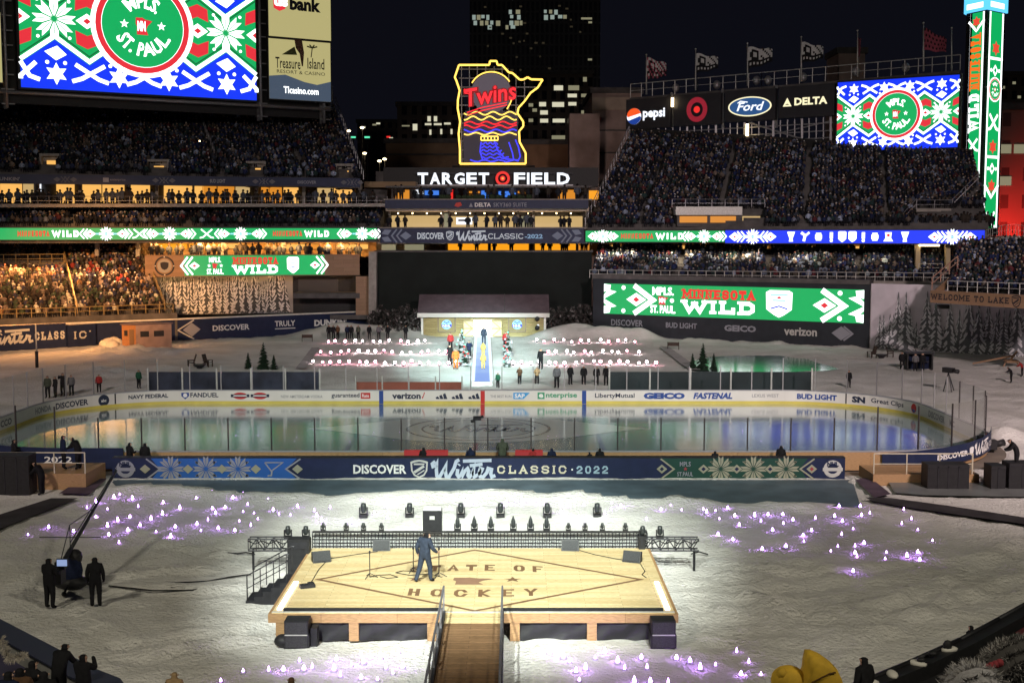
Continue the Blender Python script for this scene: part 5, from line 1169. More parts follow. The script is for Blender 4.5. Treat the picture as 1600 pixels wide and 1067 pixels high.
def colface(p, q, z1, words):
    fr_, W_, H_, u_, n_ = frame(Vector((p.x, p.y, zb)), Vector((q.x, q.y, zb)), zt - .15); x0, x1 = W_ * .06, W_ * .94; w_ = x1 - x0; mb = MB(); D = Draw(mb, fr_); D.rect(x0, 0, x1, H_, E_GREEN, 1)
    D.rect(x0, 0, x0 + w_ * .1, H_, E_WHITE, 1.5); D.rect(x1 - w_ * .1, 0, x1, H_, E_WHITE, 1.5)
    y = w_ * .3; cx = (x0 + x1) / 2; i = 0; E_FLOW = emi("led_flower_red", srgb(235, 75, 55), 1.05)
    while y < H_ - w_ * .5:
        if words and H_ * .43 < y < H_ * .92: y += w_ * .2; continue
        k = i % 4
        if k == 0: sticks(D, cx, y, w_ * .36, w_ * .3, E_WHITE, 2, w_ * .11)
        elif k == 1:
            D.stroke([(x0, y + w_ * .42), (cx, y - w_ * .05), (x1, y + w_ * .42)], w_ * .12, E_WHITE, 2); D.star(cx, y + w_ * .36, w_ * .27, E_FLOW, 3, .6, 6); D.rect(cx - w_ * .04, y - w_ * .0, cx + w_ * .04, y + w_ * .2, E_DGREEN, 3)
        elif k == 2: D.diamond(cx, y + w_ * .1, w_ * .2, w_ * .22, E_WHITE, 2); D.diamond(cx, y + w_ * .1, w_ * .1, w_ * .12, E_GREEN, 3); [D.disc(cx + sg * w_ * .28, y + w_ * .1, w_ * .07, E_WHITE, 2, n=8) for sg in (-1, 1)]
        else: D.star(cx, y, w_ * .28, E_FLOW, 3, .6, 6); D.stroke([(x0, y - w_ * .38), (cx, y + w_ * .12 - w_ * .5), (x1, y - w_ * .38)], w_ * .1, E_WHITE, 2)
        y += w_ * .92; i += 1
    if words:
        def vert(txt, y0, y1, m):
            E = Draw(mb, lambda X, Yv, k: fr_(cx + w_ * .33 - Yv, y0 + X, k)); E.slab(txt, 0, 0, y1 - y0, w_ * .66, m, 3, .2, .3)
        vert("MINNESOTA", H_ * .645, H_ * .90, emi("led_orange", srgb(250, 110, 30), 1.1)); vert("WILD", H_ * .45, H_ * .625, E_WHITE)
    else: roundel(D, cx, H_ * .645, w_ * .46, 4)
    mb.build("lit_panel", t)
colface(lerp(cA, cB, .04), lerp(cA, cB, .93), zt, True); colface(lerp(cB, cC, .08), lerp(cB, cC, .98), zt, False)
# ribbon screens, right
t, pt, W_, H_ = ribbon("green ribbon screen along the right deck, left of the blue one", 915, 377, 361, RY(915) - .5, 1132, 379, 360.5, RY(1132) - .5)
def fx(px): return (at(px, 369, RY(px) - .5) - pt(0, 0, 0)).xy.length
mb = MB(); slabbox(mb, pt, -.1, -.12, W_ + .1, H_ + .12, .6, M_BLACK); mb.build("housing", t); mb = MB(); D = Draw(mb, pt); led_seq(D, 0, W_, H_, E_GREEN, [])
rib_diamond(D, fx(926), H_, 1); rib_burst(D, fx(942), H_); rib_diamond(D, fx(959), H_, -1); wild_words(D, fx(970), fx(1068), H_); rib_diamond(D, fx(1080), H_, -1); rib_burst(D, fx(1100), H_); rib_diamond(D, fx(1120), H_, 1); mb.build("display", t)
t, pt, W_, H_ = ribbon("bright blue ribbon screen with white figures along the right deck", 1133, 379, 360.5, RY(1133) - .5, 1538, 381.5, 359.5, RY(1538) - .5)
mb = MB(); slabbox(mb, pt, -.1, -.12, W_ + .1, H_ + .12, .6, M_BLACK); mb.build("housing", t); mb = MB(); D = Draw(mb, pt); led_seq(D, 0, W_, H_, E_BLUE, [])
for c in (1176, 1488): rib_diamond(D, fx(c - 28), H_, 1 if c < 1300 else 1); rib_burst(D, fx(c), H_); rib_diamond(D, fx(c + 28), H_, -1)
for px, k in ((1236, 'c'), (1258, 'y'), (1279, 'o'), (1299, 'i'), (1316, 's'), (1332, 's'), (1349, 'i'), (1367, 'o'), (1388, 'm'), (1414, 'c')):
    c = fx(px); h = H_
    if k == 'c': D.poly([(c - h * .3, h * .88), (c - h * .12, h * .35), (c - h * .16, h * .12), (c + h * .16, h * .12), (c + h * .12, h * .35), (c + h * .3, h * .88)], E_WHITE, 2)
    elif k == 'y': D.stroke([(c - h * .3, h * .82), (c, h * .6), (c - h * .1, h * .15)], h * .2, E_WHITE, 2); D.stroke([(c + h * .32, h * .84), (c + h * .05, h * .6)], h * .16, E_WHITE, 2.3)
    elif k == 'o': D.rect(c - h * .2, h * .2, c + h * .2, h * .8, E_WHITE, 2); D.rect(c - h * .26, h * .34, c + h * .26, h * .66, E_WHITE, 2.3)
    elif k == 'i': D.rect(c - h * .12, h * .35, c + h * .12, h * .85, E_WHITE, 2); D.disc(c, h * .2, h * .12, E_WHITE, 2, n=10)
    elif k == 's': crest(D, c, h * .5, h * .62, h * .84, 2)
    else: D.poly([(c - h * .36, h * .15), (c + h * .36, h * .15), (c + h * .2, h * .42), (c + h * .25, h * .85), (c - h * .25, h * .85), (c - h * .2, h * .42)], E_WHITE, 2); D.disc(c, h * .62, h * .12, E_RED, 3, n=10)
mb.build("display", t)
t = thing("curved_deck", "pale curved deck edge with pickets at the right end of the blue ribbon", "deck", at(1570, 380, 150))
mb = MB(); pts = [at(1541 + i * 14, 377 - 9 * math.sin(i / 6 * math.pi), 147.5 - i * .4) for i in range(8)]
for a, b in zip(pts[:-1], pts[1:]): mb.prism([a, b, b + Vector((0, 0, -.5)), a + Vector((0, 0, -.5))], (0, 3, 0), M_CONC)
mb.build("edge", t); mb = MB(); rail_line(mb, [p + Vector((0, .2, 0)) for p in pts], 1.3, M_PALE, .03, .25); mb.build("picket_rail", t)
# right lower deck
FL, FR = at(926, 434, 158), at(1487, 440, RY(1487)); BL, BR = at(935, 389, 167), at(1487, 388, RY(1487) + 8)
L2 = stand("right club deck with people under the blue ribbon screen", FL, FR, BL, BR, 10, under=.8)
tag(crowd_mesh("crowd", stand_rows(FL, FR, BL, BR, 10, .50, crng, .93, (.25, .5, .75)), M_CROWD, crng, gain=1.5), "crowd on the right club deck between the blue ribbon and the green wall screen", "crowd", kind="stuff")
mb = MB(); rail_line(mb, [FL + Vector((-.4, -.4, 0)), FR + Vector((0, -.4, 0))], 1.0, M_PALE, .05, 1.1); mb.build("front_rail", L2)
mb = MB(); q = Vector((0, -.7, 0)); mb.prism([FL + q, FR + q, FR + q + Vector((0, 0, -.55)), FL + q + Vector((0, 0, -.55))], (0, .6, 0), M_CONC); mb.build("front_beam", L2)
mb = MB()
for x0, x1, y0, y1 in ((1060, 1080, 384, 392), (1095, 1110, 384, 394), (1150, 1172, 384, 392), (1180, 1200, 384, 394), (1250, 1270, 385, 392), (1330, 1352, 385, 393), (950, 970, 383, 392)): strip(mb, x0, x1, y0, y0, y1, y1, 9.2, E_WARM, .1, RY)
mb.build("window", L2)
mb = MB(); strip(mb, 925, 1560, 374, 378, 400, 400, 9.6, mat("tan_wall", (.4, .3, .2)), .3, RY); mb.build("back_wall", L2)
mb = MB(); a = at(912, 378.5, RY(912)); b = at(1545, 382.5, RY(1545)); q = Vector((0, 11, 0)); z = Vector((0, 0, .5)); mb.mesh([a, b, b + q, a + q, a + z, b + z, b + q + z, a + q + z], [(3, 2, 1, 0), (4, 5, 6, 7), (4, 0, 1, 5), (1, 2, 6, 5), (2, 3, 7, 6), (3, 0, 4, 7)], M_CONC); mb.build("ceiling", L2)
for x in (1431, 1478, 1494): mb = MB(); strip(mb, x, x + 7, 382, 382, 428, 428, 1.5, mat("tan_column", (.5, .4, .25)), .5, RY); mb.build("pillar", L2)
for x, p in ((960, 330), (1060, 420), (1160, 400), (1260, 300), (1360, 240), (1450, 800)): p0 = at(x, 381, RY(x) + 2.5); area("deck_lamp", p0, p0 + Vector((0, .8, -4)), p, (1, .80, .52), 5, .5, 120)
mb = MB(); p = at(1452, 383.5, RY(1452) + 1.5); mb.box(p, (2.4, .3, .2), E_BULB); mb.build("lit_tube", L2)
mb = MB(); rail_line(mb, [at(1435, 425, RY(1435) + 1.5), at(1472, 425, RY(1472) + 1.5)], 1.0, M_PALE, .04, 1); mb.build("booth_rail", L2)
FL, FR = at(1482, 455, 118.5), at(1700, 465, 104); BL, BR = at(1496, 388, 131), at(1700, 380, 120)
L3 = stand("lower right grandstand at the right edge, over the wooden welcome sign", FL, FR, BL, BR, 14, under=1.0)
tag(crowd_mesh("crowd", stand_rows(FL, FR, BL, BR, 14, .52, crng, .96), M_CROWD, crng, gain=1.0), "dark crowd in the lower right grandstand above the wooden welcome sign", "crowd", kind="stuff")
mb = MB(); rail_line(mb, [FL + Vector((-.2, -.3, 0)), FR + Vector((0, -.3, 0))], 1.0, M_PALE, .045, 1.2); rail_line(mb, [at(1456, 452, 118), at(1496, 418, 121)], 1.1, mat("rust_rail", (.35, .2, .15), .6), .06); mb.build("rail", L3)
mb = MB(); p, q = at(1458, 456, 117.4), at(1500, 420, 121); mb.prism([p, q, q + Vector((0, 0, -.8)), p + Vector((0, 0, -.8))], (0, .3, 0), W_SIGN); mb.build("stair_side", L3)
# wall screen
lbx, rbx = (926, 155), (1356, 137)
def WY(px): return linY(px, lbx, rbx)
p, q = at(926, 525, WY(926)), at(1357, 541, WY(1357)); p.z = q.z = 0
pt, W_, H_, u_, n_ = frame(p, q, (at(926, 434, WY(926)).z + at(1357, 446, WY(1357)).z) / 2)
def fx(px): r_ = ray(px, 363); t_ = (p.x * u_.y - p.y * u_.x) / (r_.x * u_.y - r_.y * u_.x); return (Vector((r_.x * t_, r_.y * t_, 0)) - Vector((p.x, p.y, 0))).length
t = thing("screen_wall", "dark outfield wall carrying a long green screen and small adverts", "wall", pt(W_ / 2, 0, 0))
mb = MB(); slabbox(mb, pt, 0, -.3, W_, H_, 1.0, mat("wall_charcoal", (.025, .03, .038), .6, 0, .15, 1)); mb.build("wall", t)
def zz(px, py): return at(px, py, WY(px)).z
y0, y1 = (zz(945, 489.5) + zz(1353, 506)) / 2, (zz(945, 442) + zz(1353, 454)) / 2; a, b = fx(945), fx(1353)
mb = MB(); D0 = Draw(mb, lambda x, y, k=0: pt(x + a, y + y0, k + 3)); W2, H2 = b - a, y1 - y0; slabbox(mb, D0.pt, 0, 0, W2, H2, .12, M_BLACK, 0); D0.rect(0, 0, W2, H2, E_GREEN, 1)
s = W2 / 408
for cx, sg in ((28, -1), (380, 1)):
    flake(D0, 0 + 8 * s if sg < 0 else W2 - 8 * s, H2 / 2, H2 * .0001, E_WHITE, 2)
    e = 0 if sg < 0 else W2
    for yy in (.14, .86): D0.poly([(e, H2 * yy - H2 * .13), (e - sg * 10 * s, H2 * yy - H2 * .10), (e - sg * 12 * s, H2 * yy + H2 * .1), (e, H2 * yy + H2 * .13)][::-sg], E_WHITE, 2)
    for yy, dy in ((.36, -.0), (.64, 0)): D0.poly([(e, H2 * .5), (e - sg * 22 * s, H2 * (yy + .10 * (1 if yy > .5 else -1))), (e - sg * 9 * s, H2 * yy + (.16 if yy > .5 else -.16) * H2), (e, H2 * yy)][::(-sg if yy < .5 else sg)], E_WHITE, 2.4)
    c = 56 * s if sg < 0 else W2 - 56 * s; D0.diamond(c, H2 / 2, 17 * s, H2 * .22, E_WHITE, 2); D0.diamond(c, H2 / 2, 6 * s, H2 * .09, E_RED, 3)
    D0.stroke([(c + 4 * s * sg, H2 * .96), (c - sg * 28 * s, H2 / 2), (c + sg * 4 * s, H2 * .04)] if sg < 0 else [(c - 4 * s, H2 * .96), (c + 28 * s, H2 / 2), (c - 4 * s, H2 * .04)], 8 * s, E_WHITE, 2)
    for yy in (.12, .88): D0.disc(c + sg * 22 * s, H2 * yy, 3.5 * s, E_WHITE, 2, n=10)
c = 101 * s; D0.text("MPLS.", c - 18 * s, H2 * .66, c + 18 * s, H2 * .93, E_WHITE, 2, .04); D0.text("ST. PAUL.", c - 21 * s, H2 * .08, c + 21 * s, H2 * .34, E_WHITE, 2, .04); D0.poly([(c - 8 * s + 17 * s * x, H2 * .36 + H2 * .28 * y) for x, y in STATE], E_RED, 2); D0.text("MN", c - 6 * s, H2 * .42, c + 4 * s, H2 * .58, E_WHITE, 3, .03)
for sg in (-1, 1): D0.disc(c + sg * 15 * s, H2 * .5, 3.4 * s, E_WHITE, 2, n=10)
D0.slab("MINNESOTA", 133 * s, H2 * .58, 248 * s, H2 * .88, E_REDLIT, 2, .26, .14); D0.slab("WILD", 133 * s, H2 * .12, 248 * s, H2 * .54, E_WHITE, 2, .30, .14); crest(D0, 285 * s, H2 * .5, 40 * s, H2 * .84, 2); mb.build("display", t)
z0 = zz(980, 510)
def ad(fn): mb = MB(); fn(Draw(mb, pt)); mb.build("lettering", t)
def zy(px, py): return zz(px, py)
ad(lambda D: D.text("DISCOVER", fx(956), zy(980, 509.5), fx(1006), zy(980, 499.5), M_GREYP, 1, .02)); ad(lambda D: D.text("BUD LIGHT", fx(1042), zy(1066, 513), fx(1091), zy(1066, 504.5), M_GREYP, 1, .03)); ad(lambda D: D.text("GEICO", fx(1134), zy(1160, 518.5), fx(1184), zy(1160, 508.5), M_GREYP, 1, .05)); ad(lambda D: D.text("verizon", fx(1228), zy(1255, 525), fx(1280), zy(1255, 512), M_SILVP, 1, .03))
ad(lambda D: (D.diamond(fx(1318), zy(1318, 521), 1.1, .8, M_GREYP, 1), D.stroke([(fx(1322), zy(1318, 532)), (fx(1336), zy(1318, 521)), (fx(1322), zy(1318, 510))], .2, M_GREYP, 1)))
mb = MB(); slabbox(mb, pt, 0, H_, W_, H_ + .5, 1.6, M_DCONC, 10); mb.build("coping", t)
# right forest print and welcome sign
lb, rb = Vector((q.x, q.y, 0)), gnd(1690, 562); pt, W_, H_, u_, n_ = frame(lb, rb, at(1357, 443, WY(1357)).z)
mb = MB(); slabbox(mb, pt, .1, -.3, W_, H_, .4, PR_BG); D = Draw(mb, pt); forest_print(Draw(mb, lambda x, y, k=0: pt(x + .2, y, k)), W_ - .4, H_, 48, random.Random(4), mat("print_sky", (.62, .58, .64), .7, 0, .12, .5), mat("print_dark2", (.15, .16, .175), .7), mat("print_snow2", (.78, .78, .82), .7), .30, .64)
rg = random.Random(21)
class _NoBG(Draw):
    def rect(s, *a, **k): pass
forest_print(_NoBG(mb, lambda x, y, k=0: pt(x + .2, y, k + 5)), W_ * .8, H_, 11, rg, None, MATS['print_dark2'], MATS["print_snow2"], .62, .93)
tag(mb.build("forest_print", loc=pt(W_ / 2, 0, 0)), "large printed banner of snowy spruces along the right field wall", "banner")
lb, rb = at(1453, 475, 117), at(1700, 486, 102); pt, W_, H_, u_, n_ = frame(lb, rb, at(1453, 453.5, 117).z)
t = thing("welcome_sign", "long wooden welcome sign hung below the lower right stand", "sign", pt(W_ / 2, 0, 0)); mb = MB(); slabbox(mb, pt, 0, 0, W_, H_, .4, W_SIGN); mb.build("board", t)
def fx(px): r_ = ray(px, 363); t_ = (lb.x * u_.y - lb.y * u_.x) / (r_.x * u_.y - r_.y * u_.x); return (Vector((r_.x * t_, r_.y * t_, 0)) - Vector((lb.x, lb.y, 0))).length
mb = MB(); D = Draw(mb, pt); D.slab("WELCOME TO LAKE", fx(1458), H_ * .28, fx(1581), H_ * .75, M_INK, 1, .2, .22); shield(D, fx(1592), H_ * .5, 1.0, 1.1, M_INK, 1, W_SIGN); mb.build("lettering", t)
mb = MB(); mb.bbox((lb.x + .6, lb.y - .2, lb.z - .45), (lb.x + 1.8, lb.y + .4, lb.z - .05), M_BLACK); mb.build("speaker_box", t)

# ------------------------------------------------------------------ the field: snow, strips, ice
def snowmat(name, c1, c2):
    m, t, n, b = _new(name); tc = n.new("ShaderNodeTexCoord")
    a = n.new("ShaderNodeTexNoise"); a.inputs["Scale"].default_value = .16; a.inputs["Detail"].default_value = 8; a.inputs["Roughness"].default_value = .65
    f = n.new("ShaderNodeTexNoise"); f.inputs["Scale"].default_value = 6.5; f.inputs["Detail"].default_value = 3; f.inputs["Roughness"].default_value = .6
    v = n.new("ShaderNodeTexVoronoi"); v.inputs["Scale"].default_value = 1.7
    for q in (a, f, v): t.links.new(tc.outputs["Object"], q.inputs["Vector"])
    mixc = n.new("ShaderNodeMix"); mixc.data_type = 'RGBA'; mixc.inputs[6].default_value = (*c1, 1); mixc.inputs[7].default_value = (*c2, 1)
    cr = n.new("ShaderNodeMapRange"); cr.inputs[1].default_value = .38; cr.inputs[2].default_value = .64; t.links.new(a.outputs["Fac"], cr.inputs[0]); t.links.new(cr.outputs[0], mixc.inputs[0])
    t.links.new(mixc.outputs[2], b.inputs["Base Color"])
    ad = n.new("ShaderNodeMath"); ad.operation = 'MULTIPLY_ADD'; ad.inputs[1].default_value = .25; t.links.new(v.outputs["Distance"], ad.inputs[0]); t.links.new(f.outputs["Fac"], ad.inputs[2])
    bp = n.new("ShaderNodeBump"); bp.inputs["Strength"].default_value = 1.0; bp.inputs["Distance"].default_value = .13; t.links.new(ad.outputs[0], bp.inputs["Height"]); t.links.new(bp.outputs[0], b.inputs["Normal"])
    b.inputs["Roughness"].default_value = .85; b.inputs["Specular IOR Level"].default_value = .2
    return m
M_SNOW = snowmat("snow", (.82, .81, .78), (.62, .61, .57))
XC = -2.2; YF = gnd(754, 632).y; YNEAR = YF - 25.91; RL, RC = 30.48, 8.53; RYC = (YF + YNEAR) / 2
def sdrink(x, y):
    dx = abs(x - XC) - (RL - RC); dy = abs(y - RYC) - (25.91 / 2 - RC)
    return math.hypot(max(dx, 0), max(dy, 0)) + min(max(dx, dy), 0) - RC
STRIP = [gnd(x, y) for x, y in ((172, 750), (1332, 750), (1345, 793), (1180, 791), (1000, 785), (880, 775), (740, 770), (620, 775), (530, 779), (400, 775), (280, 768), (185, 764))]
POND = [gnd(x, y) for x, y in ((1068, 575), (1085, 563), (1110, 557), (1150, 555), (1215, 555), (1262, 560), (1275, 566), (1300, 572), (1312, 576), (1290, 579), (1220, 582), (1120, 582), (1080, 580))]
def inside(P, x, y):
    c = False; n = len(P)
    for i in range(n):
        a, b = P[i], P[i - 1]
        if (a.y > y) != (b.y > y) and x < (b.x - a.x) * (y - a.y) / (b.y - a.y) + a.x: c = not c
    return c
MOUNDS = []
def mound(px, py, r, h, sx=1.0): p = gnd(px, py); MOUNDS.append((p.x, p.y, r, h, sx))
mrng = random.Random(17)
for i in range(60): x = 1050 + i * 5.2; mound(x, 527 + (x - 1050) * .045 + mrng.uniform(-3, 5), mrng.uniform(.5, 1.2), mrng.uniform(.08, .32), 1.4)
for i in range(70): mound(150 + i * 1.7 + mrng.uniform(-4, 4), mrng.uniform(540, 562), mrng.uniform(.45, 1.0), mrng.uniform(.08, .36))
for i in range(16): mound(480 + i * 12, 524 + mrng.uniform(-2, 3), 1.8, mrng.uniform(.3, .7), 1.4)
for i in range(20): mound(845 + i * 9, 528 + mrng.uniform(-2, 3), 1.6, mrng.uniform(.3, .7), 1.4)
for i in range(14): mound(150 + i * 8, 560 + mrng.uniform(0, 40), 1.2, mrng.uniform(.15, .4))
for i in range(14): mound(1540 + mrng.uniform(-10, 60), mrng.uniform(630, 700), 1.2, mrng.uniform(.1, .35))
for x in range(180, 1340, 16): mound(x, 752.5, .55, mrng.uniform(.10, .26), 1.6)
for i, (x, y) in enumerate(((185, 767), (280, 771), (400, 778), (530, 782), (620, 778), (740, 773), (880, 778), (1000, 788), (1180, 794))):
    for k in range(6): mound(x + k * 20, y + mrng.uniform(-1, 2), .9, mrng.uniform(.05, .16), 1.6)
NX, NY = 420, 430
xs = np.linspace(-85, 85, NX); ys = 18 + (176 - 18) * (np.linspace(0, 1, NY) ** 1.35)
STX0, STX1, STY0, STY1 = -7.6, 5.15, gnd(740, 957, .9).y, gnd(740, 856, .9).y
vs = np.zeros((NY, NX, 3)); vs[:, :, 0] = xs[None, :]; vs[:, :, 1] = ys[:, None]
Z = np.zeros((NY, NX))
for j in range(NY):
    for i in range(NX):
        x, y = xs[i], ys[j]; z = (.10 * mnoise.noise((x * .35, y * .35, 0)) + .07 * mnoise.noise((x * 1.1, y * 1.1, 3)) + .04 * mnoise.noise((x * 2.3, y * 2.3, 7))) * (1 if y < 94 else 1.3)
        if y > 94: z += .05 * max(0, mnoise.noise((x * .8, y * .55, 11)))
        d = sdrink(x, y); k = max(0, min(1, (d - 1.0) / 2.0)); z = z * k
        if d < 1.2: z = -.25
        if 58 < y < 66.5 and inside(STRIP, x, y): z = -.12
        if y > 100 and inside(POND, x, y): z = -.12
        Z[j, i] = z
RUTS = [[(170, 905), (240, 900), (300, 897), (345, 893)], [(150, 928), (230, 925), (310, 930), (395, 925), (430, 915)], [(215, 1010), (290, 1000), (400, 985), (440, 975)], [(170, 1035), (260, 1026), (420, 1000)], [(255, 1015), (300, 1050)], [(350, 1005), (378, 1030)], [(1190, 940), (1260, 970), (1330, 975)], [(1600, 850), (1500, 905), (1380, 960), (1290, 1010), (1200, 1067)], [(1600, 905), (1480, 950), (1390, 1000), (1300, 1060)], [(1060, 960), (1075, 1000), (1160, 1010)], [(100, 800), (240, 850), (380, 880)], [(1100, 880), (1250, 900), (1400, 890), (1600, 870)], [(60, 900), (140, 985), (260, 1050)]]
for rut in RUTS:
    P_ = [gnd(*q) for q in rut]
    for a, b in zip(P_[:-1], P_[1:]):
        n = int((b - a).length / .45) + 1
        for i in range(n):
            p = lerp(a, b, i / n); o = Vector((mrng.gauss(0, .12), mrng.gauss(0, .12), 0)); MOUNDS.append((p.x + o.x, p.y + o.y, .35, -.07, 1)); MOUNDS.append((p.x + o.x, p.y + o.y + .62, .4, mrng.uniform(.03, .11), 1.2))
for i in range(900):
    p = gnd(mrng.gauss(1300, 170), mrng.gauss(935, 40)) if i < 330 else gnd(mrng.uniform(0, 1600), mrng.uniform(765, 1060))
    if not (STX0 - 1 < p.x < STX1 + 1 and STY0 - 14 < p.y < STY1 + 1) and p.y < 62: MOUNDS.append((p.x, p.y, mrng.uniform(.28, .5), mrng.choice((-1, 1, 1)) * mrng.uniform(.03, .12), 1))
for mx_, my_, r, h, sx in MOUNDS:
    i0, i1 = np.searchsorted(xs, [mx_ - 3 * r * sx, mx_ + 3 * r * sx]); j0, j1 = np.searchsorted(ys, [my_ - 3 * r, my_ + 3 * r])
    if i1 > i0 and j1 > j0:
        gx = (xs[i0:i1] - mx_) / (r * sx); gy = (ys[j0:j1] - my_) / r; Z[j0:j1, i0:i1] += h * np.exp(-(gx[None, :] ** 2 + gy[:, None] ** 2) * 1.4) * (Z[j0:j1, i0:i1] > -.11) * (1 + .0 * gx[None, :])
vs[:, :, 2] = Z
idx = np.arange(NX * NY).reshape(NY, NX); q = np.stack([idx[:-1, :-1], idx[:-1, 1:], idx[1:, 1:], idx[1:, :-1]], -1).reshape(-1, 4)
me = bpy.data.meshes.new("snow_field"); me.from_pydata(vs.reshape(-1, 3).tolist(), [], q.tolist()); me.materials.append(M_SNOW); me.polygons.foreach_set("use_smooth", [True] * len(me.polygons)); me.update()
snow = bpy.data.objects.new("snow_field", me); COL.objects.link(snow); tag(snow, kind="structure")
def sheet(name, pts, z, m): mb = MB(); mb.poly([(p.x, p.y, z) for p in pts], m); return tag(mb.build(name), kind="structure")
sheet("bare_strip", STRIP, .02, mat("bluegrey_mat", (.10, .14, .17), .55, 0, .25, .7, .02))
def icemat(name, c):
    m, t, n, b = _new(name); tc = n.new("ShaderNodeTexCoord"); mp = n.new("ShaderNodeMapping"); mp.inputs["Scale"].default_value = (.9, .35, 1); nz = n.new("ShaderNodeTexNoise"); nz.inputs["Scale"].default_value = 1.2; nz.inputs["Detail"].default_value = 8; nz.inputs["Roughness"].default_value = .7
    t.links.new(tc.outputs["Object"], mp.inputs[0]); t.links.new(mp.outputs[0], nz.inputs[0]); bp = n.new("ShaderNodeBump"); bp.inputs["Strength"].default_value = .5; bp.inputs["Distance"].default_value = .004; t.links.new(nz.outputs["Fac"], bp.inputs["Height"]); t.links.new(bp.outputs[0], b.inputs["Normal"])
    mr = n.new("ShaderNodeMapRange"); mr.inputs[1].default_value = .3; mr.inputs[2].default_value = .7; mr.inputs[3].default_value = .10; mr.inputs[4].default_value = .20; t.links.new(nz.outputs["Fac"], mr.inputs[0]); t.links.new(mr.outputs[0], b.inputs["Roughness"])
    b.inputs["Base Color"].default_value = (*c, 1); b.inputs["Coat Weight"].default_value = 1; b.inputs["Coat IOR"].default_value = 1.8; b.inputs["Coat Roughness"].default_value = .11; b.inputs["IOR"].default_value = 1.75; b.inputs["Specular IOR Level"].default_value = .6
    return m
M_ICE = icemat("rink_ice", (.31, .45, .47)); M_ICEL = icemat("ice_logo", (.85, .92, .9)); M_ICEB = icemat("ice_blue_line", (.05, .09, .30)); M_ICER = icemat("ice_red_line", (.36, .05, .06)); M_ICED = icemat("ice_logo_dark", (.30, .34, .36))
def rr(off, n=14):
    P = []
    for cx, cy, a0 in ((RL - RC, 25.91 / 2 - RC, 0), (-(RL - RC), 25.91 / 2 - RC, 90), (-(RL - RC), -(25.91 / 2 - RC), 180), (RL - RC, -(25.91 / 2 - RC), 270)):
        for i in range(n + 1): a = R(a0 + 90 * i / n); P.append(Vector((XC + cx + (RC + off) * math.cos(a), RYC + cy + (RC + off) * math.sin(a), 0)))
    return P
sheet("rink_ice", rr(-.01), .05, M_ICE); sheet("rink_apron", rr(1.2), -.03, mat("wet_plywood", (.20, .17, .14), .7, 0, .2, 1))
sheet("pond", POND, -.02, M_ICE)
mk = MB()
def icep(pts, m, z): mk.poly([(XC + x, RYC + y, z) for x, y in pts], m)
hw = 25.91 / 2 - .1
icep([(-.15, -hw), (.15, -hw), (.15, hw), (-.15, hw)], M_ICER, .056)
for sg in (-1, 1):
    icep([(sg * 7.62 - .15, -hw), (sg * 7.62 + .15, -hw), (sg * 7.62 + .15, hw), (sg * 7.62 - .15, hw)], M_ICEB, .056); icep([(sg * 27.1 - .04, -hw + 2.4), (sg * 27.1 + .04, -hw + 2.4), (sg * 27.1 + .04, hw - 2.4), (sg * 27.1 - .04, hw - 2.4)], M_ICER, .056)
L_ = [(-11.3, 0)] + [(-11.3 + 22.6 * i / 24, 5.6 * math.sin(math.pi * i / 24) ** 1.3) for i in range(1, 24)] + [(11.3, 0)]
icep([(x, y + 1.2) for x, y in L_ + [(x, -y) for x, y in reversed(L_[1:-1])]][::-1], M_ICEL, .062)
for r0, r1, m, z in ((4.55, 4.75, M_ICED, .068), (3.6, 3.75, M_ICED, .068)):
    for i in range(48): a0, a1 = 2 * math.pi * i / 48, 2 * math.pi * (i + 1) / 48; icep([(r * math.cos(a), 1.2 + r * math.sin(a)) for r, a in ((r0, a0), (r0, a1), (r1, a1), (r1, a0))], m, z)
D = Draw(mk, lambda x, y, k=0: Vector((XC + x, RYC + 1.2 + y, .07 + .004 * k))); script_winter(D, -3.4, -1.6, 3.4, 1.8, M_ICED, 1, .14)
tag(mk.build("rink_markings"), kind="structure")
pth = mat("dark_path", (.05, .045, .05), .8, 0, .3, 1); pth2 = mat("dark_carpet", (.10, .07, .10), .85, 0, .3, 1)
sheet("field_path", [gnd(x, y) for x, y in ((-60, 828), (80, 783), (122, 783), (0, 832), (-60, 852))], .16, pth)
sheet("field_path", [gnd(x, y) for x, y in ((92, 776), (128, 752), (168, 752), (140, 777))], .17, pth2)
sheet("field_path", [gnd(x, y) for x, y in ((1352, 782), (1392, 783), (1480, 795), (1660, 823), (1660, 833), (1500, 810), (1400, 795), (1360, 787))], .17, pth)
sheet("field_path", [gnd(x, y) for x, y in ((1334, 752), (1361, 752), (1392, 777), (1366, 783))], .18, pth2)
sheet("wet_floor", [gnd(x, y) for x, y in ((1385, 752), (1660, 764), (1660, 782), (1440, 778), (1398, 774))], .15, mat("wet_grey", (.16, .17, .17), .4, 0, .35, .4, .01))
# forecourt ramps beside the cabin
sheet("forecourt_path", [gnd(x, y) for x, y in ((1030, 544), (1045, 544), (1095, 580), (1076, 580))], .16, mat("trodden_snow", (.42, .40, .40), .9, 0, .25, 1, .03)); sheet("forecourt_path", [gnd(x, y) for x, y in ((487, 545), (499, 545), (478, 578), (462, 578))], .16, MATS["trodden_snow"])

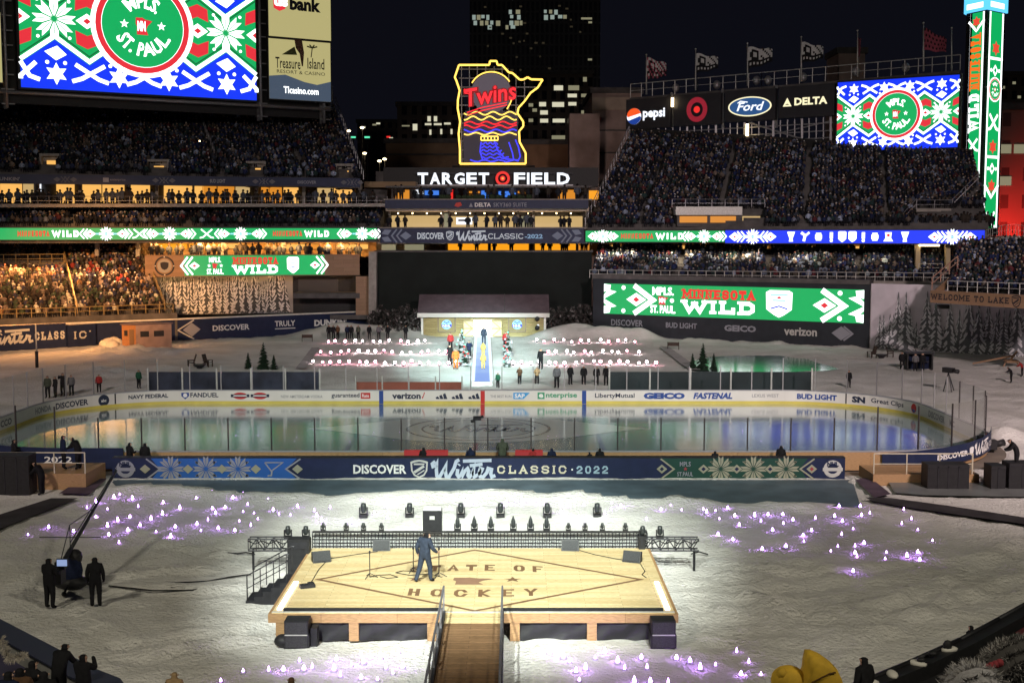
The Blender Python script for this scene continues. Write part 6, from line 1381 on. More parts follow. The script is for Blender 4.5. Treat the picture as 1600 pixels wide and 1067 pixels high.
# ------------------------------------------------------------------ rink boards and glass
PER = []
def bp_(s, off=0.0):
    """perimeter point and inward normal; s = metres clockwise from the far side's left tangent point"""
    st, se = 2 * (RL - RC), 25.91 - 2 * RC; q = math.pi / 2 * RC; Lt = 2 * st + 2 * se + 4 * q; s %= Lt
    cx, cy = RL - RC, 25.91 / 2 - RC
    def out(x, y, nx, ny): return Vector((XC + x - nx * off, RYC + y - ny * off, 0)), Vector((-nx, -ny, 0))
    for k, L in enumerate((st, q, se, q, st, q, se, q)):
        if s <= L: break
        s -= L
    if k == 0: x, y, nx, ny = -cx + s, cy + RC, 0, 1
    elif k == 2: x, y, nx, ny = cx + RC, cy - s, 1, 0
    elif k == 4: x, y, nx, ny = cx - s, -cy - RC, 0, -1
    elif k == 6: x, y, nx, ny = -cx - RC, -cy + s, -1, 0
    else:
        a0, ccx, ccy = {1: (90, cx, cy), 3: (0, cx, -cy), 5: (-90, -cx, -cy), 7: (180, -cx, cy)}[k]; a = R(a0) - s / RC
        nx, ny = math.cos(a), math.sin(a); x, y = ccx + RC * nx, ccy + RC * ny
    return out(x, y, nx, ny)
ST_, SE_, Q_ = 2 * (RL - RC), 25.91 - 2 * RC, math.pi / 2 * RC; LT_ = 2 * ST_ + 2 * SE_ + 4 * Q_
RB = thing("rink_boards", "white hockey rink boards with adverts, yellow kick plate and clear glass", "rink boards", (XC, RYC, 0.05))
def wall_ring(z0, z1, o0, o1, m, n=200):
    mb = MB()
    for i in range(n):
        a, b = LT_ * i / n, LT_ * (i + 1) / n; q = [bp_(a, o0)[0], bp_(b, o0)[0], bp_(b, o1)[0], bp_(a, o1)[0]]
        v = [Vector((p.x, p.y, z)) for z in (z0, z1) for p in q]; mb.mesh(v, [(0, 1, 5, 4), (2, 3, 7, 6), (4, 5, 6, 7), (3, 2, 1, 0)], m)
    return mb
wall_ring(.05, 1.05, 0, -.10, mat("board_white", (.60, .60, .57), .45, 0, .06, .5)).build("board_wall", RB)
wall_ring(.05, 1.05, -.103, -.16, W_PLY).build("outer_cladding", RB)
wall_ring(.05, .27, .015, .002, mat("kick_yellow", (.55, .47, .10), .5, 0, .1, 1)).build("kick_plate", RB)
wall_ring(1.051, 1.11, .03, -.18, mat("cap_grey", (.30, .31, .34), .5)).build("cap_rail", RB)
Dp = lambda s0: (lambda x, y, k=0: (lambda pn: Vector((pn[0].x, pn[0].y, y)) + pn[1] * (.004 + .008 * k))(bp_(s0 + x)))
def bs(px): return (px - 754) / (FPX / (YF + .45)) + 0 - 0 + ST_ / 2
def bad(fn): mb = MB(); fn(Draw(mb, Dp(0))); mb.build("advert", RB)
INKB = mat("board_ink", (.02, .03, .06), .6); INKR = mat("board_red", (.45, .03, .03), .6); INKG = mat("board_green", (.05, .28, .15), .6); INKS = mat("board_sky", (.05, .30, .62), .6); INKN = mat("board_blue", (.02, .06, .25), .6); INKF = mat("faded_ink", (.22, .23, .25), .6)
T = lambda s_, a, b, m, y0=.45, y1=.85, bold=.03, sh=0: bad(lambda D: D.text(s_, bs(a), y0, bs(b), y1, m, 1, bold, sh))
T("NAVY FEDERAL", 202, 262, INKB, .55, .85, .04); T("FANDUEL", 296, 340, INKB, .55, .9, .03); T("NEW AMSTERDAM VODKA", 438, 503, INKF, .5, .72, .01)
bad(lambda D: (D.poly([(bs(282), .9), (bs(282), .65), (bs(288), .4), (bs(294), .65), (bs(294), .9)][::-1][::-1], INKN, 1), D.disc(bs(288), .7, .16, M_WHITEP, 2, n=10)))
for c in (374, 405): bad(lambda D: (D.disc(bs(c), .66, .55, INKR, 1, ry=.26, n=20), D.rect(bs(c) - .7, .56, bs(c) + .7, .78, INKB, 2), D.rect(bs(c) - .5, .63, bs(c) + .5, .71, M_WHITEP, 3)))
T("guaranteed", 517, 561, INKB, .45, .88, .02); bad(lambda D: (D.rect(bs(563), .45, bs(578), .9, INKR, 1), D.text("Rate", bs(565), .55, bs(576), .8, M_WHITEP, 2, .02)))
T("verizon", 612, 657, INKB, .42, .88, .04); bad(lambda D: D.stroke([(bs(659), .6), (bs(660), .5), (bs(663), .92)], .07, INKR, 1))
def adi(D):
    for c in (690, 715, 741):
        for i, h in enumerate((.18, .30, .42)): x = bs(c) + (i - 1) * .28; D.poly([(x - .12, .42), (x + .14, .42), (x - .02, .45 + h), (x - .2, .36 + h)], INKB, 1 + .1 * i)
bad(adi); T("THE BEST RUN", 766, 799, INKF, .52, .72, .01); bad(lambda D: (D.poly([(bs(802), .42), (bs(818), .42), (bs(828), .9), (bs(802), .9)], INKS, 1), D.text("SAP", bs(804), .5, bs(820), .82, M_WHITEP, 2, .04)))
bad(lambda D: (D.rect(bs(840), .42, bs(851), .92, INKG, 1), D.text("e", bs(842), .52, bs(849), .82, M_WHITEP, 2, .04))); T("nterprise", 853, 902, INKG, .42, .9, .03)
T("LibertyMutual", 930, 992, INKB, .42, .86, .02); T("GEICO", 1006, 1071, INKN, .42, .9, .07); T("FASTENAL", 1085, 1146, INKN, .42, .9, .05, .25); T("LEXUS WEST", 1176, 1218, INKF, .55, .8, .01); T("BUD LIGHT", 1246, 1307, INKN, .44, .86, .05)
def pxs(px):   # perimeter metre of a photo column on the far curves
    lo, hi = (-Q_ - SE_ * .6, 0) if px < 300 else (ST_, ST_ + Q_ + SE_ * .6)
    for _ in range(40):
        m_ = (lo + hi) / 2; p = bp_(m_, 0)[0]; x = proj((p.x, p.y, .6))[0]
        if x < px: lo = m_
        else: hi = m_
    return (lo + hi) / 2
TC = lambda s_, a, b, m, y0=.42, y1=.86, bold=.03: bad(lambda D: D.text(s_, pxs(a), y0, pxs(b), y1, m, 1, bold))
TC("HONDA", 55, 80, INKF); TC("DISCOVER", 87, 138, INKB); bad(lambda D: D.disc(pxs(162), .62, .42, INKB, 1, n=18)); bad(lambda D: D.text("abc", pxs(158), .5, pxs(166), .72, M_WHITEP, 2, .03)); TC("CCO", 0, 18, INKB)
TC("SN", 1331, 1352, INKB, .42, .9, .06); TC("Great Clips", 1361, 1412, INKB, .44, .9, .02); bad(lambda D: (D.disc(pxs(1428), .65, .33, INKR, 1, n=16), D.poly([(pxs(1428) - .3, .6), (pxs(1428) + .3, .52), (pxs(1428), .33)], INKN, 2))); TC("DISCOVER", 1451, 1476, INKF); TC("NBC", 1484, 1496, INKB, .42, .86, .05)
for x0, m in ((595, INKN), (913, INKN), (754, INKR)): mb = MB(); Draw(mb, Dp(0)).rect(bs(x0) - .16, .06, bs(x0) + .16, 1.04, m, 1.4); mb.build("line_mark", RB)
for px in (180, 1322): mb = MB(); D = Draw(mb, Dp(0)); D.rect((pxs(px) if px < 300 or px > 1300 else bs(px)) - .05, .28, (pxs(px)) + .05, 1.04, M_DARK, 1.4); mb.build("seam", RB)
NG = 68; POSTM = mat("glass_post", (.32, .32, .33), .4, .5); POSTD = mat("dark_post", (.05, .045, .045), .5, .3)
for i in range(NG):
    a, b = LT_ * i / NG, LT_ * (i + 1) / NG; pa, na = bp_(a, -.05); pb, nb = bp_(b, -.05); straight = (a < ST_ or ST_ + 2 * Q_ + SE_ < a < 2 * ST_ + 2 * Q_ + SE_); h = 2.9 if straight else 3.5
    mb = MB(); N_ = 1 if straight else 4
    for k in range(N_):
        p, q = bp_(a + .05 + (b - a - .1) * k / N_, -.05)[0], bp_(a + .05 + (b - a - .1) * (k + 1) / N_, -.05)[0]; mb.poly([(p.x, p.y, 1.115), (q.x, q.y, 1.115), (q.x, q.y, h), (p.x, p.y, h)], M_GLASS)
    mb.build("glass_pane", RB)
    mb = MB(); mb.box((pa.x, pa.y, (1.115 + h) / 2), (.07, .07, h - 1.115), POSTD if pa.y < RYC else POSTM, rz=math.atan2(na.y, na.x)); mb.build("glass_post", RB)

# ------------------------------------------------------------------ banner wall in front of the rink
YB = gnd(750, 749).y
a, b = at(176, 749, YB), at(1320, 749, YB); a.z = b.z = .0; pt, W_, H_, u_, n_ = frame(a, b, at(750, 715.5, YB).z)
def fx(px): return (at(px, 730, YB) - pt(0, 0, 0)).x
BW = thing("event_banner", "long navy event banner wall with snowflake ends in front of the rink", "banner", pt(W_ / 2, 0, 0))
mb = MB(); slabbox(mb, pt, 0, 0, W_, H_, .25, M_NAVY); mb.build("board", BW)
BLUP = mat("print_blue", (.02, .10, .36), .6); GRNP = mat("print_green", (.012, .055, .04), .6); SIL = mat("print_silver", (.26, .27, .31), .6); TANP = mat("print_tan", (.30, .30, .22), .6); REDP = mat("print_red", (.30, .05, .06), .6)
def part(fn, name="lettering"): mb = MB(); fn(Draw(mb, pt)); mb.build(name, BW)
part(lambda D: (D.poly([(fx(236), 0.01), (fx(448), .01), (fx(464), .01), (fx(448), H_ / 2), (fx(464), H_ - .01), (fx(232), H_ - .01), (fx(250), H_ / 2)][:3] + [(fx(448), H_ / 2), (fx(464), H_ - .01), (fx(236), H_ - .01), (fx(250), H_ / 2)], BLUP, 1),), "blue_field")
def bluepat(D):
    for c in (267, 322, 372): flake(D, fx(c), H_ / 2, .70, SIL, 2)
    for c in (227, 294, 347, 400, 465): D.diamond(fx(c), H_ / 2, .28, .24, TANP, 2.6)
    for c in (281, 308, 335, 360, 386): [D.disc(fx(c), H_ * y, .07, SIL, 2, n=8) for y in (.2, .8)]
    D.stroke([(fx(229), H_ - .03), (fx(250), H_ / 2), (fx(229), .03)], .08, SIL, 2.8); D.stroke([(fx(470), H_ - .03), (fx(447), H_ / 2), (fx(470), .03)], .08, SIL, 2.8)
    D.stroke([(fx(414), H_ * .8), (fx(442), H_ * .8), (fx(424), H_ * .4), (fx(414), H_ * .8)], .07, SIL, 2); D.stroke([(fx(425), H_ * .42), (fx(424), H_ * .2), (fx(418), H_ * .18)], .08, SIL, 2.3)
part(bluepat, "snowflake_pattern")
def oval_badge(D, c, m): D.ring(fx(c), H_ / 2, .28, .48, m, 1, n=20, sy=.95); D.rect(fx(c) - .52, H_ * .40, fx(c) + .52, H_ * .56, m, 2); D.text("NHL", fx(c) - .3, H_ * .62, fx(c) + .3, H_ * .84, M_NAVY, 3, .04); D.rect(fx(c) - .34, H_ * .2, fx(c) + .34, H_ * .28, m, 2)
part(lambda D: oval_badge(D, 196, SIL), "crest"); part(lambda D: oval_badge(D, 1301, M_SILVP), "crest")
part(lambda D: D.text("DISCOVER", fx(552), H_ * .27, fx(635), H_ * .70, M_WHITEP, 1, .03)); part(lambda D: shield(D, fx(655), H_ * .5, .92, .98, M_SILVP, 1, M_NAVY), "crest")
part(lambda D: script_winter(D, fx(672), .02, fx(775), H_ - .02, mat("print_paleblue", (.42, .48, .58), .6), 1, .24)); part(lambda D: D.slab("CLASSIC", fx(777), H_ * .28, fx(885), H_ * .66, mat("print_cream", (.58, .54, .42), .6), 1, .2, .34)); part(lambda D: (D.disc(fx(894), H_ * .47, .05, M_WHITEP, 1, n=8), D.slab("2022", fx(901), H_ * .28, fx(950), H_ * .64, mat("print_iceblue", (.32, .45, .55), .6), 1, .2, .36, False)))
part(lambda D: D.poly([(fx(1032), .01), (fx(1262), .01), (fx(1250), H_ / 2), (fx(1262), H_ - .01), (fx(1032), H_ - .01), (fx(1052), H_ / 2)], GRNP, 1), "green_field")
def grnpat(D):
    for c in (1126, 1177, 1228): flake(D, fx(c), H_ / 2, .70, TANP, 2)
    for c in (1034, 1099, 1151, 1203, 1268): D.diamond(fx(c), H_ / 2, .28, .24, TANP, 2.6); D.diamond(fx(c), H_ / 2, .12, .11, REDP if c > 1260 else M_NAVY, 3.2)
    D.stroke([(fx(1032), H_ - .03), (fx(1053), H_ / 2), (fx(1032), .03)], .08, TANP, 2.8); D.stroke([(fx(1272), H_ - .03), (fx(1250), H_ / 2), (fx(1272), .03)], .08, TANP, 2.8)
    D.text("MPLS", fx(1062), H_ * .62, fx(1079), H_ * .84, SIL, 2, .02); D.text("ST.PAUL", fx(1058), H_ * .16, fx(1083), H_ * .36, SIL, 2, .02); D.star(fx(1071), H_ * .5, .12, REDP, 2)
    for c in (1112, 1140, 1164, 1190, 1214, 1242): [D.disc(fx(c), H_ * y, .06, TANP, 2, n=8) for y in (.18, .82)]
part(grnpat, "snowflake_pattern")
mb = MB(); a_ = pt(0, H_, -4); mb.bbox((a_.x, YB - .02, H_), (a_.x + W_, YB + .5, H_ + .04), M_DARK); mb.build("top_edge", BW)
# walkway behind the banner with the penalty boxes' red glow
mb = MB(); p = at(655, 705, 65.9); 
for x0, x1 in ((632, 700), (805, 848)):
    t = thing("red_bench", "glowing red bench pad behind the near boards, " + ("left of the centre line" if x0 < 700 else "right of the centre line"), "bench", at(x0, 712, 65.9)); mb = MB(); p0, p1 = at(x0, 715, 65.6), at(x1, 703, 65.6); mb.bbox((p0.x, 65.3, .6), (p1.x, 65.7, p1.z), emi("red_glow", srgb(215, 30, 40), .45)); mb.build("pad", t)  # red-lit glass stands in as a pad that glows itself
    mb = MB(); mb.bbox((p0.x, 65.25, 0), (p1.x, 65.75, .6), M_DARK); mb.build("base", t)

# ------------------------------------------------------------------ stage
ZS = .9
STG = thing("stage", "raised plank stage with a diamond and lettering, lit by white lamps", "stage", ((STX0 + STX1) / 2, (STY0 + STY1) / 2, 0)); W = STX1 - STX0
mb = MB(); mb.bbox((STX0, STY0, ZS - .12), (STX1, STY1, ZS), W_DECK); mb.build("deck", STG)
LINE = mat("stage_brown", (.17, .095, .05), .6, 0, .15, 2); scx = (gnd(742, 905, ZS).x)
mk = MB(); D = Draw(mk, lambda x, y, k=0: Vector((x, y, ZS + .004 * k)))
dv = [gnd(x, y, ZS) for x, y in ((742, 954), (1001, 905), (742, 859), (497, 905))]; D.stroke([(v.x, v.y) for v in dv], .15, LINE, 1, closed=True)
cy_ = gnd(742, 893, ZS).y; cx = gnd(745, 893, ZS).x
def bend(c): return lambda x, y, k=0: Vector((cx + x, y - c * x * x, ZS + .004 * k))
E = Draw(mk, bend(.045)); y0 = gnd(742, 891, ZS).y; E.slab("STATE OF", -2.35, y0, 2.35, y0 + .78, LINE, 1, .17, .5, False)
E = Draw(mk, bend(-.03)); y0 = gnd(742, 932, ZS).y; E.slab("HOCKEY", -2.25, y0, 2.1, y0 + .82, LINE, 1, .17, .6, False)
s_ = 1.15; y0 = gnd(742, 913, ZS).y; x0 = gnd(708, 905, ZS).x; D.poly([(x0 + 1.25 * s_ * x, y0 + s_ * .78 * y) for x, y in STATE], mat("stage_state", (.24, .14, .09), .6, 0, .1, 2), 1); D.star(gnd(801, 904, ZS).x, gnd(801, 905, ZS).y, .33, LINE, 1); p = gnd(650, 904, ZS); D.star(p.x, p.y, .33, LINE, 1)
mk.build("floor_marking", STG)
mb = MB(); mb.bbox((STX0 - .1, STY0 - .08, ZS - .30), (STX1 + .1, STY0 - .005, ZS - .02), W_PLY); mb.bbox((STX0 - .1, STY0 - .005, ZS - .30), (STX0 - .005, STY1, ZS - .02), W_PLY); mb.bbox((STX1 + .005, STY0 - .005, ZS - .30), (STX1 + .1, STY1, ZS - .02), W_PLY); mb.build("fascia_board", STG)
for x0, x1 in ((432, 447), (546, 561), (668, 682), (797, 812), (917, 932), (1020, 1036)):
    mb = MB(); pa, pb = gnd(x0, 1000), gnd(x1, 1000); mb.bbox((pa.x, STY0 - .06, 0), (pb.x, STY0 + .1, ZS - .302), W_PLY); mb.build("post", STG)
SK = mat("skirt_cloth", (.022, .022, .025), .5, 0, .2, 1)
for x0, x1 in ((447, 546), (561, 668), (812, 917), (932, 1036)):
    pa, pb = gnd(x0, 1000).x + .01, gnd(x1, 1000).x - .01; NU, NV = 26, 6; vs = []
    for j in range(NV + 1):
        for i in range(NU + 1):
            u, v = i / NU, j / NV; vs.append((pa + (pb - pa) * u, STY0 + .02 + .05 * math.sin(u * 9 + v * 5) * (.3 + v) + .02 * math.sin(u * 23 + v * 3), (ZS - .305) * (1 - v)))
    mb = MB(); mb.mesh(vs, [(j * (NU + 1) + i, j * (NU + 1) + i + 1, (j + 1) * (NU + 1) + i + 1, (j + 1) * (NU + 1) + i) for j in range(NV) for i in range(NU)], SK, True); mb.build("skirt", STG)
mb = MB(); pl_, pr_ = gnd(690, 957, ZS).x, gnd(785, 957, ZS).x
for x0, x1 in ((STX0 + .35, pl_), (pr_, STX1 - .35)): mb.bbox((x0, STY0 + .1, ZS + .002), (x1, STY0 + .25, ZS + .09), M_BLACK)
mb.build("front_kerb", STG)
E_STRIP = emi("edge_light_white", srgb(255, 238, 240), 5.0)
for sx0, sx1 in ((STX0 + .12, STX0 + .26), (STX1 - .26, STX1 - .12)):
    mb = MB(); mb.bbox((sx0, STY0 + .3, ZS + .002), (sx1, STY0 + 3.4, ZS + .05), E_STRIP); mb.build("edge_light", STG)
mb = MB(); mb.bbox((STX0, STY0 + .02, ZS + .002), (STX1, STY0 + .07, ZS + .03), M_PALE); mb.build("metal_lip", STG)
# lattice screen at the back
t = thing("lattice_screen", "low open lattice screen along the back of the stage", "screen", ((STX0 + STX1) / 2, STY1, ZS)); mb = MB(); h0, h1 = ZS, at(740, 832, STY1 + .05).z; n = 96
for i in range(n + 1): x = STX0 + W * i / n; mb.bbox((x - .018, STY1 + .02, h0), (x + .018, STY1 + .05, h1), M_DARK)
for i in range(5): z = h0 + .05 + (h1 - h0 - .05) * i / 4; mb.bbox((STX0, STY1 + .052, z - .02), (STX1, STY1 + .08, z + .02), M_DARK)
mb.build("grid", t); mb = MB(); mb.bbox((STX0, STY1 - .0, h1), (STX1, STY1 + .12, h1 + .06), M_BLACK); mb.build("top_rail", t)
mb = MB(); mb.bbox((STX0, STY1 + .35, h0 - .3), (STX1, STY1 + .36, h1 - .12), mat("pale_scrim", (.55, .57, .56), .8, 0, .1, 3)); mb.build("scrim", t)
# walkway in front
WK = thing("walkway", "brown plank walkway with rails leading from the stage to the camera", "walkway", ((pl_ + pr_) / 2, 33, 0)); wl, wr = gnd(697, 957, ZS).x, gnd(782, 957, ZS).x
mb = MB(); 
for i in range(46):
    y1 = STY0 - .085 - i * .30; mb.bbox((wl, y1 - .285, ZS - .10), (wr, y1, ZS - .008 - .012 * (i % 2)), W_DECK if i < 3 else W_BROWN)
mb.build("deck", WK)
mb = MB(); mb.bbox((wl + .05, STY0 - 13.8, .05), (wr - .05, STY0 - .2, ZS - .11), M_BLACK); mb.build("substructure", WK)
for x in (wl - .06, wr + .06):
    mb = MB(); rail_line(mb, [(x, STY0 - .15, ZS - .1), (x, STY0 - 13.8, ZS - .1)], 1.0, M_STEEL, .035, 1.6); mb.build("handrail", WK); mb = MB(); mb.bbox((x - .05, STY0 - 13.8, .1), (x + .05, STY0 - .12, ZS + .12), M_DARK); mb.build("side_panel", WK)
# wedges, speakers, case
def wedge(px, py, lab, rz):
    p = gnd(px, py, ZS); t = thing("stage_monitor", lab, "speaker", (p.x, p.y, ZS), "floor monitors on the stage"); Mx = Matrix.Rotation(rz, 3, 'Z')
    pr = [Vector((-.33, -.20, .01)), Vector((-.33, .20, .01)), Vector((-.33, .16, .36)), Vector((-.33, -.02, .40))]; mb = MB(); mb.prism([Mx @ v + p for v in pr], Mx @ Vector((.66, 0, 0)), mat("monitor_grey", (.02, .021, .023), .5, 0, .2, 5)); mb.build("cabinet", t)
    mb = MB(); g_ = [Vector((-.28, -.192, .06)), Vector((.28, -.192, .06)), Vector((.28, -.05, .36)), Vector((-.28, -.05, .36))]; off = Mx @ Vector((0, -.03, .015)); mb.poly([Mx @ v + p + off for v in g_], mat("monitor_grille", (.025, .027, .03), .6, .2, .3, 30)); mb.build("grille", t)
wedge(596, 859, "grey floor monitor at the back of the stage, left of the performer", .1); wedge(891, 859, "grey floor monitor at the back of the stage, right of the lettering", -.1); wedge(502, 877, "grey floor monitor by the stage's left edge above the stairs", .35); wedge(988, 877, "grey floor monitor by the stage's right edge", -.35)
def pa(px, lab, extra):
    t = thing("speaker_stack", lab, "speaker", (gnd(px, 1014).x, STY0 - .55, 0), "speaker stacks at the stage corners"); x = t.location.x; y = STY0 - .5
    for k, z in enumerate((.02, .46)):
        mb = MB(); mb.box((x, y, z + .21), (.74 if k else .80, .62, .42), M_BLACK); c = mb.build("cabinet", t); mb = MB(); mb.box((x, y - .32, z + .21), (.66, .02, .35), mat("grille_black", (.035, .035, .038), .6, .1, .3, 30)); mb.build("grille", c)
    mb = MB(); mb.box((x, y - .33, .45), (.7, .03, .03), M_PALE); mb.build("trim_bar", t)
    if extra:
        mb = MB(); mb.ball((x - .45, y - .1, .2), .26, M_BLACK, 9, 6, (1.1, 1, .8)); mb.box((x + .52, y + .05, .3), (.2, .4, .6), M_BLACK); mb.build("cable_bundle", t)
pa(463, "black two-box speaker stack at the stage's front left corner, cables beside it", True); pa(1037, "black two-box speaker stack at the stage's front right corner", False)
p = gnd(480, 917, ZS); t = thing("pedal_board", "small dark pedal unit near the stage's left edge", "pedal", p); mb = MB(); mb.box((p.x, p.y, ZS + .05), (.5, .3, .1), M_DARK, .4); mb.build("case", t); mb = MB(); mb.box((p.x + .12, p.y + .03, ZS + .13), (.2, .2, .06), M_BLACK, .4); mb.build("pedal", t)
def micstand(px, py, lab, h=1.0, boom=False):
    p = gnd(px, py, ZS); t = thing("microphone_stand", lab, "microphone", p, "microphone stands on the stage"); mb = MB(); mb.tube(p + Vector((0, 0, .02)), p + Vector((0, 0, h)), .018, M_DARK, n=5); mb.build("pole", t); mb = MB()
    for a in (0, 2.1, 4.2): mb.tube(p + Vector((0, 0, .16)), p + Vector((.28 * math.cos(a), .28 * math.sin(a), .012)), .014, M_DARK, n=4)
    mb.build("tripod", t); mb = MB(); mb.ball(p + Vector((0, 0, h + .05)), .04, M_BLACK, 6, 5, (1, 1, 1.5)); mb.build("microphone", t)
micstand(578, 902, "thin microphone stand alone left of the performer", .85); micstand(646, 893, "thin microphone stand just behind the performer", .8); micstand(686, 901, "microphone stand at the performer's right hand", .95)
p = gnd(672, 829, .0); t = thing("equipment_case", "black equipment case behind the lattice screen, snow on its lid", "case", (p.x, 48.6, 0)); p.y = 48.6; p.x = at(676, 820, 48.6).x
mb = MB(); mb.box((p.x, p.y, .95), (.74, .6, 1.9), M_BLACK); mb.build("body", t); mb = MB(); mb.box((p.x, p.y, 1.93), (.7, .55, .05), mat("snow_lump", (.7, .7, .68), .9, 0, .1, 6)); mb.build("snow_lid", t); mb = MB(); mb.box((p.x, p.y - .31, 1.62), (.2, .03, .14), M_PALE); mb.build("label_plate", t)
def deckcable(lab, pts): mb = MB(); P = [gnd(x, y, ZS) + Vector((0, 0, .02)) for x, y in pts]; mb.path(P, .014, M_BLACK, 4); tag(mb.build("cable", loc=P[0]), lab, "cable")
deckcable("thin cable on the stage from the left rear monitor to the stage's left edge", [(590, 862), (560, 866), (530, 871), (514, 873), (498, 890), (484, 914)]); deckcable("thin cable curling on the stage round the lone left microphone stand", [(578, 902), (590, 899), (610, 898), (622, 902), (606, 904), (594, 901)]); deckcable("thin cable on the stage from the right rear monitor to the right edge monitor", [(905, 860), (930, 867), (960, 873), (978, 876)]); deckcable("yellowish cable loop on the stage below the right edge monitor", [(1000, 880), (1004, 887), (1008, 893), (1003, 898), (1010, 903)]); deckcable("thin cable on the stage behind the performer's feet", [(646, 893), (630, 892), (618, 895), (640, 899), (672, 897), (690, 902)])
# moving lamps
def movinglight(px, py, Y, z, lab, grp, s=1.0, tall=False, root=[None, None]):
    p = at(px, py, Y); p.z = z; k = 1 if tall else 0
    if root[k] is None:
        t = thing("moving_lamp", lab, "stage lamp", p, grp); mb = MB(); mb.box((p.x, p.y, z + .05 * s), (.30 * s, .26 * s, .10 * s), M_BLACK); mb.build("base", t)
        mb = MB(); [mb.box((p.x + sg * .135 * s, p.y, z + .22 * s), (.04 * s, .14 * s, .26 * s), M_BLACK) for sg in (-1, 1)]; mb.build("yoke", t)
        mb = MB(); mb.lathe((p.x, p.y, z + .16 * s), [(.07 * s, 0), (.10 * s, .06 * s), (.105 * s, .22 * s), (.085 * s, .34 * s), (.02 * s, .36 * s)] if not tall else [(.08 * s, 0), (.11 * s, .08 * s), (.10 * s, .3 * s), (.055 * s, .44 * s), (.012 * s, .56 * s)], mat("lamp_shell", (.03, .034, .036), .35, 0, .2, 6), 10); mb.build("head", t); root[k] = (t, s)
        return t
    t = dup(root[k][0], p, 0, lab, grp); f = s / root[k][1]; t.scale = (f, f, f); return t
names5 = ["at the left", "second from the left", "third from the left", "fourth from the left"]
G1 = "short lamps along the lattice screen"
for px in (505, 541, 568, 596, 888, 914, 941, 977): movinglight(px, 828, STY1 + .06, h1 + .06, "short black moving lamp standing on the lattice screen's top rail", G1, .62)
G2 = "tall lamps behind the performer's lattice"
for px in (715, 741, 767, 802, 829, 854): movinglight(px, 829, STY1 + .7, h1 - .1, "tall pointed black lamp above the lattice screen's middle", G2, .85, True)
G3 = "lamps standing on the snow behind the stage"
for px in (568, 640, 720, 782, 855, 933): g_ = gnd(px, 808); movinglight(px, 808, g_.y, 0.02, "black moving lamp standing on the open snow behind the stage", G3, 1.25)
# trusses beside the stage
def truss(x0, x1, lab, side):
    Y = STY1 - .1; a, b = at(x0, 861, Y), at(x1, 861, Y); zt_, zb_ = at(x0, 842, Y).z, at(x0, 860, Y).z; t = thing("truss", lab, "truss", (a.x, Y, 0)); mb = MB()
    for yy in (Y, Y + .35):
        for z in (zt_, zb_): mb.tube((a.x, yy, z), (b.x, yy, z), .035, M_DARK, n=5)
        n = 7
        for i in range(n): xa, xb = a.x + (b.x - a.x) * i / n, a.x + (b.x - a.x) * (i + 1) / n; mb.tube((xa, yy, zt_ if i % 2 else zb_), (xb, yy, zb_ if i % 2 else zt_), .022, M_DARK, n=4); mb.tube((xa, yy, zb_), (xa, yy, zt_), .02, M_DARK, n=4)
    mb.build("lattice", t); mb = MB(); [mb.tube((x, Y + .17, 0), (x, Y + .17, zb_), .05, M_DARK, n=5) for x in (a.x + .15, b.x - .15)]; mb.build("leg", t)
    mb = MB(); [mb.path([(a.x + (b.x - a.x) * (i / 8), Y - .05, zt_ - .05 - .12 * (i % 2)) for i in range(9)], .025, M_BLACK, 4)]; mb.build("cable", t); return zt_
ztl = truss(388, 476, "low black truss left of the stage above the stairs", 0); ztr = truss(1008, 1092, "low black truss right of the stage", 1)
for px, l_ in ((450, "black moving lamp on the left truss, outer one"), (478, "black moving lamp on the left truss, beside the lattice"), (1004, "black moving lamp at the right end of the lattice"), (1031, "black moving lamp on the right truss")): movinglight(px, 840, STY1 - .0, ztl, l_, "lamps on the side trusses", .95)
def blk(x0, x1, y0, y1, Y, lab, name="dimmer_rack"): 
    a, b = at(x0, y1, Y), at(x1, y0, Y); t = thing(name, lab, "rack", (a.x, Y, 0)); mb = MB(); mb.bbox((a.x, Y, 0), (b.x, Y + .5, b.z), M_BLACK); mb.build("body", t); mb = MB(); mb.bbox((a.x + .08, Y - .02, b.z - .35), (b.x - .08, Y, b.z - .1), M_DARK); mb.build("front_panel", t)
blk(449, 483, 843, 875, STY1 - .8, "black electronics rack beside the stage's back left corner"); blk(998, 1008, 838, 866, STY1 - .2, "narrow black rack at the stage's back right corner")
# stage stairs
t = thing("stage_stairs", "black stage steps with handrails at the left side of the stage", "stairs", gnd(420, 945)); mb = MB(); x1_ = STX0 - .12; N_ = 5; y0s, y1s = gnd(420, 946).y, gnd(420, 946).y + 1.15
for i in range(N_):
    mb = MB(); mb.bbox((x1_ - .30 * (N_ - i), y0s, 0.0 if i == 0 else .0), (x1_ - .30 * (N_ - i - 1) - .002, y1s, .16 * (i + 1)), M_DARK); mb.build("step", t)
for yy in (y0s + .05, y1s - .05):
    mb = MB(); x0_ = x1_ - .30 * N_; P4 = [(x0_ + .05, yy, .1), (x0_ + .05, yy, 1.05), (x1_ - .1, yy, 1.8), (x1_ + .02, yy, 1.8)]; mb.path(P4, .025, M_DARK, 5); mb.path([(x0_ + .05, yy, .6), (x1_ - .1, yy, 1.35)], .018, M_DARK, 4); [mb.tube((x0_ + .05 + 1.4 * q, yy, .2 + .7 * q), (x0_ + .05 + 1.4 * q, yy, 1.05 + .75 * q), .02, M_DARK, n=4) for q in (.33, .66, .98)]; mb.build("handrail", t)
